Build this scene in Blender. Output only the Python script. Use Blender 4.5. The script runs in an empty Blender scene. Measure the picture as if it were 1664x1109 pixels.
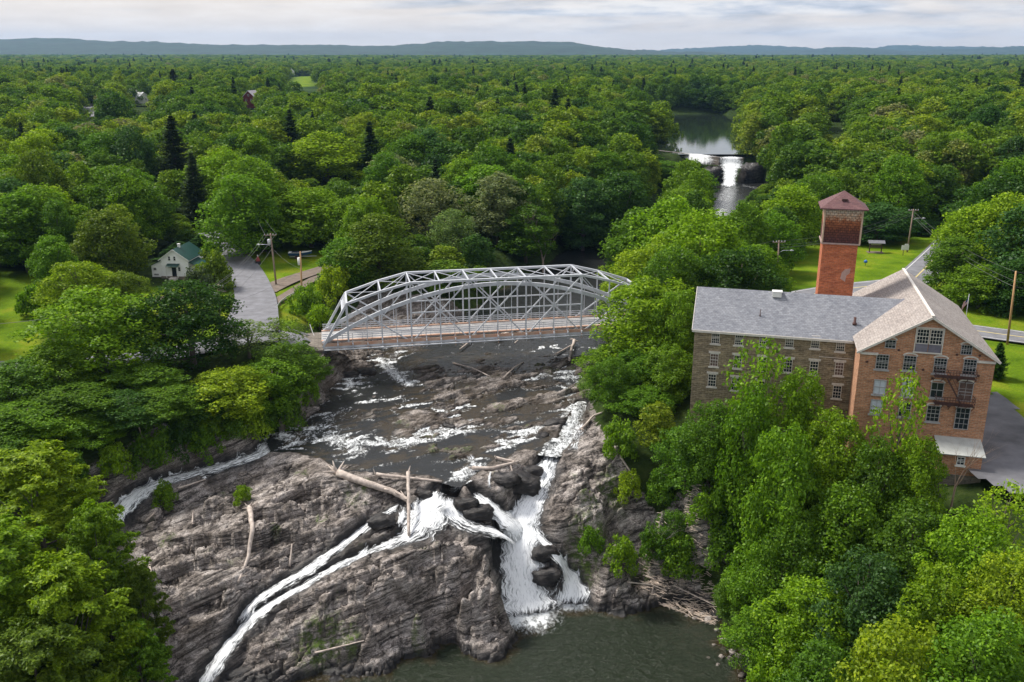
import bpy, math, random
import numpy as np
from mathutils import Vector, Matrix
random.seed(7)
RNG = np.random.default_rng(11)
R_ = math.radians
SC = bpy.context.scene
COL = SC.collection

# ------------------------------------------------------------------ camera, sky, sun, exposure
FPX, CX, CY = 1480.0, 832.0, 554.5
PIT = math.atan(466.0 / FPX)
CAMH = 45.0
cam = bpy.data.cameras.new('camera')
cam.sensor_width = 36.0
cam.lens = 36.0 * FPX / 1664.0
cam.clip_start = 1.0
cam.clip_end = 60000.0
camo = bpy.data.objects.new('camera', cam)
camo.location = (0, 0, CAMH)
camo.rotation_euler = (math.pi / 2 - PIT, 0, 0)
COL.objects.link(camo)
SC.camera = camo
SC.render.resolution_x, SC.render.resolution_y = 1024, 682

SUN_EL, SUN_AZ = R_(52), R_(-62)          # azimuth measured from +Y (away from the camera) towards +X
world = bpy.data.worlds.new("World")
SC.world = world
world.use_nodes = True
wn, wl = world.node_tree.nodes, world.node_tree.links
wn.clear()


def N(tree, typ, **kw):
    n = tree.nodes.new(typ)
    for k, v in kw.items():
        if k.startswith('i_'):
            n.inputs[k[2:].replace('_', ' ')].default_value = v
        else:
            setattr(n, k, v)
    return n


def ramp(tree, fac, stops, interp='LINEAR'):
    r = tree.nodes.new('ShaderNodeValToRGB')
    r.color_ramp.interpolation = interp
    el = r.color_ramp.elements
    while len(el) > 1:
        el.remove(el[-1])
    el[0].position = stops[0][0]
    el[0].color = (*stops[0][1], 1)
    for p, c in stops[1:]:
        e = el.new(p)
        e.color = (*c, 1)
    tree.links.new(fac, r.inputs[0])
    return r


def mixc(tree, fac, a, b, mode='MIX'):
    m = tree.nodes.new('ShaderNodeMix')
    m.data_type = 'RGBA'
    m.blend_type = mode
    for s, v in ((m.inputs[0], fac), (m.inputs[6], a), (m.inputs[7], b)):
        if hasattr(v, 'links'):
            tree.links.new(v, s)
        elif isinstance(v, (int, float)):
            s.default_value = v
        else:
            s.default_value = (*v, 1)
    return m.outputs[2]


def math_(tree, op, a, b=0.0, c=None, clamp=False):
    m = tree.nodes.new('ShaderNodeMath')
    m.operation = op
    m.use_clamp = clamp
    for i, v in enumerate((a, b) if c is None else (a, b, c)):
        if hasattr(v, 'links'):
            tree.links.new(v, m.inputs[i])
        else:
            m.inputs[i].default_value = v
    return m.outputs[0]


wt = world.node_tree
sky = N(wt, 'ShaderNodeTexSky', sky_type='NISHITA', sun_disc=False, sun_elevation=SUN_EL, sun_rotation=SUN_AZ,
        altitude=100.0, air_density=1.0, dust_density=2.0, ozone_density=1.0)
tc = N(wt, 'ShaderNodeTexCoord')
sep = N(wt, 'ShaderNodeSeparateXYZ')
wl.new(tc.outputs['Generated'], sep.inputs[0])
# cloud layers stretched along the horizon
mp = N(wt, 'ShaderNodeMapping')
mp.inputs['Scale'].default_value = (2.6, 2.6, 34.0)
wl.new(tc.outputs['Generated'], mp.inputs[0])
n1 = N(wt, 'ShaderNodeTexNoise', i_Scale=1.6, i_Detail=9.0, i_Roughness=0.56, i_Distortion=0.5)
wl.new(mp.outputs[0], n1.inputs['Vector'])
mp2 = N(wt, 'ShaderNodeMapping')
mp2.inputs['Scale'].default_value = (9.0, 9.0, 60.0)
wl.new(tc.outputs['Generated'], mp2.inputs[0])
n2 = N(wt, 'ShaderNodeTexNoise', i_Scale=1.5, i_Detail=7.0, i_Roughness=0.6)
wl.new(mp2.outputs[0], n2.inputs['Vector'])
# grey deck: thicker towards the right and upwards
el_ = math_(wt, 'MULTIPLY', sep.outputs['Z'], 13.0)
azr = math_(wt, 'MULTIPLY', sep.outputs['X'], 0.75)
dk = math_(wt, 'ADD', math_(wt, 'ADD', el_, azr), math_(wt, 'MULTIPLY', math_(wt, 'SUBTRACT', n1.outputs[0], 0.5), 2.4))
deck = ramp(wt, math_(wt, 'SUBTRACT', dk, 0.42), [(0.0, (0, 0, 0)), (0.24, (.35, .35, .35)), (0.6, (1, 1, 1))])
cream = ramp(wt, n2.outputs[0], [(0.3, (4.9, 4.3, 3.8)), (0.55, (5.5, 4.9, 4.4)), (0.72, (5.9, 5.4, 5.0))])
grey = ramp(wt, n2.outputs[0], [(0.34, (2.7, 2.9, 3.4)), (0.46, (3.9, 4.0, 4.4)), (0.56, (5.2, 5.05, 5.0)), (0.66, (5.9, 5.6, 5.4))])
cl = mixc(wt, deck.outputs[0], cream.outputs[0], grey.outputs[0])
fin = mixc(wt, 0.9, sky.outputs[0], cl)
bg = N(wt, 'ShaderNodeBackground', i_Strength=0.095)
wl.new(fin, bg.inputs[0])
wo = N(wt, 'ShaderNodeOutputWorld')
wl.new(bg.outputs[0], wo.inputs[0])

sl = bpy.data.lights.new('sun', 'SUN')
sl.energy = 2.7
sl.angle = R_(13)
sl.color = (1.0, 0.95, 0.87)
so = bpy.data.objects.new('sun', sl)
sd = Vector((math.sin(SUN_AZ) * math.cos(SUN_EL), math.cos(SUN_AZ) * math.cos(SUN_EL), math.sin(SUN_EL)))
so.rotation_euler = (-sd).to_track_quat('-Z', 'Y').to_euler()
so.location = sd * 300
COL.objects.link(so)
SC.view_settings.view_transform = 'Standard'
SC.view_settings.look = 'None'
SC.view_settings.exposure = 0.98
SC.view_settings.gamma = 1
SC.cycles.max_bounces = 6
SC.cycles.transparent_max_bounces = 12
SC.cycles.volume_bounces = 0

# ------------------------------------------------------------------ geometry helpers
CP_, SP_ = math.cos(PIT), math.sin(PIT)


def P(px, py, z):
    """world point at height z seen at photo pixel (px, py)"""
    xc = (px - CX) / FPX
    yc = (py - CY) / FPX
    d = (xc, CP_ - yc * SP_, -(SP_ + yc * CP_))
    t = (z - CAMH) / d[2]
    return np.array([d[0] * t, d[1] * t, z])


def zat(X, Y, py):
    v = (py - CY) / FPX
    return CAMH + (v * Y * CP_ + Y * SP_) / (v * SP_ - CP_)


def on_plane(px, py, p0, n):
    xc = (px - CX) / FPX
    yc = (py - CY) / FPX
    d = np.array((xc, CP_ - yc * SP_, -(SP_ + yc * CP_)))
    o = np.array((0, 0, CAMH))
    t = np.dot(np.array(p0) - o, n) / np.dot(d, n)
    return o + d * t


def xat(px, py, Y):
    """x and z of the point at distance Y seen at the pixel"""
    yc = (py - CY) / FPX
    t = Y / (CP_ - yc * SP_)
    return (px - CX) / FPX * t, CAMH - (SP_ + yc * CP_) * t


def link(name, me, mat=None, parent=None, loc=None):
    o = bpy.data.objects.new(name, me)
    COL.objects.link(o)
    if mat is not None and me is not None:
        for m in (mat if isinstance(mat, (list, tuple)) else [mat]):
            me.materials.append(m)
    if parent is not None:
        o.parent = parent
    if loc is not None:
        o.location = loc
    return o


def tag(o, label=None, cat=None, group=None, kind=None):
    for k, v in (('label', label), ('category', cat), ('group', group), ('kind', kind)):
        if v is not None:
            o[k] = v
    return o


def empty(name, loc, rz=0.0):
    o = bpy.data.objects.new(name, None)
    o.empty_display_size = 0.5
    COL.objects.link(o)
    o.location = loc
    o.rotation_euler = (0, 0, rz)
    return o


def np_mesh(name, V, Fq, smooth=False, uv=None, mats=None):
    """V (n,3), Fq (m,4) or (m,3)"""
    me = bpy.data.meshes.new(name)
    V = np.ascontiguousarray(V, dtype=np.float32)
    Fq = np.ascontiguousarray(Fq, dtype=np.int32)
    k = Fq.shape[1]
    me.vertices.add(len(V))
    me.vertices.foreach_set('co', V.ravel())
    me.loops.add(Fq.size)
    me.loops.foreach_set('vertex_index', Fq.ravel())
    me.polygons.add(len(Fq))
    me.polygons.foreach_set('loop_start', np.arange(0, Fq.size, k, dtype=np.int32))
    me.polygons.foreach_set('loop_total', np.full(len(Fq), k, dtype=np.int32))
    me.update(calc_edges=True)
    if smooth:
        me.polygons.foreach_set('use_smooth', np.ones(len(Fq), dtype=bool))
    if uv is not None:
        l = me.uv_layers.new(name='UVMap')
        l.data.foreach_set('uv', np.ascontiguousarray(uv, dtype=np.float32).ravel())
    me.validate()
    return me


def attr(me, name, vals):
    a = me.attributes.new(name, 'FLOAT', 'POINT')
    a.data.foreach_set('value', np.ascontiguousarray(vals, dtype=np.float32))


class MB:
    """collects boxes, beams and tubes in one mesh"""

    def __init__(s):
        s.v, s.f, s.uv, s.mi = [], [], [], []
        s.sm = []

    def face(s, idx, uv=None, mi=0, sm=False):
        s.f.append(tuple(idx))
        s.uv.append(uv)
        s.mi.append(mi)
        s.sm.append(sm)

    def poly(s, pts, mi=0, uv=None):
        b = len(s.v)
        s.v += [tuple(p) for p in pts]
        if uv is None:
            p = [Vector(q) for q in pts]
            e = (p[1] - p[0]).normalized()
            nn = (p[1] - p[0]).cross(p[2] - p[0])
            if nn.length < 1e-9:
                nn = Vector((0, 0, 1))
            nn.normalize()
            if abs(nn.z) < 0.9:
                e = Vector((0, 0, 1)).cross(nn).normalized()
            g = nn.cross(e)
            uv = [((q).dot(e), (q).dot(g)) for q in p]
        s.face(range(b, b + len(pts)), uv, mi)
        return s

    def box(s, c, size, ax=None, mi=0):
        """box at centre c; ax: 3 axis vectors"""
        ax = ax or ((1, 0, 0), (0, 1, 0), (0, 0, 1))
        ax = [Vector(a) for a in ax]
        c = Vector(c)
        h = [ax[i] * (size[i] / 2) for i in range(3)]
        q = [[[c + h[0] * i + h[1] * j + h[2] * k for k in (-1, 1)] for j in (-1, 1)] for i in (-1, 1)]
        for fc in (((0, 0, 0), (0, 1, 0), (1, 1, 0), (1, 0, 0)), ((0, 0, 1), (1, 0, 1), (1, 1, 1), (0, 1, 1)),
                   ((0, 0, 0), (1, 0, 0), (1, 0, 1), (0, 0, 1)), ((0, 1, 0), (0, 1, 1), (1, 1, 1), (1, 1, 0)),
                   ((0, 0, 0), (0, 0, 1), (0, 1, 1), (0, 1, 0)), ((1, 0, 0), (1, 1, 0), (1, 1, 1), (1, 0, 1))):
            s.poly([q[a][b][d] for a, b, d in fc], mi)
        return s

    def beam(s, a, b, w, h, up=(0, 0, 1), mi=0):
        a, b = Vector(a), Vector(b)
        d = b - a
        L = d.length
        d.normalize()
        up = Vector(up)
        sdd = d.cross(up)
        if sdd.length < 1e-4:
            sdd = d.cross(Vector((0, 1, 0)))
        sdd.normalize()
        u = sdd.cross(d)
        return s.box((a + b) / 2, (L, w, h), (d, sdd, u), mi)

    def tube(s, pts, rad, n=7, mi=0, cap=True):
        pts = [Vector(p) for p in pts]
        rad = [rad] * len(pts) if isinstance(rad, (int, float)) else rad
        b = len(s.v)
        prev = None
        for i, p in enumerate(pts):
            d = (pts[min(i + 1, len(pts) - 1)] - pts[max(i - 1, 0)]).normalized()
            r = Vector((0.3, 0.9, 0.2)) if prev is None else prev
            sdd = d.cross(r)
            if sdd.length < 1e-3:
                sdd = d.cross(Vector((1, 0, 0)))
            sdd.normalize()
            u = sdd.cross(d)
            prev = u
            for k in range(n):
                a = 2 * math.pi * k / n
                s.v.append(tuple(p + (sdd * math.cos(a) + u * math.sin(a)) * rad[i]))
        for i in range(len(pts) - 1):
            for k in range(n):
                k2 = (k + 1) % n
                s.face((b + i * n + k, b + i * n + k2, b + (i + 1) * n + k2, b + (i + 1) * n + k), None, mi, True)
        if cap:
            s.face([b + k for k in range(n)][::-1], None, mi)
            s.face([b + (len(pts) - 1) * n + k for k in range(n)], None, mi)
        return s

    def mesh(s, name):
        me = bpy.data.meshes.new(name)
        me.from_pydata(s.v, [], s.f)
        uvl = me.uv_layers.new(name='UVMap')
        li = 0
        for i, pl in enumerate(me.polygons):
            pl.material_index = s.mi[i]
            pl.use_smooth = s.sm[i]
            u = s.uv[i]
            for k in range(len(s.f[i])):
                if u is not None:
                    uvl.data[li].uv = u[k]
                else:
                    co = s.v[s.f[i][k]]
                    uvl.data[li].uv = (co[0] + co[1], co[2])
                li += 1
        return me

    def build(s, name, mat, parent=None):
        return link(name, s.mesh(name), mat, parent)


# ---- numpy noise
def _h(ix, iy, seed):
    h = (ix.astype(np.int64) * 374761393 + iy.astype(np.int64) * 668265263 + seed * 144665) & 0xffffffff
    h = ((h ^ (h >> 13)) * 1274126177) & 0xffffffff
    h = (h ^ (h >> 16)) & 0xffff
    return h / 65535.0 * 2 * np.pi


def perlin(x, y, seed=0):
    xi, yi = np.floor(x), np.floor(y)
    fx, fy = x - xi, y - yi
    u = fx * fx * fx * (fx * (fx * 6 - 15) + 10)
    v = fy * fy * fy * (fy * (fy * 6 - 15) + 10)

    def g(dx, dy):
        a = _h(xi + dx, yi + dy, seed)
        return np.cos(a) * (fx - dx) + np.sin(a) * (fy - dy)
    a = g(0, 0) * (1 - u) + g(1, 0) * u
    b = g(0, 1) * (1 - u) + g(1, 1) * u
    return (a * (1 - v) + b * v) * 1.4


def fbm(x, y, o=4, seed=0, gain=.5, lac=2.03):
    s, a, t = 0, 1.0, 0
    for i in range(o):
        s = s + a * perlin(x, y, seed + i * 17)
        t += a
        x, y, a = x * lac + 5.2, y * lac + 1.3, a * gain
    return s / t


def cells(x, y, seed=0):
    """nearest jittered cell: random value, offset from its centre, second minus first distance"""
    xi, yi = np.floor(x), np.floor(y)
    f1 = np.full(x.shape, 9.0)
    f2 = np.full(x.shape, 9.0)
    rv = np.zeros(x.shape)
    ox = np.zeros(x.shape)
    oy = np.zeros(x.shape)
    for i in (-1, 0, 1):
        for j in (-1, 0, 1):
            h = _h(xi + i, yi + j, seed)
            h2 = _h(xi + i, yi + j, seed + 7)
            px_ = xi + i + .5 + .42 * np.cos(h)
            py_ = yi + j + .5 + .42 * np.cos(h2)
            d = np.hypot(x - px_, y - py_)
            m = d < f1
            f2 = np.where(m, f1, np.minimum(f2, d))
            rv = np.where(m, (h * 7.3) % 1.0, rv)
            ox = np.where(m, x - px_, ox)
            oy = np.where(m, y - py_, oy)
            f1 = np.where(m, d, f1)
    return rv, ox, oy, f2 - f1


def sstep(a, b, x):
    t = np.clip((x - a) / (b - a), 0, 1)
    return t * t * (3 - 2 * t)


def inpoly(x, y, poly):
    r = np.zeros(np.shape(x), bool)
    n = len(poly)
    for i in range(n):
        x1, y1 = poly[i]
        x2, y2 = poly[(i + 1) % n]
        c = ((y1 > y) != (y2 > y))
        with np.errstate(divide='ignore', invalid='ignore'):
            xi = (x2 - x1) * (y - y1) / (y2 - y1 + 1e-12) + x1
        r ^= c & (x < xi)
    return r


def polydist(x, y, pts):
    """distance to a polyline, and the parameter (index) along it"""
    best = np.full(np.shape(x), 1e9)
    par = np.zeros(np.shape(x))
    for i in range(len(pts) - 1):
        ax, ay = pts[i][:2]
        bx, by = pts[i + 1][:2]
        dx, dy = bx - ax, by - ay
        L = dx * dx + dy * dy + 1e-9
        t = np.clip(((x - ax) * dx + (y - ay) * dy) / L, 0, 1)
        d = np.hypot(x - ax - t * dx, y - ay - t * dy)
        m = d < best
        best = np.where(m, d, best)
        par = np.where(m, i + t, par)
    return best, par

# ------------------------------------------------------------------ terrain
POOL = -21.0
CPX = """560,570,-6.9 700,570,-6.3 850,558,-6.2 940,560,-6.4 1000,540,-5.5
560,620,-7.1 650,630,-7.2 760,620,-6.6 870,610,-6.6 940,620,-7.1
500,690,-7.5 600,670,-7.3 720,670,-7.1 850,660,-7.0 945,670,-7.4
470,725,-8.1 560,730,-8.1 650,740,-8.2 740,745,-8.2 830,715,-7.9 900,715,-7.9
455,705,-7.8 435,730,-8.5 340,763,-9.1 240,795,-10.1 190,832,-11.4 160,865,-12.8
450,690,-5.5 380,700,-5 300,730,-6 200,755,-6.5 100,780,-7 400,640,-1.5 250,680,-1.5 100,700,-2 0,720,-2.5 
300,600,-.3 150,610,-.3 0,620,-.3
540,790,-8.3 450,785,-9 350,800,-9.9 270,820,-10.8 580,830,-9 480,850,-9.8 380,860,-10.4 280,880,-11.5 220,890,-12.2
560,862,-10 470,920,-12 380,955,-13 300,950,-13.5 230,950,-13.5 330,1010,-16 300,1060,-18 250,1000,-15 200,1050,-15 100,1000,-14 60,1100,-16 -80,900,-9
700,860,-11.2 640,885,-12 560,915,-13.3 480,958,-15 420,990,-16.6 375,1045,-18.8 335,1100,-20.6 610,845,-10.8 540,893,-12.5 480,935,-14 300,1140,-21
650,840,-10.4 640,862,-10.6 600,880,-11.6
800,878,-10 740,890,-10.2 660,908,-10.8 580,933,-11.8 520,960,-13.2 460,995,-15.4 420,1040,-17.8 380,1095,-20
815,900,-10.6 750,930,-11.5 680,950,-12 600,980,-13.2 530,1000,-15
822,985,-20 760,1000,-19 690,1015,-18.5 610,1035,-18.2 540,1050,-18.6
820,1000,-20.6 740,1035,-20 680,1060,-20.3 600,1070,-19.8 520,1080,-19.8 450,1090,-20
832,1012,-21.4 740,1055,-21.5 665,1092,-21.6 640,1120,-21.6
850,1060,-22.5 950,1010,-22.5 1050,1030,-22.5 1100,1090,-22.3 750,1100,-22.5 900,1200,-22.5 600,1200,-22 1150,1200,-22.3
895,735,-8.1 885,770,-9.4 865,810,-11 848,850,-12.8 846,890,-14.9 850,945,-18.4 855,1000,-22
780,808,-9.6 815,840,-11.5 820,800,-8.3 840,780,-8.2 800,770,-8.1 860,760,-8
700,790,-8.6 740,830,-10.4 760,855,-11 690,835,-10.3
885,850,-12 882,930,-17.2 905,900,-15.3 930,950,-19 930,985,-22
950,735,-6.8 930,780,-8 905,830,-10.3 1000,720,-5.5 980,800,-8.3 945,850,-11 1000,860,-11 960,910,-16 1020,915,-17 1000,945,-21 1060,925,-19.5
1040,950,-20.6 1090,940,-20 1150,960,-19.8 1100,985,-20.8 1150,1030,-21.1 1180,1090,-21.1 1020,968,-21.4
1080,780,-6 1060,860,-13 1100,900,-17 1130,760,-4.5 1180,820,-9 1200,900,-16 1250,850,-9.5 1250,950,-17 1300,800,-6 1200,990,-19.5 1230,1060,-20 1350,950,-15 1350,1050,-18 1450,900,-9 1450,1000,-13.5 1500,1109,-15 1600,950,-8 1664,850,-4 1640,1050,-9 1664,1109,-9
1130,680,-3.5 1000,650,-4.5 980,690,-6 1250,700,-4 1380,720,-4.5 1450,760,-5 1530,775,-3.5 1590,747,-1.5 1664,690,-1.3 1664,780,-2 1600,810,-4 1020,580,-2.5"""
cps = []
for tok in CPX.split():
    a, b, c = map(float, tok.split(','))
    cps.append(P(a, b, c))
for w in [(-34, 145, -.5), (-80, 150, 0), (-60, 180, 0), (-100, 200, 1), (-45, 165, -.1), (-38, 155, -.3), (-60, 140, -.2), (-90, 133, -.2),
          (-120, 131, 0), (-28, 175, -1.5), (-20, 200, -1), (-60, 230, 2), (-120, 260, 4), (-10, 240, 0), (0, 280, 2), (-80, 330, 6), (20, 330, 3),
          (-170, 150, 1), (-170, 90, -3), (-120, 60, -8), (-60, 50, -16), (0, 40, -22), (50, 40, -12), (100, 60, -3), (110, 100, 0),
          (30, 156, -.4), (45, 160, -.1), (62, 170, 0), (82, 184, 0), (82, 144, 0), (86, 212, 0), (60, 200, -.5), (40, 190, -2), (74, 130, -.3),
          (66, 112, -.9), (90, 120, 0), (114, 237, .5), (70, 240, 0), (60, 290, 0), (120, 180, 1), (150, 240, 3), (160, 130, 3), (160, 330, 6),
          (110, 300, 3), (120, 380, 6), (50, 400, 6), (0, 450, 8), (150, 500, 10), (80, 560, 8), (-150, 450, 9), (-250, 300, 6), (250, 250, 7),
          (-200, 700, 10), (0, 750, 10), (200, 750, 12), (350, 500, 11), (-400, 500, 10), (350, 150, 6), (-350, 100, 2), (0, -60, -22), (200, -50, -5),
          (-200, -50, -8), (25, 120, -3.6), (45, 100, -4), (20, 145, -3)]:
    cps.append(np.array(w, float))
for a_, b_, c_, t_ in ((527, 635, -7.4, -1.5), (512, 655, -7.2, -2.6), (482, 682, -7.5, -4.4), (458, 700, -7.6, -5.4)):
    q_ = P(a_, b_, c_)
    cps += [q_ + np.array((-2.2, .5, t_ - c_)), q_ + np.array((-6, 1, t_ + 1 - c_)), q_ + np.array((1.5, -.5, 0))]
cps = np.array(cps)
_d = np.hypot(cps[:, None, 0] - cps[None, :, 0], cps[:, None, 1] - cps[None, :, 1])
_n = len(cps)
_A = np.zeros((_n + 3, _n + 3))
_A[:_n, :_n] = -_d + np.eye(_n) * 0.35
_A[:_n, _n] = 1
_A[_n, :_n] = 1
_A[:_n, _n + 1:] = cps[:, :2] / 100
_A[_n + 1:, :_n] = cps[:, :2].T / 100
_w = np.linalg.solve(_A, np.concatenate([cps[:, 2], [0, 0, 0]]))

RIVER = [(-2, 145), (0, 158), (6, 178), (14, 203), (32, 248), (62, 300), (80, 345), (88, 372), (94, 388)]   # upstream of the bridge
POND = [(x, y) for x, y, _ in [P(1030, 250, 4), P(1205, 250, 4), P(1203, 226, 4), P(1202, 205, 4), P(1198, 191, 4), P(1150, 186, 4),
                               P(1060, 184, 4), P(1055, 200, 4), P(1080, 215, 4), P(1095, 226, 4), P(1075, 238, 4)]]


def base_h(x, y):
    x, y = np.asarray(x, float), np.asarray(y, float)
    sh = x.shape
    xf, yf = x.ravel(), y.ravel()
    out = np.empty_like(xf)
    for s in range(0, len(xf), 60000):
        e = slice(s, s + 60000)
        d = np.hypot(xf[e, None] - cps[None, :, 0], yf[e, None] - cps[None, :, 1])
        out[e] = -d @ _w[:_n] + _w[_n] + xf[e] / 100 * _w[_n + 1] + yf[e] / 100 * _w[_n + 2]
    h = out.reshape(sh)
    r = np.hypot(x, y - 100)
    far = 11 + 5 * fbm(x / 900, y / 900, 3, 5) + 10 * sstep(1500, 6000, r)
    h = h + (far - h) * sstep(420, 760, r)
    d, t = polydist(x, y, RIVER)
    w = 13 + 2.5 * fbm(x / 14, y / 14, 2, 3)
    k = sstep(w, w + 9, d) * 1.0
    k = np.where((y < 150), 1, k)
    k = np.where((y >= 150) & (y < 158), k + (1 - k) * (1 - (y - 150) / 8), k)
    h = h * k + (1 - k) * (-7.4)
    ipd = np.where(inpoly(x, y, POND), 1, -1) * polydist(x, y, POND + POND[:1])[0]
    k = sstep(-16, -9, ipd) * (y > 395)
    h = h * (1 - k) + 2.6 * k
    return h


def px_poly(s, z):
    out = []
    for tok in s.split():
        v = list(map(float, tok.split(',')))
        p = P(v[0], v[1], v[2] if len(v) > 2 else z)
        out.append((p[0], p[1]))
    return out


# region where bare rock shows (world polygon found from points on the ground)
ROCK = px_poly("535,560,-6 500,660,-7 455,690,-6 330,722,-7 230,755,-8 130,790,-9 150,850,-12 190,900,-13 210,960,-14 260,1020,-16 230,1109,-18 300,1200,-21 620,1250,-21 1250,1250,-21 1235,1080,-20 1185,1030,-20 1165,960,-19 1120,915,-17 1150,890,-14 1235,880,-12 1245,830,-8 1215,780,-6 1120,740,-4.5 1030,730,-5 990,700,-5.5 960,660,-6 975,600,-6 985,545,-5.5 900,500,-6 600,510,-6", -7)


def rock_mask(x, y):
    d, _ = polydist(x, y, ROCK + ROCK[:1])
    ins = inpoly(x, y, ROCK)
    sd_ = np.where(ins, d, -d) + 1.6 * fbm(x / 3.5, y / 3.5, 3, 9)
    return sstep(-.8, 1.2, sd_)


# streams: px, py, half width px (at the photo's own scale)
STREAMS = {
    'main': "903,722,13 893,745,15 884,770,17 870,800,19 856,826,24 848,850,28 845,890,31 846,930,33 850,965,38 857,1005,50",
    'arm': "768,800,9 792,818,15 815,838,18 836,856,20 847,880,20",
    'left': "728,806,12 735,828,18 752,846,18 780,858,15 812,864,14 836,880,14",
    'side': "868,866,7 890,886,9 908,905,11 926,938,20 930,962,27 930,986,31",
    'gap': "786,748,13 768,766,12 752,780,12 735,800,14",
    'basin': "712,796,10 700,815,28 690,840,38 672,864,30 640,880,14 600,896,11 556,915,11 515,938,11 478,960,10 440,980,11 410,1003,12 388,1028,12 365,1058,12 345,1085,13 322,1125,14",
    'upper': "650,818,6 618,838,9 585,862,9 552,888,9 522,908,11 492,930,12 455,950,12 425,968,10 402,990,9 388,1018,8",
    'chan': "462,703,22 446,720,23 428,735,19 395,748,16 350,760,17 305,771,16 262,784,18 232,797,22 205,817,19 188,838,15 176,862,12",
    'chan2': "515,733,7 485,733,10 452,738,8",
    'right': "945,655,8 938,675,9 926,695,11 920,712,10 908,728,11",
}
SZ = {'main': "-8 -8.5 -9.3 -10.4 -11.6 -12.8 -14.8 -17.2 -19.4 -21", 'arm': "-9.1 -10 -11.3 -12.5 -14.2", 'left': "-9.2 -10.2 -10.9 -11.2 -11.9 -13.8",
      'side': "-13.6 -14.5 -15.5 -18.2 -19.8 -21", 'gap': "-8 -8.3 -8.6 -9.1", 'basin': "-8.5 -9.2 -10.4 -11.2 -11.9 -12.5 -13.2 -14.1 -14.9 -15.8 -16.9 -17.9 -18.9 -19.8 -21.2",
      'upper': "-9.7 -10.4 -11.3 -12.3 -13 -13.9 -14.7 -15.4 -16.4 -17.6", 'chan': "-7.6 -8.0 -8.4 -8.7 -9.0 -9.3 -9.7 -10.1 -10.7 -11.4 -12.3", 'chan2': "-7.9 -8.1 -8.5",
      'right': "-7 -7.2 -7.5 -7.7 -8"}
STW = {}
for k, s in STREAMS.items():
    pts = []
    for tok, z in zip(s.split(), map(float, SZ[k].split())):
        a, b, w = map(float, tok.split(','))
        p = P(a, b, z)
        depth = p[1] * CP_ - (z - CAMH) * SP_
        pts.append((p[0], p[1], z, w / FPX * depth))
    STW[k] = np.array(pts)


def water_level(x, y):
    """surface of the upper river"""
    return np.interp(y, [112, 119, 125, 132, 140, 150, 200, 300, 380], [-8.0, -7.85, -7.45, -7.1, -6.85, -6.5, -6.3, -6.1, -6.0])


WATER_UP = px_poly("525,545,-6.5 528,630,-7 505,668,-7.1 470,700,-7.6 435,712,-7.8 445,735,-8 520,748,-8 545,768,-8 600,772,-8 690,775,-8 745,790,-8 790,765,-8 850,735,-8 905,742,-8 935,730,-8 960,690,-7.4 950,650,-7 965,590,-6.8 975,540,-6.5 940,500,-6.3 560,500,-6.3", -7)
EXPOSED = [px_poly(s, -6.7) for s in (
    "600,575 690,560 780,572 880,575 900,600 850,625 800,640 760,655 700,632 650,605 640,590",
    "640,660 720,668 800,655 880,640 905,650 880,672 800,690 700,690 650,680",
    "535,668,-7 590,660,-7 590,672,-7 540,682,-7", "700,718,-7.6 772,722,-7.6 765,745,-7.8 700,745,-7.8",
    "545,590 560,588 556,640 530,640", "578,585 612,595 628,625 590,628", "870,590 960,580 940,605 880,610",
    "790,760,-8 850,740,-7.8 880,738,-7.8 872,800,-9.6 850,820,-11 815,800,-8.4", "640,690 690,692 660,703 620,705",
    "880,690,-7.4 915,695,-7.4 905,710,-7.4 870,705,-7.4")]


def on_base(px, py):
    z = -12.0
    for _ in range(14):
        q = P(px, py, z)
        z = .5 * z + .5 * float(base_h(np.array([q[0]]), np.array([q[1]]))[0])
    return P(px, py, z)


# long bedding scarps of the bare rock: (line, height of the step)
SCARPS = []
for s_, a_ in (("455,990 520,955 590,930 680,905 770,896", .9), ("500,1015 580,975 650,952 740,935 815,912", 1.3), ("690,1012 750,985 822,950", .8), ("560,1050 620,1022 700,1008 800,990", .8),
               ("215,885 300,868 380,872 470,862 560,850", 1.1), ("240,925 330,903 400,908 480,900", 1.0), ("290,975 350,950 420,938", 1.1), ("300,835 380,822 450,828 540,812", .9), ("420,800 500,792 600,800", .6),
               ("930,800 980,775 1040,765", .9), ("900,860 960,850 1020,860", .8)):
    L0_ = np.array([on_base(*map(float, t_.split(',')))[:2] for t_ in s_.split()])
    SCARPS.append((L0_[np.argsort(L0_[:, 0])], a_))


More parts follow.
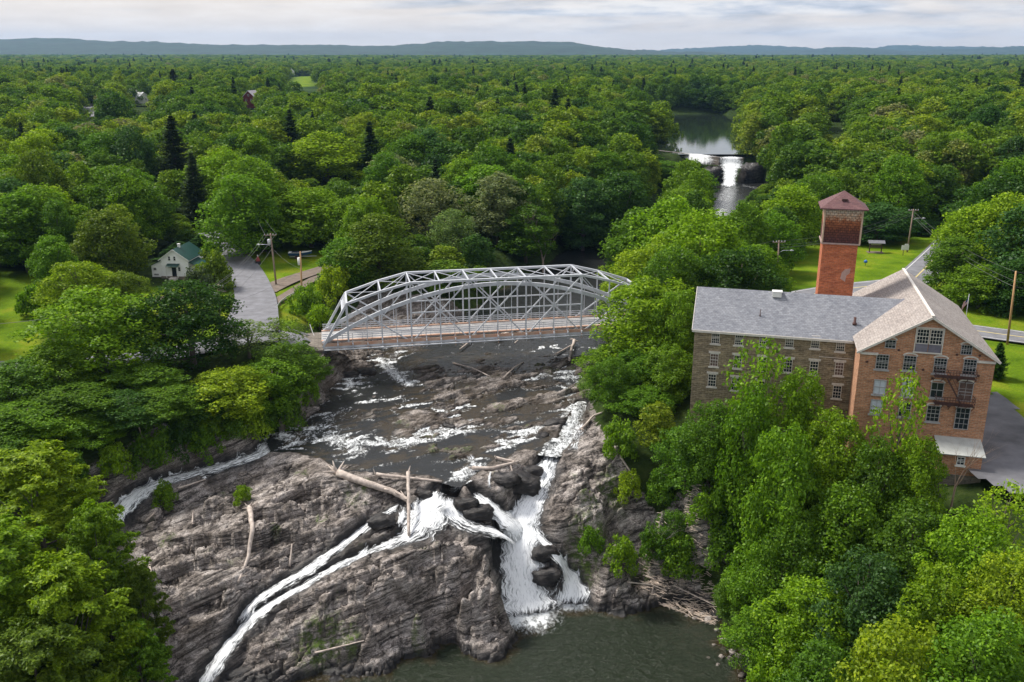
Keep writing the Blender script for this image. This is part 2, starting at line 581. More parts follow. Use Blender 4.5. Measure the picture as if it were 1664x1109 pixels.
def terrain_h(x, y, fine=True):
    h = base_h(x, y)
    if not fine:
        return h
    rm = rock_mask(x, y)
    inup = sstep(-1.0, 1.0, np.where(inpoly(x, y, WATER_UP), 1, -1) * polydist(x, y, WATER_UP + WATER_UP[:1])[0])
    ex = np.zeros_like(x)
    for pg in EXPOSED:
        ds = np.where(inpoly(x, y, pg), 1, -1) * polydist(x, y, pg + pg[:1])[0]
        ex = np.maximum(ex, sstep(-.7, .8, ds + .8 * fbm(x / 2, y / 2, 2, 41)))
    # large rolling of the rock, then ledges along a tilted bedding
    a = 0.42
    xr = x * math.cos(a) + y * math.sin(a)
    yr = -x * math.sin(a) + y * math.cos(a)
    wx = x + 1.2 * fbm(x / 6, y / 6, 2, 77)
    big = fbm(xr / 9, yr / 4.2, 3, 21) * .9
    sdm = np.full(x.shape, 1e3)
    for kk, S in STW.items():
        sdm = np.minimum(sdm, polydist(x, y, S[:, :2])[0] - np.mean(S[:, 3]))
    calm = .25 + .75 * sstep(.3, 4.0, sdm)
    ax_ = xr + 1.3 * fbm(x / 4, y / 4, 2, 7)
    ay_ = yr + .6 * fbm(x / 3, y / 3, 2, 8)
    blk = 0
    crk = np.zeros(x.shape)
    for cx_, cy_, am, tl_, sd1 in ((6.5, 2.8, 1.15, .55, 301), (2.7, 1.25, .5, .3, 311), (1.1, .6, .17, .12, 321)):
        rv, ox, oy, ff = cells(ax_ / cx_, ay_ / cy_, sd1)
        rv2 = (rv * 13.7) % 1.0
        blk = blk + am * (rv - .5) + tl_ * ((rv2 - .5) * 2 * ox + ((rv2 * 5.3) % 1.0 - .35) * 1.6 * oy)
        crk = crk + am * .55 * (1 - sstep(0, .10, ff))
    scp = np.zeros(x.shape)
    for L0_, a_ in SCARPS:
        wob = .7 * fbm(x / 3, y / 9, 3, 401) + .35 * (((cells(ax_ / 2.1, ay_ / 2.1, 377)[0]) * 3) % 1.0)
        sd_ = np.interp(x, L0_[:, 0], L0_[:, 1]) + wob - y
        endf = sstep(L0_[0, 0] - .5, L0_[0, 0] + 2, x) * (1 - sstep(L0_[-1, 0] - 2, L0_[-1, 0] + .5, x))
        up_s = sstep(-3.5, -.1, sd_) * (1 - sstep(-.1, .12, sd_))
        dn_s = sstep(-.1, .12, sd_) * (1 - sstep(.5, 4.5, sd_))
        scp = scp + endf * a_ * (.5 * up_s - .75 * dn_s - .55 * np.exp(-((sd_ - .18) / .16) ** 2))
    amp = rm * (1 - .72 * inup) * calm
    h = h + rm * (1 - inup) * calm * scp
    hh = h + amp * (big + blk - crk)
    rv, ox, oy, ff = cells(ax_ / 5.5, ay_ / 1.9, 341)
    rw, _o, _p, fg = cells(ax_ / 1.9, ay_ / .8, 351)
    ledge = .62 * (rv - .5) + .26 * (rw - .5) - .22 * oy - .15 * (1 - sstep(0, .1, fg))
    hh += inup * (ex * (.50 + 1.15 * ledge + .3 * fbm(xr / 3.2, yr / 1.2, 4, 51)) + (1 - ex) * (.07 + 1.45 * ledge + .45 * fbm(xr / 4.2, yr / 1.4, 4, 55)))
    tilt = 0.23 * wx + 0.05 * y + .8 * fbm(x / 11, y / 11, 2, 91)
    for t, k, sd0 in ((2.6, .7, 3), (.85, .8, 2), (.36, .7, 5)):
        s = (hh - tilt) / t + .22 * fbm(x / 1.7, y / 1.7, 2, 60 + sd0)
        fl = np.floor(s)
        fr = s - fl
        st = fl + np.where(fr < .62, fr * .28, .174 + (fr - .62) / .38 * .826)
        hh = hh + rm * k * (1 - .5 * inup) * ((st - s) * t)
    hh += rm * .05 * fbm(x / .9, y / .5, 3, 71)
    # joints
    j = np.abs(perlin(xr / 2.6 + .3 * perlin(x, y, 4), yr / 6.5, 101))
    hh -= rm * (1 - inup) * .8 * (1 - sstep(0, .05, j)) * (fbm(x / 5, y / 5, 2, 5) > -.08)
    j = np.abs(perlin(xr / 7 + .3 * perlin(x / 2, y / 2, 14), yr / 3.0, 111))
    hh -= rm * (1 - inup) * .7 * (1 - sstep(0, .04, j))
    # a low rim holds the upper river in
    wlv = water_level(x, y)
    dup = np.where(inpoly(x, y, WATER_UP), 1, -1) * polydist(x, y, WATER_UP + WATER_UP[:1])[0]
    rim = sstep(-4.0, -1.2, dup) * (1 - sstep(.1, 1.1, dup)) * (y > 100) * (y < 150)
    hh = np.where(rim > .01, np.maximum(hh, hh * (1 - rim) + rim * (wlv + .12 + .45 * fbm(x / 1.8, y / 1.2, 3, 66) + .1)), hh)
    # stream beds
    low = np.full(hh.shape, 1e3)
    gsum = np.zeros(hh.shape)
    for kk, S in STW.items():
        d, t = polydist(x, y, S[:, :2])
        zz = np.interp(t, np.arange(len(S)), S[:, 2])
        ww = np.interp(t, np.arange(len(S)), S[:, 3])
        g = 1 - sstep(ww * .75, ww * 1.25 + .7, d)
        bed = zz - .45 + .42 * fbm(x / 1.1, y / 1.1, 3, 8)
        low = np.where(g > .02, np.minimum(low, bed + (1 - g) * 1.5), low)
        gsum = np.maximum(gsum, g)
    hh = np.where(gsum > .02, hh * (1 - gsum) + np.minimum(low, 1e2) * gsum, hh)
    # keep dry ground clear of the pool edge
    und = (1 - rm) * .25 * fbm(x / 5, y / 5, 3, 13) * sstep(20, 60, np.hypot(x, y - 100) + 60)
    return hh + und


# tensor grid: fine over the falls, coarse to the horizon
def axis(lo, hi, step, outlo, outhi, g=1.055):
    a = list(np.arange(lo, hi + 1e-6, step))
    s = step
    left = []
    v = lo
    while v > outlo:
        s = min(s * g, 900)
        v -= s
        left.append(v)
    s = step
    right = []
    v = a[-1]
    while v < outhi:
        s = min(s * g, 900)
        v += s
        right.append(v)
    return np.array(left[::-1] + a + right)


GX = axis(-60, 44, .165, -12500, 12500)
GY = axis(79, 160, .165, -2500, 15000)
gx, gy = np.meshgrid(GX, GY)
gz = terrain_h(gx, gy)
rmk = rock_mask(gx, gy)
print('grid', gx.shape)


def ground_z(x, y):
    """bilinear look-up on the built terrain"""
    x, y = np.asarray(x, float), np.asarray(y, float)
    i = np.clip(np.searchsorted(GX, x) - 1, 0, len(GX) - 2)
    j = np.clip(np.searchsorted(GY, y) - 1, 0, len(GY) - 2)
    tx = (x - GX[i]) / (GX[i + 1] - GX[i])
    ty = (y - GY[j]) / (GY[j + 1] - GY[j])
    return (gz[j, i] * (1 - tx) * (1 - ty) + gz[j, i + 1] * tx * (1 - ty) + gz[j + 1, i] * (1 - tx) * ty + gz[j + 1, i + 1] * tx * ty)


def G(px, py, t0=60, t1=900):
    """point of the built terrain seen at a photo pixel"""
    xc = (px - CX) / FPX
    yc = (py - CY) / FPX
    d = np.array((xc, CP_ - yc * SP_, -(SP_ + yc * CP_)))
    t = np.concatenate([np.arange(t0, 220, .1), np.arange(220, 3000, .7)])
    X, Y, Z = d[0] * t, d[1] * t, CAMH + d[2] * t
    g = ground_z(X, Y)
    k = np.argmax(Z < g)
    if not (Z < g).any():
        k = len(t) - 1
    return np.array([X[k], Y[k], g[k]])


# ------------------------------------------------------------------ materials
def newmat(name):
    m = bpy.data.materials.new(name)
    m.use_nodes = True
    t = m.node_tree
    b = t.nodes['Principled BSDF']
    return m, t, b


def L_(t, a, b):
    t.links.new(a, b)


def noise(t, vec, scale, detail=5, rough=.55, dist=0.0, sc=None):
    if sc is not None:
        mpn = N(t, 'ShaderNodeMapping')
        mpn.inputs['Scale'].default_value = sc
        L_(t, vec, mpn.inputs[0])
        vec = mpn.outputs[0]
    n = N(t, 'ShaderNodeTexNoise', i_Scale=scale, i_Detail=float(detail), i_Roughness=rough, i_Distortion=dist)
    L_(t, vec, n.inputs['Vector'])
    return n.outputs[0]


def bump(t, h, strength, dist, base=None):
    b = N(t, 'ShaderNodeBump', i_Strength=strength, i_Distance=dist)
    L_(t, h, b.inputs['Height'])
    if base is not None:
        L_(t, base, b.inputs['Normal'])
    return b.outputs[0]


def posn(t):
    return N(t, 'ShaderNodeNewGeometry').outputs['Position']


def att(t, name):
    return N(t, 'ShaderNodeAttribute', attribute_name=name).outputs['Fac']


def plain(name, col, rough=.7, var=.18, scale=2.0, metal=0.0, bmp=0.0, sc=None, uv=False, col2=None):
    m, t, b = newmat(name)
    v = N(t, 'ShaderNodeTexCoord').outputs['UV'] if uv else posn(t)
    n = noise(t, v, scale, 6, .6, sc=sc)
    c2 = col2 or tuple(c * (1 - var) for c in col)
    c1 = tuple(min(1, c * (1 + var)) for c in col)
    r = ramp(t, n, [(.3, c2), (.68, c1)])
    L_(t, r.outputs[0], b.inputs['Base Color'])
    b.inputs['Roughness'].default_value = rough
    b.inputs['Metallic'].default_value = metal
    if bmp:
        L_(t, bump(t, n, bmp, .05), b.inputs['Normal'])
    return m


# terrain: rock, moss, lawn, woodland floor, chosen by masks that lie on the ground itself
def ground_material():
    m, t, b = newmat('ground_and_rock')
    p = posn(t)
    rot = N(t, 'ShaderNodeMapping')
    rot.inputs['Rotation'].default_value = (R_(-3), R_(13), R_(-24))
    L_(t, p, rot.inputs[0])
    v = rot.outputs[0]
    strata = noise(t, v, 1.0, 9, .62, .3, sc=(.16, .4, 2.6))
    fine = noise(t, v, 1.0, 8, .75, .4, sc=(.9, 2.0, 5))
    blot = noise(t, p, .33, 6, .6)
    spk = noise(t, p, 4.5, 6, .75)
    f = math_(t, 'ADD', math_(t, 'MULTIPLY', strata, .6), math_(t, 'MULTIPLY', fine, .4))
    rock = ramp(t, f, [(.36, (.030, .026, .027)), (.44, (.11, .10, .095)), (.475, (.30, .275, .26)), (.53, (.52, .48, .455)), (.63, (.76, .715, .68))])
    brown = ramp(t, blot, [(.38, (.42, .39, .365)), (.5, (.85, .81, .78)), (.62, (1.04, 1.02, 1.01))])
    rc = mixc(t, 1.0, rock.outputs[0], brown.outputs[0], 'MULTIPLY')
    for vs, th in (((.14, .4, 1.5), .022), ((.5, .9, 3.2), .03)):
        vm = N(t, 'ShaderNodeMapping')
        vm.inputs['Scale'].default_value = vs
        ad = N(t, 'ShaderNodeVectorMath')
        L_(t, v, ad.inputs[0])
        wn_ = N(t, 'ShaderNodeTexNoise', i_Scale=.7, i_Detail=4.0)
        L_(t, v, wn_.inputs['Vector'])
        sc_ = N(t, 'ShaderNodeVectorMath', operation='SCALE')
        L_(t, wn_.outputs['Color'], sc_.inputs[0])
        sc_.inputs['Scale'].default_value = 1.8
        L_(t, sc_.outputs[0], ad.inputs[1])
        L_(t, ad.outputs[0], vm.inputs[0])
        vo = N(t, 'ShaderNodeTexVoronoi', feature='DISTANCE_TO_EDGE')
        L_(t, vm.outputs[0], vo.inputs['Vector'])
        cr = ramp(t, vo.outputs['Distance'], [(0, (.16, .15, .15)), (th, (.45, .44, .43)), (th * 2.6, (1, 1, 1))])
        rc = mixc(t, 1.0, rc, cr.outputs[0], 'MULTIPLY')
    # dark lichen blotches
    li = ramp(t, noise(t, p, .9, 7, .7), [(.52, (0, 0, 0)), (.63, (1, 1, 1))])
    rc = mixc(t, math_(t, 'MULTIPLY', li.outputs[0], .38), rc, (.045, .042, .038))
    sp = ramp(t, spk, [(.33, (.6, .6, .6)), (.6, (1.1, 1.1, 1.1))])
    rc = mixc(t, .7, rc, sp.outputs[0], 'MULTIPLY')
    wet = att(t, 'wet')
    wetn = math_(t, 'MULTIPLY', wet, math_(t, 'ADD', .55, noise(t, p, 1.2, 4)), clamp=True)
    rc = mixc(t, wetn, rc, (.013, .012, .013))
    dk = att(t, 'ironstain')
    rc = mixc(t, math_(t, 'MULTIPLY', dk, .45), rc, (.052, .036, .02))
    moss = math_(t, 'MULTIPLY', att(t, 'moss'), ramp(t, noise(t, p, 1.4, 7, .7), [(.44, (0, 0, 0)), (.56, (1, 1, 1))]).outputs[0])
    mossc = ramp(t, spk, [(.35, (.025, .045, .008)), (.6, (.085, .13, .02))])
    rc = mixc(t, moss, rc, mossc.outputs[0])
    lawn_c = ramp(t, noise(t, p, .11, 6, .6), [(.35, (.075, .14, .008)), (.5, (.125, .205, .011)), (.66, (.21, .24, .02))])
    gr = ramp(t, noise(t, p, 3.2, 6, .8), [(.3, (.62, .62, .62)), (.65, (1.15, 1.15, 1.15))])
    lawn = mixc(t, 1.0, lawn_c.outputs[0], gr.outputs[0], 'MULTIPLY')
    wood = ramp(t, noise(t, p, .6, 8, .75), [(.35, (.012, .02, .006)), (.52, (.03, .05, .012)), (.65, (.05, .07, .02))])
    farn = ramp(t, noise(t, p, .012, 10, .7), [(.36, (.015, .032, .012)), (.5, (.03, .06, .018)), (.64, (.06, .095, .025))])
    far = mixc(t, att(t, 'faraway'), wood.outputs[0], farn.outputs[0])
    soil = mixc(t, att(t, 'lawn'), far, lawn)
    rk = att(t, 'rock')
    edge = ramp(t, math_(t, 'ADD', rk, math_(t, 'MULTIPLY', math_(t, 'SUBTRACT', noise(t, p, 1.5, 5, .7), .5), .9)), [(.42, (0, 0, 0)), (.58, (1, 1, 1))])
    out = mixc(t, edge.outputs[0], soil, rc)
    L_(t, out, b.inputs['Base Color'])
    rr = math_(t, 'SUBTRACT', .92, math_(t, 'MULTIPLY', wetn, .62))
    L_(t, rr, b.inputs['Roughness'])
    hgt = math_(t, 'ADD', math_(t, 'MULTIPLY', strata, 1.0), math_(t, 'MULTIPLY', fine, .6))
    L_(t, bump(t, hgt, .75, .32, bump(t, spk, .25, .08)), b.inputs['Normal'])
    L_(t, math_(t, 'ADD', .03, math_(t, 'MULTIPLY', edge.outputs[0], .3)), b.inputs['Specular IOR Level'])
    return m


M_GROUND = ground_material()


def water_material(name, deep, shallow, chop, rough=.07, sc=(1, 1, 1), rip=.22):
    m, t, b = newmat(name)
    p = posn(t)
    a = noise(t, p, 1.3, 4, .6, .4, sc=sc)
    c = noise(t, p, 4.2, 4, .6, .2, sc=sc)
    col = mixc(t, att(t, 'shallow'), deep, shallow)
    fo = att(t, 'foam')
    fn = math_(t, 'ADD', math_(t, 'MULTIPLY', noise(t, p, 1.1, 6, .7, 1.5, sc=(1.0, .6, 1)), .6), math_(t, 'MULTIPLY', noise(t, p, 3.6, 5, .7, .8, sc=(1.0, .5, 1)), .4))
    k = math_(t, 'ADD', fo, math_(t, 'MULTIPLY', math_(t, 'SUBTRACT', fn, .5), 3.6))
    fr = ramp(t, math_(t, 'MULTIPLY', k, math_(t, 'MULTIPLY', fo, 4.0, clamp=True)), [(.38, (0, 0, 0)), (.62, (.3, .3, .3)), (.95, (1, 1, 1))])
    col = mixc(t, fr.outputs[0], col, (.88, .91, .93))
    L_(t, col, b.inputs['Base Color'])
    L_(t, math_(t, 'ADD', rough, math_(t, 'MULTIPLY', fr.outputs[0], .6)), b.inputs['Roughness'])
    h = math_(t, 'ADD', a, math_(t, 'MULTIPLY', c, .35))
    h = math_(t, 'ADD', h, math_(t, 'MULTIPLY', fr.outputs[0], .5))
    L_(t, bump(t, h, chop, rip), b.inputs['Normal'])
    b.inputs['IOR'].default_value = 1.33
    return m


M_POOL = water_material('pool_water', (.014, .021, .010), (.034, .026, .011), 1.0, .05, (1, 1, 1), .55)
M_RIVER = water_material('river_water', (.022, .023, .023), (.045, .036, .024), .7, .1, (1, .6, 1))


def falls_material():
    m, t, b = newmat('white_water')
    uv = N(t, 'ShaderNodeTexCoord').outputs['UV']
    p = posn(t)
    st = noise(t, uv, 1.0, 8, .7, .5, sc=(5.5, .5, 1))
    st2 = noise(t, uv, 1.0, 7, .75, .9, sc=(12, 1.5, 1))
    wd = att(t, 'body')
    s = math_(t, 'ADD', math_(t, 'MULTIPLY', st, .55), math_(t, 'MULTIPLY', st2, .45))
    k = math_(t, 'ADD', math_(t, 'MULTIPLY', math_(t, 'SUBTRACT', s, .5), 7.0), wd)
    foam = ramp(t, k, [(.0, (0, 0, 0)), (.35, (.5, .5, .5)), (.8, (1, 1, 1))])
    col = mixc(t, foam.outputs[0], (.22, .24, .26), (.93, .95, .97))
    L_(t, col, b.inputs['Base Color'])
    al = ramp(t, math_(t, 'ADD', k, math_(t, 'MULTIPLY', wd, .8)), [(.2, (0, 0, 0)), (.85, (1, 1, 1))])
    L_(t, al.outputs[0], b.inputs['Alpha'])
    L_(t, math_(t, 'ADD', .15, math_(t, 'MULTIPLY', foam.outputs[0], .5)), b.inputs['Roughness'])
    L_(t, bump(t, s, .45, .22), b.inputs['Normal'])
    return m


M_FALLS = falls_material()


def brick_material(name, c1, c2, mortar, bw=.42, bh=.15, msz=.025, streak=.5, dark=None):
    """courses laid in the wall's own metres (UV)"""
    m, t, b = newmat(name)
    uv = N(t, 'ShaderNodeTexCoord').outputs['UV']
    br = N(t, 'ShaderNodeTexBrick')
    br.inputs['Scale'].default_value = 1.0
    br.inputs['Brick Width'].default_value = bw
    br.inputs['Row Height'].default_value = bh
    br.inputs['Mortar Size'].default_value = msz
    br.inputs['Mortar Smooth'].default_value = .3
    br.inputs['Bias'].default_value = 0.0
    br.inputs['Color1'].default_value = (*c1, 1)
    br.inputs['Color2'].default_value = (*c2, 1)
    br.inputs['Mortar'].default_value = (*mortar, 1)
    L_(t, uv, br.inputs['Vector'])
    n = noise(t, uv, 1.0, 7, .7, .3, sc=(.5, 1.6, 1))
    n2 = noise(t, uv, 2.4, 6, .75, sc=(1, 2.4, 1))
    v = ramp(t, n, [(.32, (1 - streak, 1 - streak, 1 - streak)), (.66, (1 + streak * .5,) * 3)])
    c = mixc(t, 1.0, br.outputs[0], v.outputs[0], 'MULTIPLY')
    d = ramp(t, n2, [(.38, (.5, .48, .47)), (.56, (1.05, 1.03, 1.0))])
    c = mixc(t, .8, c, d.outputs[0], 'MULTIPLY')
    L_(t, c, b.inputs['Base Color'])
    b.inputs['Roughness'].default_value = .9
    L_(t, bump(t, br.outputs['Fac'], -.3, .03, bump(t, n2, .4, .05)), b.inputs['Normal'])
    return m


def roof_material(name, c1, c2, c3, scale=(1.2, 4.5, 1)):
    m, t, b = newmat(name)
    uv = N(t, 'ShaderNodeTexCoord').outputs['UV']
    br = N(t, 'ShaderNodeTexBrick')
    for k, v in (('Scale', 1.0), ('Brick Width', .4), ('Row Height', .28), ('Mortar Size', .018), ('Mortar Smooth', .2)):
        br.inputs[k].default_value = v
    br.inputs['Color1'].default_value = (1, 1, 1, 1)
    br.inputs['Color2'].default_value = (.72, .72, .74, 1)
    br.inputs['Mortar'].default_value = (.55, .55, .55, 1)
    L_(t, uv, br.inputs['Vector'])
    n = noise(t, uv, 1.0, 8, .72, .2, sc=scale)
    n2 = noise(t, uv, .22, 5, .6)
    c = ramp(t, math_(t, 'ADD', math_(t, 'MULTIPLY', n, .7), math_(t, 'MULTIPLY', n2, .3)), [(.38, c1), (.5, c2), (.62, c3)])
    cc = mixc(t, 1.0, c.outputs[0], br.outputs[0], 'MULTIPLY')
    L_(t, cc, b.inputs['Base Color'])
    b.inputs['Roughness'].default_value = .75
    L_(t, bump(t, br.outputs[0], .35, .03), b.inputs['Normal'])
    return m


M_BRICK = brick_material('old_brick', (.56, .26, .135), (.43, .19, .10), (.48, .35, .25), .6, .2, .03, .3)
M_TOWER = brick_material('orange_brick', (.60, .17, .06), (.46, .115, .045), (.42, .22, .14), .6, .2, .02, .35)
M_STONE = brick_material('field_stone', (.36, .285, .18), (.20, .155, .10), (.38, .32, .24), .75, .26, .04, .5)
M_ABUT = brick_material('cut_stone', (.26, .225, .19), (.16, .14, .12), (.10, .09, .08), 1.2, .5, .03, .45)
M_SLATE = roof_material('grey_slate', (.16, .17, .20), (.24, .25, .28), (.31, .32, .345))
M_PINKSLATE = roof_material('weathered_slate', (.25, .21, .19), (.36, .315, .285), (.46, .41, .375), (1.6, 3.0, 1))
M_MAROON = roof_material('maroon_shingle', (.10, .042, .045), (.15, .065, .068), (.20, .10, .095))
M_GREENROOF = plain('green_metal_roof', (.010, .050, .045), .45, .25, 1.5)
M_WHITE = plain('white_paint', (.78, .77, .74), .6, .06, 1.2)
M_TRIM = plain('cream_trim', (.62, .58, .53), .7, .15, 2.5)
M_GLASS, _t, _b = newmat('dark_glass')
_b.inputs['Base Color'].default_value = (.018, .024, .032, 1)
_b.inputs['Roughness'].default_value = .12
M_BOARD = plain('old_board', (.12, .075, .06), .8, .35, 2.2)
M_BLIND = plain('pale_blind', (.52, .56, .62), .5, .1, 3)
M_STEEL = plain('painted_steel', (.50, .52, .56), .5, .14, 1.4, .0)
M_RUST = plain('rusty_steel', (.38, .20, .13), .85, .3, 1.1, col2=(.50, .38, .30))
M_DECK = plain('pale_deck', (.36, .35, .345), .85, .14, 1.0)
M_ASPHALT = plain('grey_asphalt', (.185, .185, .205), .95, .14, .5, col2=(.125, .125, .135))
M_YARD = plain('yard_asphalt', (.155, .155, .17), .85, .2, .22, col2=(.07, .07, .078))
M_DIRT = plain('brown_gravel', (.16, .125, .10), .95, .25, .9)
M_YELLOW = plain('yellow_line', (.55, .45, .20), .8, .1, 2)
M_LINE = plain('white_line', (.6, .6, .6), .8, .1, 2)
M_IRON = plain('dark_iron', (.075, .035, .03), .8, .3, 2)
M_POLE = plain('pole_wood', (.27, .20, .15), .9, .25, 1.5, sc=(3, 3, .6))
M_POLEO = plain('new_pole_wood', (.42, .25, .12), .9, .2, 1.5, sc=(3, 3, .6))
M_GALV = plain('galvanised', (.55, .56, .58), .45, .1, 3, .3)
M_WIRE = plain('wire', (.10, .10, .10), .6, .1, 2)
M_BARK = plain('bark', (.11, .09, .075), .95, .35, 3, sc=(2, 2, .5))
M_DEADWOOD = plain('bleached_wood', (.50, .43, .38), .85, .25, 2.2, col2=(.30, .245, .21), sc=(1, 1, 1), bmp=.3)
M_DEADBRANCH = plain('dead_branch', (.36, .27, .23), .9, .25, 2)


def leaf_material(name, use_random=False, cols=None, transl=.38):
    m, t, b = newmat(name)
    t.nodes.remove(b)
    oi = N(t, 'ShaderNodeObjectInfo')
    p = posn(t)
    if use_random:
        base = ramp(t, math_(t, 'ADD', math_(t, 'MULTIPLY', oi.outputs['Random'], .6), math_(t, 'MULTIPLY', math_(t, 'SUBTRACT', noise(t, oi.outputs['Location'], .011, 3, .6), .28), .95)), cols).outputs[0]
    else:
        base = oi.outputs['Color']
    gi = N(t, 'ShaderNodeNewGeometry').outputs['Random Per Island']
    n = noise(t, p, .55, 3, .6)
    v = ramp(t, math_(t, 'ADD', math_(t, 'MULTIPLY', gi, .5), math_(t, 'MULTIPLY', n, .5)), [(.25, (.5, .56, .5)), (.5, (1, 1, 1)), (.75, (1.6, 1.42, 1.1))])
    c = mixc(t, 1.0, base, v.outputs[0], 'MULTIPLY')
    d = N(t, 'ShaderNodeBsdfDiffuse')
    tr = N(t, 'ShaderNodeBsdfTranslucent')
    gl = N(t, 'ShaderNodeBsdfGlossy')
    gl.inputs['Roughness'].default_value = .45
    gl.inputs['Color'].default_value = (.8, .85, .8, 1)
    L_(t, c, d.inputs[0])
    tc_ = mixc(t, 1.0, c, (1.25, 1.35, .55), 'MULTIPLY')
    L_(t, tc_, tr.inputs[0])
    mx = N(t, 'ShaderNodeMixShader')
    mx.inputs[0].default_value = transl
    L_(t, d.outputs[0], mx.inputs[1])
    L_(t, tr.outputs[0], mx.inputs[2])
    mx2 = N(t, 'ShaderNodeMixShader')
    mx2.inputs[0].default_value = .012
    L_(t, mx.outputs[0], mx2.inputs[1])
    L_(t, gl.outputs[0], mx2.inputs[2])
    L_(t, mx2.outputs[0], t.nodes['Material Output'].inputs[0])
    return m


M_LEAF = leaf_material('leaves')
M_LEAFFAR = leaf_material('far_leaves', True, [(.08, (.026, .068, .018)), (.22, (.046, .108, .016)), (.42, (.082, .160, .014)), (.62, (.128, .215, .015)), (.8, (.19, .26, .02)), (.93, (.16, .165, .09))])

# ------------------------------------------------------------------ terrain mesh, split into the rock and the ground around it
nyg, nxg = gx.shape
Vt = np.stack([gx.ravel(), gy.ravel(), gz.ravel()], 1)
ii = (np.arange(nyg - 1)[:, None] * nxg + np.arange(nxg - 1)[None, :]).ravel()
Ft = np.stack([ii, ii + 1, ii + nxg + 1, ii + nxg], 1)


def px_world(s, z=0.0):
    return px_poly(s, z)


LAWNS = [px_world(s) for s in (
    "-60,440 60,452 90,470 110,520 60,560 -80,590", "-60,560 60,545 100,590 -60,620", "230,470 330,470 370,480 380,560 200,580 100,590 100,500",
    "355,405 400,420 470,400 560,420 520,470 470,545 520,545 430,545 380,480", "1270,400 1400,395 1530,375 1560,380 1420,480 1270,500",
    "1500,460 1560,420 1600,500 1720,520 1720,700 1640,670 1600,640 1560,560")]
FIELD = [P(455, 150, 8)[:2], P(515, 145, 8)[:2], P(515, 125, 9)[:2], P(470, 127, 9)[:2]]
LAWNS.append([tuple(q) for q in FIELD])
xx, yy = Vt[:, 0], Vt[:, 1]
lawn = np.zeros(len(Vt))
sel = (yy > 100) & (yy < 2500) & (np.abs(xx) < 800)
for pg in LAWNS:
    ds = np.where(inpoly(xx[sel], yy[sel], pg), 1, -1) * polydist(xx[sel], yy[sel], pg + pg[:1])[0]
    lawn[sel] = np.maximum(lawn[sel], sstep(-1.2, 1.2, ds))
wet = np.zeros(len(Vt))
stain = np.zeros(len(Vt))
rk = rmk.ravel()
nr = rk > .01
X_, Y_, Z_ = xx[nr], yy[nr], Vt[nr, 2]
w = np.zeros(nr.sum())
for k, S in STW.items():
    d, t = polydist(X_, Y_, S[:, :2])
    ww = np.interp(t, np.arange(len(S)), S[:, 3])
    zz = np.interp(t, np.arange(len(S)), S[:, 2])
    w = np.maximum(w, (1 - sstep(ww * .7, ww + 1.9 + 1.2 * fbm(X_ / 2, Y_ / 2, 2, 3), d)) * sstep(1.4, .3, Z_ - zz))
iw = inpoly(X_, Y_, WATER_UP)
wl_ = water_level(X_, Y_)
w = np.maximum(w, np.where(iw, 1 - sstep(.02, .24, Z_ - wl_), 0))
w = np.maximum(w, 1 - sstep(POOL + .35, POOL + 1.3 + .5 * fbm(X_ / 2, Y_ / 2, 2, 7), Z_))
wet[nr] = w
stain[nr] = np.maximum(np.where(iw, sstep(-.1, .5, fbm(X_ / 4, Y_ / 3, 3, 12) + .35), 0), sstep(.12, .45, fbm(X_ / 6, Y_ / 6, 3, 19)) * .5)
MOSS = [(715, 720, -7.5, 4), (760, 722, -7.6, 2.5), (510, 1055, -18.8, 2.4), (540, 1045, -18.6, 1.8), (590, 790, -8.5, 1), (960, 815, -10, 1.6), (950, 860, -12, 2.4),
        (985, 880, -13.5, 2.4), (1000, 830, -10, 1.5), (650, 690, -7.3, 1.5), (830, 575, -6.2, 4), (870, 590, -6.3, 3), (745, 580, -6.2, 3), (995, 745, -6, 2.4),
        (700, 590, -6.4, 2), (930, 600, -6.6, 1), (1100, 800, -8, 3), (560, 670, -7, 1.5), (850, 690, -7, 1), (520, 825, -9, 1), (415, 950, -13, .8), (1040, 900, -16, 2), (975, 935, -19, 1.5),
        (390, 1000, -15.5, .8), (570, 1015, -16, 1.2), (590, 885, -11.7, .8), (270, 860, -11, 1.2)]
moss = np.zeros(nr.sum())
for a, b, c, r in MOSS:
    q = P(a, b, c)
    moss = np.maximum(moss, 1 - sstep(r * .3, r * 1.25, np.hypot(X_ - q[0], Y_ - q[1])))
moss = np.maximum(moss, sstep(.30, .5, fbm(X_ / 4.5, Y_ / 4.5, 4, 88)) * .6)
mossa = np.zeros(len(Vt))
mossa[nr] = moss * (1 - w * .8)
faraway = sstep(600, 1100, np.hypot(xx, yy))
AT = {'rock': rk, 'wet': wet, 'ironstain': stain, 'moss': mossa, 'lawn': lawn, 'faraway': faraway}


def sub_mesh(name, fmask):
    Fs = Ft[fmask]
    u, inv = np.unique(Fs.ravel(), return_inverse=True)
    me = np_mesh(name, Vt[u], inv.reshape(-1, 4), smooth=(name == 'ground'))
    for k, v in AT.items():
        attr(me, k, v[u])
    return link(name, me, M_GROUND)


rf = rk[Ft].max(1) > .02
tag(sub_mesh('rock_ledges', rf), 'layered grey and tan rock ledges around the waterfalls', kind='structure')
tag(sub_mesh('ground', ~rf), 'ground of the valley with lawns and woodland floor', kind='structure')


M_HILL = plain('hill_forest', (.012, .034, .022), .95, .45, .012)
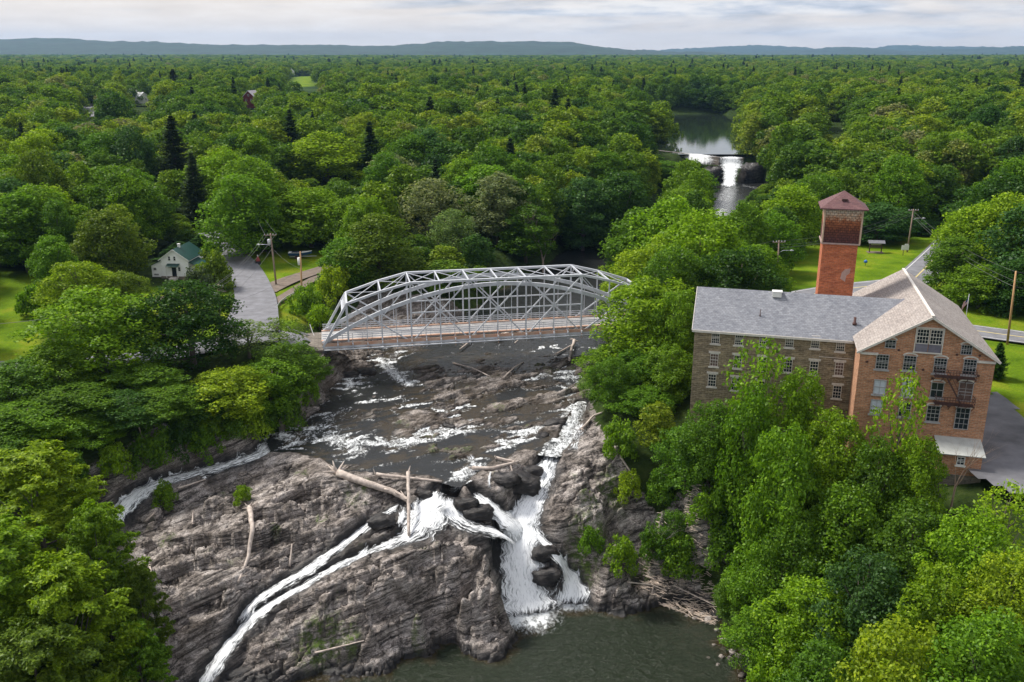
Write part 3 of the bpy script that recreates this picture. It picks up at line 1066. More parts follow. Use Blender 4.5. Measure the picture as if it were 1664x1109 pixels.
# hills beyond the forest: ridges that close the view
def hill(name, x0, x1, ys, prof, label, depth=1500, seed=0):
    n = 260
    X = np.linspace(x0, x1, n)
    rows = 14
    V = []
    for j in range(rows):
        f = j / (rows - 1)
        prof_h = np.interp(X, [p[0] for p in prof], [p[1] for p in prof])
        hz = prof_h * math.sin(f * math.pi * .5) ** .8 * (1 + .0 * f) + 30 * fbm(X / 500, X * 0 + j * .4, 4, seed) * f + 14 * fbm(X / 70, X * 0 + j, 3, seed + 5) * f
        V.append(np.stack([X, X * 0 + ys + f * depth, hz], 1))
    V.append(np.stack([X, X * 0 + ys + depth * 1.9, X * 0 - 30], 1))
    rows += 1
    V = np.concatenate(V)
    i0 = (np.arange(rows - 1)[:, None] * n + np.arange(n - 1)[None, :]).ravel()
    me = np_mesh(name, V, np.stack([i0, i0 + 1, i0 + n + 1, i0 + n], 1), smooth=True)
    attr(me, 'faraway', np.ones(len(V)))
    return tag(link(name, me, M_HILL), label, kind='structure')


def hx(px, y):
    return (px - CX) / FPX * y * 1.0 / CP_ * 1.0


def hprof(D, pts):
    """ridge line points: (photo x, photo y) -> world x and height at distance D"""
    out = []
    for a, b in pts:
        x, z = xat(a, b, D)
        out.append((x, z))
    return out


for nm, D, pts, sd_ in (
        ('hills', 5300, [(-200, 63), (0, 65), (120, 65), (200, 68), (330, 72), (420, 75), (520, 75), (600, 76), (680, 73), (740, 68), (790, 68), (860, 70), (930, 71), (980, 77), (1040, 83), (1150, 88), (1250, 92), (1400, 94), (1900, 95)], 3),
        ('hills', 8200, [(850, 96), (1000, 86), (1050, 83), (1110, 84), (1190, 86), (1280, 83), (1345, 78), (1390, 78), (1440, 83), (1500, 84), (1560, 80), (1640, 77), (1760, 74), (1900, 72)], 7),
        ('hills', 10500, [(980, 92), (1040, 82), (1100, 80), (1150, 78), (1200, 75), (1240, 74), (1290, 77), (1320, 82), (1400, 84), (1450, 74), (1520, 76), (1600, 78), (1700, 80)], 11)):
    pr = hprof(D + 1200, pts)
    hill(nm, pr[0][0], pr[-1][0], D - 300, pr, 'low wooded hills along the horizon', 1500, sd_)


# ------------------------------------------------------------------ water
def sheet(name, poly, lev, step, mat, label, foam=None, shallow=None, grow=0.0, sink=None):
    xs = [p[0] for p in poly]
    ys = [p[1] for p in poly]
    X = np.arange(min(xs) - grow - step, max(xs) + grow + step * 2, step)
    Y = np.arange(min(ys) - grow - step, max(ys) + grow + step * 2, step)
    wx_, wy_ = np.meshgrid(X, Y)
    Z = lev(wx_, wy_)
    ds = np.where(inpoly(wx_, wy_, poly), 1, -1) * polydist(wx_, wy_, poly + poly[:1])[0]
    keep = ds > -grow
    n0 = wx_.shape[1]
    iq = (np.arange(wx_.shape[0] - 1)[:, None] * n0 + np.arange(n0 - 1)[None, :]).ravel()
    kf = keep.ravel()
    Fq = np.stack([iq, iq + 1, iq + n0 + 1, iq + n0], 1)
    Fq = Fq[kf[Fq].all(1)]
    u, inv = np.unique(Fq.ravel(), return_inverse=True)
    V = np.stack([wx_.ravel(), wy_.ravel(), Z.ravel()], 1)[u]
    me = np_mesh(name, V, inv.reshape(-1, 4), smooth=True)
    attr(me, 'foam', foam(V[:, 0], V[:, 1]) if foam else np.zeros(len(V)))
    dep = V[:, 2] - ground_z(V[:, 0], V[:, 1])
    attr(me, 'shallow', 1 - sstep(.15, shallow or 1.0, dep))
    return tag(link(name, me, mat), label, kind='structure')


FOAM_UP = [("566,590 564,610 568,632", .9, .95), ("612,590 632,604 650,620 665,628", 1.1, 1.1), ("655,570 640,585 625,598", .9, .7), ("535,705 560,712 578,726", 1.6, .9),
           ("575,712 610,714 640,712", 1.0, .9), ("650,716 680,705 705,695 735,688 760,685", 1.5, .95), ("690,700 740,694", 1.5, .75), ("818,716 850,702 885,692", 1.1, 1.0),
           ("885,694 915,678 950,662", 1.1, .8), ("925,610 938,640 945,665", 1.6, .75), ("935,665 925,690 920,712", 1.5, 1.0), ("860,620 900,612 930,604", 1.2, .45), ("720,672 760,666", .8, .5),
           ("545,672 520,690 500,706", 1.8, .55), ("475,690 500,705 530,706", 1.6, .55), ("745,768 765,755 780,748", 1.2, 1.0), ("455,700 480,712", 1.4, .9), ("895,735 905,722 925,715", 1.6, 1.0),
           ("860,575 900,571 940,572", .7, .4), ("600,650 640,655 690,668", .9, .35), ("740,600 780,618", .5, .3), ("880,575 905,580", .7, .55)]
fl = []
for s, r, a in FOAM_UP:
    fl.append(([tuple(P(*map(float, t.split(',')), -7.2)[:2]) for t in s.split()], r, a))


def foam_up(x, y):
    f = np.zeros_like(x) + .06 + .30 * sstep(.1, .5, fbm(x / 3, y / 6, 3, 31))
    for pl, r, a in fl:
        d, _ = polydist(x, y, pl)
        f = np.maximum(f, .74 * a * (1 - sstep(r * .1, r * 1.9, d)))
    near = np.zeros_like(x)
    for pl, r, a in fl:
        near = np.maximum(near, 1 - sstep(1.0, 4.5, polydist(x, y, pl)[0]))
    drop = ground_z(x, y + .9) - ground_z(x, y - .35)
    f = np.maximum(f, (.28 + .5 * near) * sstep(.12, .5, drop))
    return f


def lev_up(x, y):
    return water_level(x, y) + .05 * fbm(x / 1.2, y / 2.2, 3, 5)


sheet('river', WATER_UP, lev_up, .24, M_RIVER, 'dark shallow river running over rock ledges to the falls', foam_up, .55, grow=.6)
pool_poly = [(-24, 78), (-24, 94), (-10, 96), (-4, 102), (4, 104), (12, 103), (20, 103), (32, 96), (34, 80), (30, 70), (-20, 70)]
fb = [P(858, 1005, POOL), P(930, 983, POOL), P(840, 880, POOL)]


def foam_pool(x, y):
    f = np.zeros_like(x)
    d1 = np.hypot((x - fb[0][0]) / 1.0, (y - fb[0][1] - .6) / .95)
    f = np.maximum(f, 1.05 * (1 - sstep(1.5, 6.0, d1)))
    d2 = np.hypot((x - fb[1][0]) / 1.4, (y - fb[1][1] - .3))
    f = np.maximum(f, 1.0 * (1 - sstep(.6, 3.0, d2)))
    return f


sheet('plunge_pool', pool_poly, lambda x, y: POOL + .04 * fbm(x / .9, y / .9, 3, 2), .25, M_POOL, 'dark green plunge pool below the main falls', foam_pool, 1.1, grow=.5)
# river upstream of the bridge, up to the far falls
upl = [(x, y) for x, y in RIVER]
rp = [(x - 17, y - 2) for x, y in upl] + [(x + 17, y + 2) for x, y in upl][::-1]
rp = [(-19, 150)] + [(x - 17, y) for x, y in upl[1:]] + [(x + 17, y) for x, y in upl[1:]][::-1] + [(14, 150)]


def foam_far(x, y):
    f = np.zeros_like(x)
    for s, r, a in (("1190,298 1185,312 1178,325", 4.5, .45), ("1200,300 1230,306", 3, .4), ("1172,340 1168,360", 3, .6)):
        pl = [tuple(P(*map(float, t.split(',')), -6)[:2]) for t in s.split()]
        f = np.maximum(f, a * (1 - sstep(r * .3, r * 1.2, polydist(x, y, pl)[0])))
    return f


sheet('river', rp, lambda x, y: water_level(x, y) + .03 * fbm(x / 1.5, y / 2, 2, 5), .9, M_RIVER, 'dark river upstream of the bridge', foam_far, .8)
M_POND = water_material('pond_water', (.02, .03, .02), (.03, .04, .02), .025, .03)
sheet('pond', POND, lambda x, y: x * 0 + 4.0, 3.0, M_POND, 'still river above the far dam', None, .8, grow=6)


def ribbon(name, S, label, seed=0, lift=.0):
    """white water poured along a stream bed"""
    S = np.array(S)
    # resample
    seg = np.linalg.norm(np.diff(S[:, :3], axis=0), axis=1)
    cum = np.concatenate([[0], np.cumsum(seg)])
    s = np.arange(0, cum[-1], .22)

    def sm(c):
        v = np.interp(s, cum, S[:, c])
        k = np.ones(7) / 7
        vp = np.concatenate([np.full(3, v[0]), v, np.full(3, v[-1])])
        return np.convolve(vp, k, 'valid')
    cx, cy, cz, cw = sm(0), sm(1), sm(2), sm(3)
    dx, dy = np.gradient(cx), np.gradient(cy)
    l = np.hypot(dx, dy) + 1e-6
    nx, ny = -dy / l, dx / l
    nc = 21
    u = np.linspace(-1, 1, nc)
    wob = .95 + .55 * fbm(s / 1.3, s * 0 + seed, 3, seed)
    wob2 = .95 + .55 * fbm(s / 1.3, s * 0 + seed + 9, 3, seed + 4)
    wr = cw[:, None] * np.where(u[None, :] < 0, wob[:, None], wob2[:, None]) * 1.42
    X = cx[:, None] + nx[:, None] * u[None, :] * wr
    Y = cy[:, None] + ny[:, None] * u[None, :] * wr
    g = ground_z(X, Y)
    body = 1.12 - 1.25 * np.abs(u[None, :]) ** 1.5 + 0 * X
    nz = .3 * fbm(X / .8 + seed, Y / .8, 3, seed + 2) + .5 * fbm(u[None, :] * cw[:, None] * 1.9 + 0 * X, s[:, None] * .28 + 0 * X, 4, seed + 12)
    Z = cz[:, None] - .22 + .20 * (body - .5) + .22 * nz + lift
    Z = np.maximum(Z, np.where(np.abs(u[None, :]) < .75, g + .06 * (1 - np.abs(u[None, :])) - .03 + .30 * nz, -1e3))
    V = np.stack([X.ravel(), Y.ravel(), Z.ravel()], 1)
    ns = len(s)
    i0 = (np.arange(ns - 1)[:, None] * nc + np.arange(nc - 1)[None, :]).ravel()
    Fq = np.stack([i0, i0 + 1, i0 + nc + 1, i0 + nc], 1)
    uvv = np.stack([(u[None, :] * cw[:, None]).ravel(), (s[:, None] + 0 * X).ravel() + seed * 7], 1)[Fq.ravel()]
    me = np_mesh(name, V, Fq, smooth=True, uv=uvv)
    slope = np.abs(np.gradient(cz)) / (.22 + 1e-6)
    kk = np.convolve(slope, np.ones(9) / 9, 'same')
    b = body * ((.42 if seed == 8 else .22) + (.62 if name == 'waterfall' else .42) * sstep(.05, .45, kk))[:, None] + .12 * fbm(X / 1.3, Y / 1.3, 2, 4)
    b = b * (.25 + .75 * sstep(0, 1.0, s) * sstep(0, 1.6, s[-1] - s))[:, None]
    attr(me, 'body', b.ravel())
    return tag(link(name, me, M_FALLS), label, kind='structure')


for i, (k, lab) in enumerate((('main', 'main white waterfall dropping into the plunge pool'), ('arm', 'white arm of water joining the main fall from the left rock'),
                              ('left', 'white water curving round the rock into the main fall'), ('side', 'small fan-shaped fall right of the dark rock'),
                              ('gap', 'white water slipping between the mossy ledges'), ('basin', 'long white chute running diagonally down the rock to the lower left'),
                              ('upper', 'narrow white chute beside the long diagonal one'), ('chan', 'white side stream falling along the foot of the left bank'),
                              ('chan2', 'thin white overflow at the top of the left stream'), ('right', 'white rapids at the right edge above the falls'))):
    ribbon('waterfall' if k in ('main', 'arm', 'side', 'left', 'chan') else 'white_water', STW[k], lab, i + 1, lift=.14 if k in ('chan', 'right') else .22 if k in ('main', 'side') else .04)


def trickle(pxs, w, label, seed):
    S = []
    for px, py in pxs:
        g = G(px, py)
        S.append((g[0], g[1], g[2] + .22, w))
    ribbon('white_water', S, label, seed, lift=.1)


for i, (pxs, w) in enumerate((([(797, 768), (795, 782), (796, 802)], .22), ([(812, 772), (816, 786), (822, 802)], .25), ([(655, 822), (652, 842), (648, 864)], .5), ([(720, 822), (716, 840), (706, 862)], .45),
                              ([(828, 880), (825, 920), (824, 965)], .35), ([(760, 742), (772, 752), (764, 770)], .7), ([(600, 890), (585, 905), (560, 925)], .4),
                              ([(912, 735), (903, 752), (897, 775), (885, 795)], .35), ([(945, 690), (938, 712), (925, 735)], .8), ([(385, 752), (352, 768), (318, 781)], .35))):
    trickle(pxs, w, 'thin thread of white water running over the dark rock', 60 + i)


# ------------------------------------------------------------------ driven strips: roads laid over the ground
def strip(name, pts, width, mat, lift, label, kind='structure', step=1.5, offs=0.0, parent=None, cat=None):
    pts = np.array([p[:2] for p in pts], float)
    seg = np.hypot(*np.diff(pts, axis=0).T)
    cum = np.concatenate([[0], np.cumsum(seg)])
    s = np.arange(0, cum[-1] + step, step)
    x, y = np.interp(s, cum, pts[:, 0]), np.interp(s, cum, pts[:, 1])
    wdt = np.interp(s, cum, width) if hasattr(width, '__len__') else np.full(len(s), width)
    k = np.ones(7) / 7
    if len(s) > 12:
        x = np.convolve(np.pad(x, 3, mode='reflect', reflect_type='odd'), k, 'valid')
        y = np.convolve(np.pad(y, 3, mode='reflect', reflect_type='odd'), k, 'valid')
    dx, dy = np.gradient(x), np.gradient(y)
    l = np.hypot(dx, dy)
    nx, ny = -dy / l, dx / l
    c = np.linspace(-.5, .5, 5)
    X = x[:, None] + nx[:, None] * (c[None] * wdt[:, None] + offs)
    Y = y[:, None] + ny[:, None] * (c[None] * wdt[:, None] + offs)
    # the bed is graded: one smooth profile, never under the ground beside it
    zz = np.max([ground_z(x + nx * o, y + ny * o) for o in np.linspace(-3.4, 3.4, 7)], axis=0)
    zz = np.convolve(np.pad(zz, 4, mode='edge'), np.ones(9) / 9, 'valid')
    Z = np.maximum(zz[:, None] + 0 * X, ground_z(X, Y)) + lift
    V = np.stack([X.ravel(), Y.ravel(), Z.ravel()], 1)
    i0 = (np.arange(len(s) - 1)[:, None] * 5 + np.arange(4)[None]).ravel()
    o = link(name, np_mesh(name, V, np.stack([i0, i0 + 1, i0 + 6, i0 + 5], 1), smooth=True), mat, parent)
    return tag(o, label, cat, kind=kind)


def W(s, z=0.0):
    return [P(*map(float, t.split(',')), z) for t in s.split()]


BR_A = np.array((-31.04, 142.39, -1.0))
BR_E = np.array((26.26, 153.72, -1.0))
bd = (BR_E - BR_A) / np.linalg.norm(BR_E - BR_A)
bn = np.array((-bd[1], bd[0], 0.0))
BW = 7.4
bc0 = BR_A + bn * BW / 2
bc1 = BR_E + bn * BW / 2
RD_LEFT = [tuple(bc0 + bd * .5), tuple(bc0 - bd * 6)] + W("440,548 400,555 330,570 250,580 150,590 60,597 -60,600 -200,602")
RD_UP = W("405,548 413,520 416,485 406,455 396,438 380,420 362,408 352,400 340,392", 0)
RD_RIGHT = [tuple(bc1 - bd * .5), tuple(bc1 + bd * 8)] + [np.array(q) for q in ((44, 163, 0), (56, 172, 0), (68, 178, 0))] + W("1480,460 1510,432 1535,408 1560,380 1600,350")
RD_SIDE = [np.array((50, 166, 0)), np.array((62, 158, 0))] + W("1590,541 1640,549 1700,557 1800,570 2000,595")
strip('road', RD_LEFT, 6.6, M_ASPHALT, .10, 'grey road running left from the bridge')
strip('road', RD_UP, [10, 8.6, 7.6, 7.2, 6.8, 5.6, 5, 5, 5], M_ASPHALT, .14, 'grey road climbing into the trees past the white house')
strip('road', RD_RIGHT, 7.6, M_ASPHALT, .10, 'grey road passing behind the mill')
strip('road', RD_SIDE, 7.4, M_ASPHALT, .14, 'grey road right of the mill')
for rd, lf in ((RD_RIGHT, .12), (RD_SIDE, .16)):
    strip('road_marking', rd, .3, M_YELLOW, lf, 'yellow centre line', offs=.0)
    for o_ in (-3.2, 3.2):
        strip('road_marking', rd, .18, M_LINE, lf, 'white edge line', offs=o_)
strip('driveway', W("430,474 452,462 480,452 520,440 545,432"), [5, 5, 4.6, 4.4, 4], M_DIRT, .07, 'brown gravel driveway right of the road')
strip('driveway', W("432,500 455,486 485,466 525,445"), 2.4, M_DIRT, .06, 'worn gravel track beside the lawn')
strip('driveway', W("245,492 290,484 335,478 365,474"), 3.0, M_DIRT, .06, 'brown path in front of the white house')
for s_, w_ in (("148,170 141,180 150,194", 9),):
    strip('road', W(s_, 9), w_, M_ASPHALT, .3, 'short stretch of distant grey road', step=4)
yard = px_world("1585,650 1620,636 1668,680 1720,720 1760,800 1640,800 1570,770", -1.3)
pv = [(x, y, float(ground_z(x, y)) + .35) for x, y in yard]
ym = sheet('parking_lot', yard, lambda x, y: np.maximum(ground_z(x, y), -1.5) + .06, .9, M_YARD, 'dark patched asphalt yard right of the mill')


# ------------------------------------------------------------------ bridge
def up_(o):
    return np.array((0, 0, o))


bridge = empty('truss_bridge', tuple(BR_A))
tag(bridge, 'silver steel camelback truss bridge with arches spanning the river above the falls', 'bridge')


def bl(o):
    """parent to the bridge, whose Empty stands at its near left foot"""
    o.parent = bridge
    o.matrix_parent_inverse = Matrix.Translation(-Vector(BR_A))
    return o


PAN = [0, .86] + [i for i in range(2, 11)] + [11.14, 12]
LP = np.linalg.norm(BR_E - BR_A) / 12
TOPZ = {1: 7.25, 2: 9.05, 10: 9.05, 11: 7.25}


def tp(i, off, z=None):
    """panel point i; z above the bottom chord"""
    return BR_A + bd * PAN[i] * LP + bn * off + up_(z if z is not None else TOPZ.get(i, 10.25))


def archz(u):
    return .6 + 8.75 * (1 - (2 * u - 1) ** 2)


def child(mb, name, par, mat=M_STEEL):
    o = mb.build(name, mat)
    o.parent = par
    if par is bridge:
        o.matrix_parent_inverse = Matrix.Translation(-Vector(BR_A))
    return o


for off in (0.0, BW):
    tr = bl(MB().beam(tp(0, off, 0), tp(12, off, 0), .34, .38).build('truss', M_STEEL))
    for i in range(1, 11):
        child(MB().beam(tp(i, off), tp(i + 1, off), .42, .36), 'top_chord', tr)
    child(MB().beam(tp(0, off, .1), tp(1, off), .42, .36), 'end_post', tr)
    child(MB().beam(tp(12, off, .1), tp(11, off), .42, .36), 'end_post', tr)
    for i in range(1, 12):
        main = i in (1, 3, 5, 7, 9, 11)
        child(MB().beam(tp(i, off, 0), tp(i, off), .26 if main else .2, .26 if main else .2), 'vertical_post', tr)
    for a in (3, 5, 7):
        child(MB().beam(tp(a, off), tp(a + 2, off, .1), .16, .2), 'diagonal_brace', tr)
        child(MB().beam(tp(a + 2, off), tp(a, off, .1), .16, .2), 'diagonal_brace', tr)
    child(MB().beam(tp(1, off), tp(3, off, .1), .16, .22), 'diagonal_brace', tr)
    child(MB().beam(tp(11, off), tp(9, off, .1), .16, .22), 'diagonal_brace', tr)
    child(MB().beam(tp(2, off, 4.6), tp(3, off), .12, .14), 'diagonal_brace', tr)
    child(MB().beam(tp(10, off, 4.6), tp(9, off), .12, .14), 'diagonal_brace', tr)
    child(MB().beam(tp(3, off, 5.15), tp(9, off, 5.15), .15, .2), 'horizontal_strut', tr)
    # the reinforcing arch, a little inside the truss plane
    ins = .42 if off == 0 else -.42
    mb = MB()
    NA = 24
    for k in range(NA):
        u0, u1 = k / NA, (k + 1) / NA
        mb.beam(BR_A + bd * u0 * 12 * LP + bn * (off + ins) + up_(archz(u0)), BR_A + bd * u1 * 12 * LP + bn * (off + ins) + up_(archz(u1)), .36, .62)
    child(mb, 'arch', tr)
    for k in range(1, 24):
        if k % 2:
            u0 = k / 24
            z1 = archz(u0)
            q = BR_A + bd * u0 * 12 * LP + bn * (off + ins)
            child(MB().beam(q + up_(.2), q + up_(z1 - .25), .1, .1), 'hanger', tr)
for a in (1, 11):
    # portal lattice between the two hips
    s = 0 if a == 1 else 12
    f = (tp(s, 0, 0) - tp(a, 0))
    f /= np.linalg.norm(f)
    mb = MB()
    for d_ in (0, 1.5):
        mb.beam(tp(a, 0) + f * d_, tp(a, BW) + f * d_, .3, .26)
    for k in range(6):
        p0 = tp(a, BW * k / 6) + f * (0 if k % 2 else 1.5)
        p1 = tp(a, BW * (k + 1) / 6) + f * (1.5 if k % 2 else 0)
        mb.beam(p0, p1, .1, .12)
        p0 = tp(a, BW * k / 6) + f * (1.5 if k % 2 else 0)
        p1 = tp(a, BW * (k + 1) / 6) + f * (0 if k % 2 else 1.5)
        mb.beam(p0, p1, .1, .12)
    mb.beam(tp(a, 0) + f * 3.2, tp(a, 1.2) + f * 1.5, .12, .16)
    mb.beam(tp(a, BW) + f * 3.2, tp(a, BW - 1.2) + f * 1.5, .12, .16)
    child(mb, 'portal_frame', bridge)
for i in range(2, 11):
    mb = MB().beam(tp(i, 0), tp(i, BW), .2, .24)
    if i % 2:
        z = TOPZ.get(i, 10.25)
        mb.beam(tp(i, 0, z - 2.2), tp(i, 1.9), .1, .12)
        mb.beam(tp(i, BW, z - 2.2), tp(i, BW - 1.9), .1, .12)
    child(mb, 'cross_strut', bridge)
for i in range(1, 11):
    child(MB().beam(tp(i, 0), tp(i + 1, BW), .09, .1), 'wind_brace', bridge)
    child(MB().beam(tp(i, BW), tp(i + 1, 0), .09, .1), 'wind_brace', bridge)
DZ = .78
u_ = (tuple(bd), tuple(bn), (0, 0, 1))
mid = (BR_A + BR_E) / 2
LB = 12 * LP
deck = MB().box(mid + bn * BW / 2 + up_(DZ), (LB + .4, BW - 1.3, .2), u_)
child(deck, 'deck', bridge, M_DECK)
for off in (.78, BW - .78):
    child(MB().box(mid + bn * off + up_(DZ + .16), (LB + .4, .55, .14), u_), 'kerb', bridge, M_RUST)
for off in (-.12, BW + .12):
    child(MB().box(mid + bn * off + up_(.45), (LB + .2, .08, .55), u_), 'fascia_girder', bridge, M_RUST)
for off in (-.75, BW + .75):
    child(MB().tube([BR_A + bn * off + up_(-.25), BR_E + bn * off + up_(-.25)], .13, 8), 'service_pipe', bridge, M_STEEL)
for off, sg in ((.42, 1), (BW - .42, -1)):
    mb = MB()
    for z in (1.35, 1.72, 2.05):
        mb.beam(BR_A + bn * (off + sg * .25) + up_(z), BR_E + bn * (off + sg * .25) + up_(z), .06, .12)
    gr = child(mb, 'guard_rail', bridge)
    for k in range(1, 36):
        q = BR_A + bd * LB * k / 36 + bn * (off + sg * .25)
        child(MB().beam(q + up_(.85), q + up_(2.1), .07, .07), 'rail_post', gr)
for k in range(1, 24):
    q = BR_A + bd * LB * k / 24
    child(MB().beam(q - bn * .8 + up_(.42), q + bn * (BW + .8) + up_(.42), .18, .4), 'floor_beam', bridge, M_STEEL)
    for off in (-.55, BW + .55):
        child(MB().beam(q + bn * off + up_(-.75), q + bn * off + up_(1.15), .12, .12), 'outrigger_post', bridge, M_RUST if k % 3 == 0 else M_STEEL)

# stone abutments and the wall that runs on down the left bank
for e, sgn, lab in ((BR_A, -1, 'pale cut stone abutment under the left end of the bridge'), (BR_E, 1, 'cut stone abutment under the right end of the bridge behind the trees')):
    c = e + bn * BW / 2 + bd * sgn * 2.4
    mb = MB().box((c[0], c[1], -5.6), (4.6, BW + 2.6, 8.8), u_)
    mb.box((c[0], c[1], -1.1), (4.9, BW + 2.9, .3), u_)
    tag(mb.build('abutment', M_ABUT), lab, 'abutment')
wp = [BR_A - bd * .3 - bn * 1.2, P(512, 655, -7.2), P(482, 682, -7.5), P(458, 700, -7.6)]
mb = MB()
for i, (a, b) in enumerate(zip(wp[:-1], wp[1:])):
    a, b = np.array(a), np.array(b)
    t0, t1 = [(-1.6, -2.4), (-2.4, -4.2), (-4.2, -6.2)][i]
    d = (b - a)
    d[2] = 0
    d /= np.linalg.norm(d)
    nn = np.array((-d[1], d[0], 0)) * .45
    q = [a[:2] - nn[:2], b[:2] - nn[:2], b[:2] + nn[:2], a[:2] + nn[:2]]
    lo = [(*p_, -9.0) for p_ in q]
    hi = [(*q[0], t0), (*q[1], t1), (*q[2], t1), (*q[3], t0)]
    mb.poly([hi[0], hi[1], hi[2], hi[3]])
    for j in range(4):
        k = (j + 1) % 4
        mb.poly([lo[j], lo[k], hi[k], hi[j]])
tag(mb.build('retaining_wall', M_ABUT), 'grey stone retaining wall sloping down from the bridge under the left bank trees', 'wall')

# ------------------------------------------------------------------ mill
TH = R_(-15)
mu = np.array((math.cos(TH), math.sin(TH), 0))
mv = np.array((-math.sin(TH), math.cos(TH), 0))
MO = np.array((56.19, 100.19, 0)) - mu * 14.81      # front left corner of the brick block


def MP(a, b, z):
    return MO + mu * a + mv * b + up_(z)


BASE = -8.0
BWd, BL, BE, BRZ = 14.81, 24.8, 11.1, 15.7


def windows(face0, du, nn, lst, par, mi=M_TRIM):
    """lst of (u, z, w, h, nx, nz, style); each window is frame > pane"""
    for (a, z, w, h, cx_, cz_, sty) in lst:
        c = face0 + du * a + up_(z)
        ax = (tuple(du), tuple(nn), (0, 0, 1))
        fr = MB()
        t = .07
        out = nn * .06
        for s_ in (-1, 1):
            fr.box(c + du * s_ * (w / 2) + out, (t, .2, h + t), ax)
            fr.box(c + up_(s_ * h / 2) + out, (w - t, .2, t), ax)
        for k in range(1, cx_):
            fr.box(c + du * (w * k / cx_ - w / 2) + nn * .045, (.04, .06, h), ax)
        for k in range(1, cz_):
            fr.box(c + up_(h * k / cz_ - h / 2) + nn * .05, (w, .06, .04), ax)
        fr.box(c + up_(h / 2 - h / 2) + nn * .055, (w, .08, .07), ax)
        if 'l' in sty:
            fr.box(c + up_(h / 2 + .2) + out, (w + .5, .24, .24), ax)
        if 's' in sty:
            fr.box(c + up_(-h / 2 - .14) + out * 1.6, (w + .42, .3, .16), ax)
        wdw = fr.build('window', mi, par)
        if par is not None:
            wdw.matrix_parent_inverse = par.matrix_world.inverted()
        pm = M_BOARD if 'b' in sty else (M_BLIND if 'c' in sty else M_GLASS)
        pn = MB().box(c + nn * .012, (w - .02, .03, h - .02), ax).build('pane', pm, wdw)
        if 'a' in sty:
            ar = MB()
            pts = [c + du * (w / 2 + .1) * math.cos(q) + up_(h / 2 + .32 * math.sin(q)) + nn * .05 for q in np.linspace(0, math.pi, 9)]
            for p0, p1 in zip(pts[:-1], pts[1:]):
                ar.beam(p0, p1, .16, .14, up=tuple(nn))
            ar.build('arch_lintel', M_TRIM, wdw)
            am = MB()
            ctr = c + up_(h / 2 - .02) + nn * .03
            am.poly([p_ - nn * .02 for p_ in pts][::-1])
            am.build('arch_infill', M_BOARD if 'b' in sty else M_BRICK, wdw)


brick = empty('brick_mill', (0, 0, 0))
tag(brick, 'tall red brick mill block with weathered slate roof and iron fire escape', 'mill building')
mb = MB()
c = [MP(0, 0, 0), MP(BWd, 0, 0), MP(BWd, BL, 0), MP(0, BL, 0)]
mb.poly([MP(0, 0, BASE), MP(BWd, 0, BASE), MP(BWd, 0, BE), MP(BWd / 2, 0, BRZ - .15), MP(0, 0, BE)])
mb.poly([MP(BWd, 0, BASE), MP(BWd, BL, BASE), MP(BWd, BL, BE), MP(BWd, 0, BE)])
mb.poly([MP(BWd, BL, BASE), MP(0, BL, BASE), MP(0, BL, BE), MP(BWd / 2, BL, BRZ - .15), MP(BWd, BL, BE)])
mb.poly([MP(0, BL, BASE), MP(0, 0, BASE), MP(0, 0, BE), MP(0, BL, BE)])
bw = mb.build('wall', M_BRICK, brick)


def roof_slab(name, pts, mat, th, par):
    """sloping slab: four corners of the top face (eave, eave, ridge, ridge); UV courses run along the eave"""
    mb = MB()
    p = [Vector(q) for q in pts]
    e = (p[1] - p[0]).normalized()
    nn = (p[1] - p[0]).cross(p[3] - p[0]).normalized()
    g = nn.cross(e)
    uv = [((q - p[0]).dot(e), (q - p[0]).dot(g)) for q in p]
    mb.poly([tuple(q) for q in p], uv=uv)
    lo = [q - nn * th for q in p]
    mb.poly([tuple(q) for q in lo[::-1]])
    for j in range(len(p)):
        k = (j + 1) % len(p)
        mb.poly([tuple(lo[j]), tuple(lo[k]), tuple(p[k]), tuple(p[j])])
    return mb.build(name, mat, par)


oh = .45
dz = (BRZ - BE) / (BWd / 2)
roof_slab('roof', [MP(-oh, BL + .3, BE - oh * dz + .25), MP(-oh, -oh, BE - oh * dz + .25), MP(BWd / 2, -oh, BRZ + .25), MP(BWd / 2, BL + .3, BRZ + .25)], M_PINKSLATE, .22, brick)
roof_slab('roof', [MP(BWd + oh, -oh, BE - oh * dz + .25), MP(BWd + oh, BL + .3, BE - oh * dz + .25), MP(BWd / 2, BL + .3, BRZ + .25), MP(BWd / 2, -oh, BRZ + .25)], M_PINKSLATE, .22, brick)
MB().beam(MP(BWd / 2, -oh - .02, BRZ + .3), MP(BWd / 2, BL + .32, BRZ + .3), .34, .12).build('ridge_cap', M_TRIM, brick)
for s_ in (0, 1):
    x0 = -oh if s_ == 0 else BWd + oh
    MB().beam(MP(x0, -oh - .04, BE - oh * dz + .08), MP(BWd / 2, -oh - .04, BRZ + .1), .1, .26).build('rake_board', M_TRIM, brick)
    MB().box(MP(1.0 if s_ == 0 else BWd - 1.0, -.14, BE - .28), (2.0, .28, .25), (tuple(mu), tuple(mv), (0, 0, 1))).build('cornice', M_TRIM, brick)


def bu(px, py):
    q = on_plane(px, py, MO, mv)
    r = q - MO
    return float(np.dot(r, mu)), float(q[2])


def wl_list(lst):
    out = []
    for px, py, w, h, a, b, st in lst:
        u, z = bu(px, py)
        out.append((u, z, w, h, a, b, st))
    return out


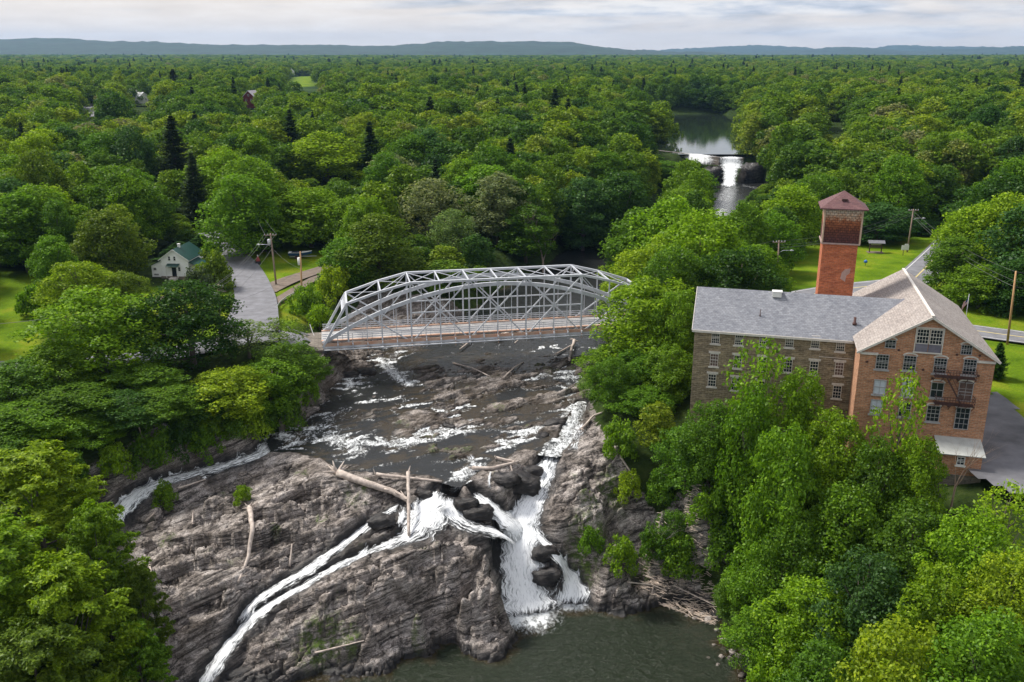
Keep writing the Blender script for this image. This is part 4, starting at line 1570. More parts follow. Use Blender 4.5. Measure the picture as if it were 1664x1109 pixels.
M_SASH = plain('grey_sash', (.36, .35, .35), .7, .15, 2)
windows(MO, mu, -mv, wl_list([
    (1447, 559, 1.15, 1.0, 3, 3, 'a'), (1570.5, 568.5, 1.15, 1.15, 4, 3, 'a'),
    (1433.5, 588, 1.35, 1.8, 4, 5, 's'), (1478, 590, 1.35, 1.8, 4, 5, 'sa'), (1527.5, 594.5, 1.35, 1.85, 4, 5, 'sa'), (1575.6, 596.5, 1.35, 1.85, 4, 5, 'sa'),
    (1429.5, 629, 1.35, 1.8, 2, 2, 'sc'), (1474.6, 631, 1.3, 2.0, 2, 2, 'sca'), (1522.4, 634, 1.35, 1.9, 2, 2, 'sa'), (1568.5, 637, 1.5, 2.3, 2, 3, 'ab'),
    (1424, 661, 1.35, 1.8, 2, 2, 'sc'), (1470, 665, 1.3, 1.9, 2, 3, 's'), (1516, 672, 1.4, 2.0, 3, 4, 'as'), (1563, 680, 1.5, 2.7, 3, 4, 'a')]), brick, M_SASH)
u0, z0 = bu(1509.6, 553.4)
windows(MO, mu, -mv, [(u0 - .73, z0 + .45, 1.3, 1.75, 4, 4, ''), (u0 + .73, z0 + .45, 1.3, 1.75, 4, 4, '')], brick)
mb = MB()
for s_ in (-1, 1):
    mb.box(MP(u0 + s_ * .72, -.06, z0 - .95), (1.34, .1, .95), (tuple(mu), tuple(mv), (0, 0, 1)))
mb.build('loading_door', plain('grey_door', (.16, .15, .19), .7, .2, 2), brick)
mb = MB().box(MP(u0, -.1, z0 - 1.52), (3.2, .24, .14), (tuple(mu), tuple(mv), (0, 0, 1)))
mb.box(MP(u0, -.08, z0 + 1.5), (3.1, .2, .14), (tuple(mu), tuple(mv), (0, 0, 1)))
for s_ in (-1, 1):
    mb.box(MP(u0 + s_ * 1.5, -.08, z0), (.1, .2, 2.9), (tuple(mu), tuple(mv), (0, 0, 1)))
mb.build('door_frame', M_TRIM, brick)
# iron wall anchors
for px, py in ((1460.5, 569), (1529, 574.5), (1555, 576.5), (1592, 578), (1500, 601), (1546, 613), (1556, 617), (1515, 615), (1590, 611), (1546, 657), (1541, 660), (1409, 588)):
    u, z = bu(px, py)
    m_ = MB()
    for k in range(4):
        a = k * math.pi / 4
        m_.beam(MP(u - .16 * math.cos(a), -.05, z - .16 * math.sin(a)), MP(u + .16 * math.cos(a), -.05, z + .16 * math.sin(a)), .05, .06, up=tuple(-mv))
    m_.build('wall_anchor', M_IRON, brick)
# fire escape
fe = empty('fire_escape', tuple(MP(10, 0, 0)))
fe.parent = brick


def fec(mb, name):
    o = mb.build(name, M_IRON, fe)
    o.matrix_parent_inverse = Matrix.Translation(-Vector(MP(10, 0, 0)))
    return o


plats = []
for (xa, ya, xb, yb) in ((1517, 609, 1583, 612), (1517, 653, 1580, 656)):
    ua, za = bu(xa, ya)
    ub, zb = bu(xb, yb)
    z = (za + zb) / 2
    plats.append((ua, ub, z))
    mb = MB()
    for k in range(7):
        mb.beam(MP(ua, -.15 - k * .17, z), MP(ub, -.15 - k * .17, z), .05, .05)
    for k in range(6):
        u = ua + (ub - ua) * k / 5
        mb.beam(MP(u, 0, z - .06), MP(u, -1.25, z - .06), .06, .08)
        mb.beam(MP(u, 0, z - .9), MP(u, -1.1, z - .08), .05, .05)
    fec(mb, 'platform')
    mb = MB()
    for h in (.35, .7, 1.0):
        mb.beam(MP(ua, -1.25, z + h), MP(ub, -1.25, z + h), .05, .05)
        for u in (ua, ub):
            mb.beam(MP(u, 0, z + h), MP(u, -1.25, z + h), .05, .05)
    for k in range(15):
        u = ua + (ub - ua) * k / 14
        mb.beam(MP(u, -1.25, z), MP(u, -1.25, z + 1.0), .035, .035)
    fec(mb, 'railing')
(ua, ub, z1), (_, _, z2) = plats
mb = MB()
sx0, sx1 = bu(1536, 612)[0], bu(1560, 655)[0]
for yy_ in (-.55, -1.15):
    mb.beam(MP(sx0, yy_, z1), MP(sx1, yy_, z2), .06, .18)
    mb.beam(MP(sx0, yy_, z1 + .9), MP(sx1, yy_, z2 + .9), .04, .05)
for k in range(1, 12):
    f_ = k / 12
    mb.beam(MP(sx0 + (sx1 - sx0) * f_, -.55, z1 + (z2 - z1) * f_), MP(sx0 + (sx1 - sx0) * f_, -1.15, z1 + (z2 - z1) * f_), .2, .03)
fec(mb, 'stair')

# stone wing
stone = empty('stone_mill', (0, 0, 0))
tag(stone, 'long brown fieldstone mill wing with a grey slate roof left of the brick block', 'mill building')
SB, SD, SL, SE, SR = 5.6, 11.0, 20.0, 10.7, 14.75
mb = MB()
mb.poly([MP(-SL, SB, BASE), MP(-.02, SB, BASE), MP(-.02, SB, SE), MP(-SL, SB, SE)])
mb.poly([MP(-.02, SB + SD, BASE), MP(-SL, SB + SD, BASE), MP(-SL, SB + SD, SE), MP(-.02, SB + SD, SE)])
mb.poly([MP(-SL, SB + SD, BASE), MP(-SL, SB, BASE), MP(-SL, SB, SE), MP(-SL, SB + SD / 2, SR - .2), MP(-SL, SB + SD, SE)])
mb.build('wall', M_STONE, stone)
sl_ = (SR - SE) / (SD / 2)
rx = (SR + .22 - (BE + .25)) / dz      # how far the wing ridge runs over the brick roof
sx = (SE - .4 * sl_ + .22 - (BE + .25)) / dz
rx, sx = rx + .02, sx + .0
roof_slab('roof', [MP(-SL - .3, SB - .4, SE - .4 * sl_ + .22), MP(-.47, SB - .4, SE - .4 * sl_ + .22), MP(rx, SB + SD / 2, SR + .22), MP(-SL - .3, SB + SD / 2, SR + .22)], M_SLATE, .2, stone)
roof_slab('roof', [MP(-.47, SB + SD + .4, SE - .4 * sl_ + .22), MP(-SL - .3, SB + SD + .4, SE - .4 * sl_ + .22), MP(-SL - .3, SB + SD / 2, SR + .22), MP(rx, SB + SD / 2, SR + .22)], M_SLATE, .2, stone)
MB().beam(MP(-SL - .3, SB - .46, SE - .4 * sl_ + .05), MP(-.3, SB - .46, SE - .4 * sl_ + .05), .14, .3).build('eave_board', M_TRIM, stone)
MB().beam(MP(-.50, SB - .44, SE - .4 * sl_ + .26), MP(rx, SB + SD / 2, SR + .27), .42, .06).build('valley_flashing', plain('lead', (.13, .13, .16), .6, .1, 2), stone)
MB().beam(MP(-SL - .32, SB - .42, SE - .4 * sl_ + .12), MP(-SL - .32, SB + SD / 2, SR + .14), .08, .22).build('rake_board', M_TRIM, stone)


def su(px, py):
    q = on_plane(px, py, MP(0, SB, 0), mv)
    return float(np.dot(q - MP(0, SB, 0), mu)), float(q[2])


def sw(lst):
    return [(*su(px, py), w, h, a, b, st) for px, py, w, h, a, b, st in lst]


ws = []
for i, (xp, ya, yb, yc) in enumerate(((1163, 548.5, 585, 618), (1201, 551, 588, 624), (1241, 553, 591, 629), (1283, 554.5, 594.5, 632), (1325, 556, 597.5, 634), (1366, 561, 599.5, 637))):
    ws.append((xp, ya, .98, 1.62, 4, 5, 's'))
    ws.append((xp - 2.5, yb, .98, 1.72, 3, 4, 'lsb' if i in (0, 5) else 'ls'))
    ws.append((xp - 6, yc, .98, 1.7, 3, 4, 'ls'))
windows(MP(0, SB, 0), mu, -mv, sw(ws), stone)
u, z = su(1366, 575)
MB().beam(MP(-4.2, SB - .05, z - .6), MP(-.1, SB - .05, z - .6), .06, .07, up=tuple(-mv)).build('drain_pipe', M_TRIM, stone)


def on_wing_roof(px, py):
    nrm = np.cross(mu, (mv * SD / 2 + up_(SR - SE)))
    return on_plane(px, py, MP(-5, SB, SE + .22), nrm / np.linalg.norm(nrm))


q = on_wing_roof(1262.5, 481)
MB().box(q + up_(.25), (1.15, .9, .7), (tuple(mu), tuple(mv), (0, 0, 1))).box(q + up_(.63), (1.3, 1.05, .08), (tuple(mu), tuple(mv), (0, 0, 1))).build('roof_hatch', M_WHITE, stone)
for px, py, r_ in ((1388.5, 527, .16), (1235, 514, .05)):
    q = on_wing_roof(px, py)
    MB().tube([q - up_(.1), q + up_(.2), q + up_(.25), q + up_(.9)], [r_ * 1.8, r_ * 1.5, r_, r_], 8).build('vent_pipe', M_IRON, stone)

# tower behind the wing
tower = empty('brick_tower', (0, 0, 0))
tag(tower, 'square orange brick water tower with rusty shingled top and maroon pyramid roof', 'tower')
T0a, T0b, TS = -4.35, 17.1, 4.5
q0 = MP(T0a, T0b, 0)


def TPt(a, b, z):
    return MP(T0a + a, T0b + b, z)


TZ = zat(*TPt(2, 0, 0)[:2], 338.5)
TA = zat(*TPt(TS / 2, TS / 2, 0)[:2], 309.8)
TB = zat(*TPt(2, 0, 0)[:2], 395)
mb = MB()
for (a, b), (c_, d_) in (((0, 0), (TS, 0)), ((TS, 0), (TS, TS)), ((TS, TS), (0, TS)), ((0, TS), (0, 0))):
    mb.poly([TPt(a, b, BASE), TPt(c_, d_, BASE), TPt(c_, d_, TB), TPt(a, b, TB)])
mb.build('wall', M_TOWER, tower)


def rust_shingles():
    m, t, b = newmat('rust_shingles')
    uv = N(t, 'ShaderNodeTexCoord').outputs['UV']
    br = N(t, 'ShaderNodeTexBrick')
    for k, v in (('Scale', 1.0), ('Brick Width', .5), ('Row Height', .33), ('Mortar Size', .035), ('Mortar Smooth', .3)):
        br.inputs[k].default_value = v
    br.inputs['Color1'].default_value = (1, 1, 1, 1)
    br.inputs['Color2'].default_value = (.7, .7, .7, 1)
    br.inputs['Mortar'].default_value = (.25, .2, .2, 1)
    L_(t, uv, br.inputs['Vector'])
    sp_ = N(t, 'ShaderNodeSeparateXYZ')
    L_(t, posn(t), sp_.inputs[0])
    hz = N(t, 'ShaderNodeMapRange')
    L_(t, sp_.outputs['Z'], hz.inputs[0])
    hz.inputs[1].default_value = TB
    hz.inputs[2].default_value = TZ
    n = noise(t, uv, 1.6, 7, .75)
    f = math_(t, 'ADD', hz.outputs[0], math_(t, 'MULTIPLY', math_(t, 'SUBTRACT', n, .5), .9))
    c = ramp(t, f, [(.05, (.09, .03, .03)), (.35, (.13, .04, .02)), (.62, (.33, .11, .04)), (.78, (.50, .36, .25)), (.95, (.66, .60, .50))])
    sp2 = ramp(t, noise(t, uv, 4.5, 4, .7), [(.55, (1, 1, 1)), (.68, (2.4, 1.9, 1.5))])
    c = mixc(t, 1, c.outputs[0], sp2.outputs[0], 'MULTIPLY')
    c = mixc(t, 1, c, br.outputs[0], 'MULTIPLY')
    L_(t, c, b.inputs['Base Color'])
    b.inputs['Roughness'].default_value = .85
    return m


mb = MB()
e_ = .12
for (a, b), (c_, d_) in (((-e_, -e_), (TS + e_, -e_)), ((TS + e_, -e_), (TS + e_, TS + e_)), ((TS + e_, TS + e_), (-e_, TS + e_)), ((-e_, TS + e_), (-e_, -e_))):
    mb.poly([TPt(a, b, TB), TPt(c_, d_, TB), TPt(c_, d_, TZ), TPt(a, b, TZ)])
mb.poly([TPt(-e_, -e_, TB), TPt(-e_, TS + e_, TB), TPt(TS + e_, TS + e_, TB), TPt(TS + e_, -e_, TB)])
mb.build('shingled_top', rust_shingles(), tower)
mb = MB()
for k in range(4):
    pass
mb.box(TPt(TS / 2, TS / 2, TB - .1), (TS + .5, TS + .5, .2), (tuple(mu), tuple(mv), (0, 0, 1)))
mb.build('belt_course', plain('belt_stone', (.38, .27, .24), .9, .2, 2), tower)
for a, b in ((-.14, -.14), (TS + .14, -.14)):
    MB().beam(TPt(a, b, TB + .0), TPt(a, b, TZ), .2, .2).build('corner_board', plain('corner_paint', (.50, .36, .26), .8, .2, 2), tower)
ov = .75
cn = [TPt(-ov, -ov, TZ), TPt(TS + ov, -ov, TZ), TPt(TS + ov, TS + ov, TZ), TPt(-ov, TS + ov, TZ)]
ap = TPt(TS / 2, TS / 2, TA)
mb = MB()
for k in range(4):
    mb.poly([cn[k], cn[(k + 1) % 4], ap])
mb.poly([c_ - up_(.0) for c_ in cn][::-1])
rfm = mb.build('roof', M_MAROON, tower)
q = (ap * .45 + (cn[0] + cn[1]) / 2 * .55)
MB().box(q + up_(.12), (.7, .5, .25), (tuple(mu), tuple(mv), (0, 0, 1))).build('roof_vent', M_IRON, rfm)
mb = MB()
for k in range(4):
    mb.beam(cn[k] - up_(.07), cn[(k + 1) % 4] - up_(.07), .1, .14)
mb.build('eave_board', M_MAROON, tower)
mb = MB()
rgp = on_plane(1371, 447, q0, mv)
pts = [(-.4, -.55), (.25, -.95), (.35, -.1), (.75, .3), (.8, .95), (.1, .8), (-.3, .3)]
mb.poly([rgp + mu * a + up_(b) - mv * .02 for a, b in pts])
mb.build('mortar_patch', plain('patch_mortar', (.42, .27, .22), .9, .12, 2), tower)

# lean-to shed at the foot of the gable
shed = empty('brick_shed', (0, 0, 0))
tag(shed, 'small brick lean-to shed with a pale grey roof at the foot of the mill gable', 'shed')
sa, sb_ = 9.7, 14.35
zt = zat(*MP(12, -.1, 0)[:2], 711)
zf = zat(*MP(12, -3.4, 0)[:2], 740)
zb_ = -4.2
mb = MB()
mb.poly([MP(sa, -3.1, -8), MP(sb_, -3.1, -8), MP(sb_, -3.1, zf), MP(sa, -3.1, zf)])
mb.poly([MP(sa, -.06, -8), MP(sa, -3.1, -8), MP(sa, -3.1, zf), MP(sa, -.06, zt - .1)])
mb.poly([MP(sb_, -3.1, -8), MP(sb_, -.06, -8), MP(sb_, -.06, zt - .1), MP(sb_, -3.1, zf)])
mb.build('wall', M_BRICK, shed)
MB().box(MP((sa + sb_) / 2, -1.75, zf - 4.45), (sb_ - sa + .3, 3.0, 3.6), (tuple(mu), tuple(mv), (0, 0, 1))).build('foundation', M_ABUT, shed)
roof_slab('roof', [MP(sa - .25, -3.55, zf + .02), MP(sb_ + .25, -3.55, zf + .02), MP(sb_ + .25, -.03, zt), MP(sa - .25, -.03, zt)], plain('pale_shed_roof', (.42, .43, .41), .8, .12, 1.2), .12, shed)
uq = on_plane(1561, 749, MP(0, -3.1, 0), mv)
windows(MP(0, -3.1, 0), mu, -mv, [(float(np.dot(uq - MP(0, -3.1, 0), mu)), float(uq[2]), .8, 1.0, 2, 3, 's')], shed, M_WHITE)


# ------------------------------------------------------------------ trees
def leaf_quads(C, Nn, size, rng, aspect=.62):
    """one small rhombic leaf cluster per point"""
    n = len(C)
    r = rng.normal(size=(n, 3))
    a = np.cross(Nn, r)
    a /= np.linalg.norm(a, axis=1)[:, None] + 1e-9
    b = np.cross(Nn, a)
    s = (size * rng.uniform(.65, 1.35, n))[:, None]
    V = np.stack([C - a * s, C - b * s * aspect + Nn * s * .12, C + a * s, C + b * s * aspect + Nn * s * .12], 1).reshape(-1, 3)
    F_ = np.arange(n * 4).reshape(-1, 4)
    return V, F_


def crown_mesh(name, seed, R=5.0, H=15.0, base=.2, nc=60, lp=110, ls=.34, prof='dome', flat=.8, csz=(.24, .40), gap=.0, inner=.12):
    rng = np.random.default_rng(seed)
    Cs, Ns = [], []
    cents = []
    z0 = H * base
    Hc = H - z0
    lob = rng.uniform(0, 6.28, 3)
    for i in range(nc):
        h = ((i + .5) / nc) ** .8
        if prof == 'dome':
            rr = math.sin(math.pi * min(1, .12 + .86 * h) ** .95) ** .55
        elif prof == 'tall':
            rr = math.sin(math.pi * min(1, .08 + .9 * h)) ** .7
        elif prof == 'bush':
            rr = math.sqrt(max(0, 1 - (h * .96) ** 2))
        else:
            rr = 1
        th = i * 2.39996 + rng.normal() * .35
        lobe = 1 + .16 * math.sin(2 * th + lob[0]) + .12 * math.sin(3 * th + lob[1] + 4 * h)
        q = rr * R * lobe * rng.uniform(.55, .88) * (1 if rng.random() > .18 else .45)
        cr = R * rng.uniform(*csz) * (1.05 - .35 * h)
        cz = z0 + Hc * h * .93 + rng.normal() * .25
        cents.append((q * math.cos(th), q * math.sin(th), cz, cr))
        n = int(lp * (cr / (R * .32)) ** 2 * rng.uniform(.8, 1.2))
        d = rng.normal(size=(n * 2, 3))
        d /= np.linalg.norm(d, axis=1)[:, None]
        out = np.array([math.cos(th) * .8, math.sin(th) * .8, .55])
        keep = (d @ out > -.45 + rng.normal(size=n * 2) * .25)
        d = d[keep][:n]
        rad = cr * (rng.uniform(.35, 1, len(d)) ** .4) * (1 + .28 * np.sin(d[:, 0] * 5 + i) * np.sin(d[:, 1] * 6 + i * 2))
        pts = np.array([q * math.cos(th), q * math.sin(th), cz]) + d * rad[:, None] * np.array([1, 1, flat])
        pts += rng.normal(size=pts.shape) * ls * .5
        nn = d * .55 + rng.normal(size=d.shape) * .42 + np.array([0, 0, .35])
        nn /= np.linalg.norm(nn, axis=1)[:, None]
        Cs.append(pts)
        Ns.append(nn)
    ni = int(nc * lp * inner)
    d = rng.normal(size=(ni, 3))
    d /= np.linalg.norm(d, axis=1)[:, None]
    pts = d * (rng.uniform(0, .62, ni)[:, None]) * np.array([R, R, Hc * .45]) + np.array([0, 0, z0 + Hc * .48])
    Cs.append(pts)
    Ns.append(d)
    C = np.concatenate(Cs)
    Nn = np.concatenate(Ns)
    V, F_ = leaf_quads(C, Nn, ls, rng)
    me = np_mesh(name, V, F_)
    me.materials.append(M_LEAF)
    return me, cents


def trunk_mesh(name, cents, H, r0=.28, base=.2, nl=9, seed=0, lean=.3):
    rng = random.Random(seed)
    mb = MB()
    lx, ly = rng.uniform(-lean, lean), rng.uniform(-lean, lean)
    pts = [(0, 0, -1.5), (lx * .1, ly * .1, H * .12), (lx * .5, ly * .5, H * .35), (lx, ly, H * .6), (lx * 1.2, ly * 1.2, H * .82)]
    mb.tube(pts, [r0 * 1.25, r0, r0 * .78, r0 * .45, r0 * .12], 7)
    for q in rng.sample(cents, min(nl, len(cents))):
        f = rng.uniform(.22, .55)
        s = Vector((lx * f * 1.5, ly * f * 1.5, H * f))
        e = Vector(q[:3])
        if e.z < s.z + .5:
            s.z = max(H * .12, e.z - 1.5)
        m = s.lerp(e, .5) + Vector((rng.uniform(-.3, .3), rng.uniform(-.3, .3), -.3))
        mb.tube([s, m, e], [r0 * .42, r0 * .26, r0 * .07], 5)
    me = mb.mesh(name)
    me.materials.append(M_BARK)
    return me


def conifer_mesh(name, seed, H=18.0, R=3.6, nb=40, per=9, ls=.26, base=.08, npb=60, droop=.22):
    rng = np.random.default_rng(seed)
    Cs, Ns = [], []
    for i in range(nb):
        h = (i + .5) / nb
        z = H * (base + (1 - base) * (h + rng.uniform(-.4, .4) / nb))
        L = R * (1 - h) ** .85 * rng.uniform(.75, 1.15) + .25
        for k in range(per):
            th = rng.uniform(0, 6.28)
            l = L * rng.uniform(.6, 1.1)
            n = int(npb * l / R) + 8
            t = rng.uniform(.1, 1, n)
            side = rng.normal(size=n) * .22 * l * (1.1 - t)
            x = t * l
            pts = np.stack([x * math.cos(th) - side * math.sin(th), x * math.sin(th) + side * math.cos(th), z - droop * x + .35 * x * t + rng.normal(size=n) * .12], 1)
            nn = np.stack([rng.normal(size=n) * .35, rng.normal(size=n) * .35, np.ones(n)], 1)
            nn /= np.linalg.norm(nn, axis=1)[:, None]
            Cs.append(pts)
            Ns.append(nn)
    V, F_ = leaf_quads(np.concatenate(Cs), np.concatenate(Ns), ls, rng, .38)
    me = np_mesh(name, V, F_)
    me.materials.append(M_LEAF)
    mb = MB().tube([(0, 0, -1), (0, 0, H * .5), (0, 0, H * .98)], [.26, .16, .03], 7)
    t = mb.mesh(name + '_stem')
    t.materials.append(M_BARK)
    return me, t


def feather_mesh(name, seed, R=5.0, H=15.0, ls=.17, npad=150, per=330, base=.12):
    """airy crown of drooping sprays"""
    rng = np.random.default_rng(seed)
    Cs, Ns, cents = [], [], []
    for i in range(npad):
        h = ((i + .5) / npad)
        rr = math.sin(math.pi * min(1, .15 + .84 * h)) ** .6
        th = i * 2.39996 + rng.normal() * .4
        q = R * rr * rng.uniform(.35, 1.0)
        z = H * (base + (1 - base) * h * .95)
        c = np.array([q * math.cos(th), q * math.sin(th), z])
        cents.append((*c, 1.0))
        L = R * rng.uniform(.22, .38)
        od = np.array([math.cos(th), math.sin(th), rng.uniform(.15, .7)])
        od /= np.linalg.norm(od)
        sdv = np.array([-math.sin(th), math.cos(th), 0])
        upv = np.cross(od, sdv)
        n = int(per * rng.uniform(.7, 1.3))
        t = rng.uniform(-.6, 1, n)
        w = rng.normal(size=n) * .36 * (1.05 - np.abs(t))
        pts = c + od * (t * L)[:, None] + sdv * (w * L)[:, None] - upv * ((.28 * w * w + .12 * t * t) * L + rng.normal(size=n) * .07 * L)[:, None]
        pts[:, 2] -= .22 * L * np.clip(t, 0, 1) ** 2
        nn = -upv + rng.normal(size=(n, 3)) * .45
        nn[:, 2] = np.abs(nn[:, 2]) + .2
        nn /= np.linalg.norm(nn, axis=1)[:, None]
        Cs.append(pts)
        Ns.append(nn)
    V, F_ = leaf_quads(np.concatenate(Cs), np.concatenate(Ns), ls, rng, .45)
    me = np_mesh(name, V, F_)
    me.materials.append(M_LEAF)
    return me, cents


def branch_tree_mesh(name, seed, H=14.0, levels=4, r0=.25, mat=None, spread=.55):
    rng = random.Random(seed)
    mb = MB()

    def grow(p, d, L, r, lv):
        pts = [p]
        rad = [r]
        q, dd = p.copy(), d.copy()
        for k in range(4):
            dd = (dd + Vector((rng.uniform(-1, 1), rng.uniform(-1, 1), rng.uniform(-.3, .8))) * .13).normalized()
            q = q + dd * (L / 4)
            pts.append(q.copy())
            rad.append(r * (1 - .16 * (k + 1)))
        mb.tube(pts, rad, 5, cap=False)
        if lv <= 0:
            return
        for k in range(rng.randint(2, 4)):
            i = rng.randint(2, 4)
            nd = (dd + Vector((rng.uniform(-1, 1), rng.uniform(-1, 1), rng.uniform(-.2, .7))) * spread * 1.5).normalized()
            grow(pts[i], nd, L * rng.uniform(.55, .8), rad[i] * .68, lv - 1)
    grow(Vector((0, 0, -.8)), Vector((0, 0, 1)), H * .42, r0, levels)
    me = mb.mesh(name)
    me.materials.append(mat or M_DEADBRANCH)
    return me


PROTO = {}


def mk(key, n, **kw):
    L = []
    for i in range(n):
        k = dict(kw)
        me, ce = crown_mesh('crown', hash(key) % 1 + sum(map(ord, key)) * 7 + i * 31, **k)
        L.append((me, trunk_mesh('trunk', ce, k.get('H', 15.0), seed=i + 5, r0=k.get('R', 5) * .055), k.get('R', 5.0), k.get('H', 15.0)))
    PROTO[key] = L


mk('broad', 5, R=5.0, H=15.0, nc=80, lp=230, ls=.185, base=.12)
mk('tall', 2, R=4.0, H=17.0, nc=76, lp=210, ls=.18, base=.14, prof='tall')
mk('fine', 4, R=5.0, H=13.0, nc=110, lp=300, ls=.155, base=.12, csz=(.17, .30))
mk('willow', 2, R=5.0, H=13.0, nc=80, lp=150, ls=.19, base=.08, flat=1.1, csz=(.2, .32))
mk('bush', 2, R=2.5, H=3.2, nc=26, lp=170, ls=.14, base=.02, prof='bush')
mk('airy', 2, R=4.0, H=13.0, nc=60, lp=70, ls=.19, base=.3, csz=(.18, .3), inner=.03)
for key, n_, kw in (('feather', 2, dict()),):
    L = []
    for i in range(n_):
        me, ce = feather_mesh('crown', 500 + i)
        L.append((me, trunk_mesh('trunk', ce, 15.0, seed=i, r0=.25), 5.0, 15.0))
    PROTO[key] = L
L = []
for i in range(2):
    me, tm = conifer_mesh('crown', 900 + i)
    L.append((me, tm, 3.6, 18.0))
PROTO['pine'] = L
me, tm = conifer_mesh('crown', 950, H=8, R=2.2, nb=30, per=12, ls=.16, npb=60, droop=.1)
PROTO['spruce'] = [(me, tm, 2.2, 8.0)]

PAL = {'bright': (0.158, 0.275, 0.012), 'lime': (0.205, 0.31, 0.014), 'yellow': (0.193, 0.287, 0.012), 'mid': (0.084, 0.175, 0.013), 'fresh': (0.117, 0.228, 0.013), 'dark': (0.037, 0.096, 0.014), 'blue': (0.053, 0.123, 0.029), 'grey': (0.164, 0.205, 0.094), 'pale': (0.152, 0.222, 0.07), 'olive': (0.117, 0.181, 0.016), 'dusk': (0.047, 0.073, 0.033)}
tree_n = {}


def place_tree(x, y, H, Rr, kind, colr, label, group=None, cat='tree', name=None, z=None, rng=random):
    L = PROTO[kind]
    me, tm, R0, H0 = L[rng.randrange(len(L))]
    z = float(ground_z(x, y)) if z is None else z
    nm = name or ('pine_tree' if kind in ('pine',) else 'spruce_tree' if kind == 'spruce' else 'bush' if kind == 'bush' else 'tree')
    root = bpy.data.objects.new(nm, tm)
    COL.objects.link(root)
    root.location = (x, y, z - .25)
    root.rotation_euler = (0, 0, rng.uniform(0, 6.28))
    root.scale = (Rr / R0, Rr / R0, H / H0)
    cr = bpy.data.objects.new('crown', me)
    COL.objects.link(cr)
    cr.parent = root
    c = PAL[colr] if isinstance(colr, str) else colr
    f = rng.uniform(.88, 1.12)
    cr.color = (c[0] * f * rng.uniform(.93, 1.07), c[1] * f, c[2] * f, 1)
    tag(root, label, cat, group)
    return root


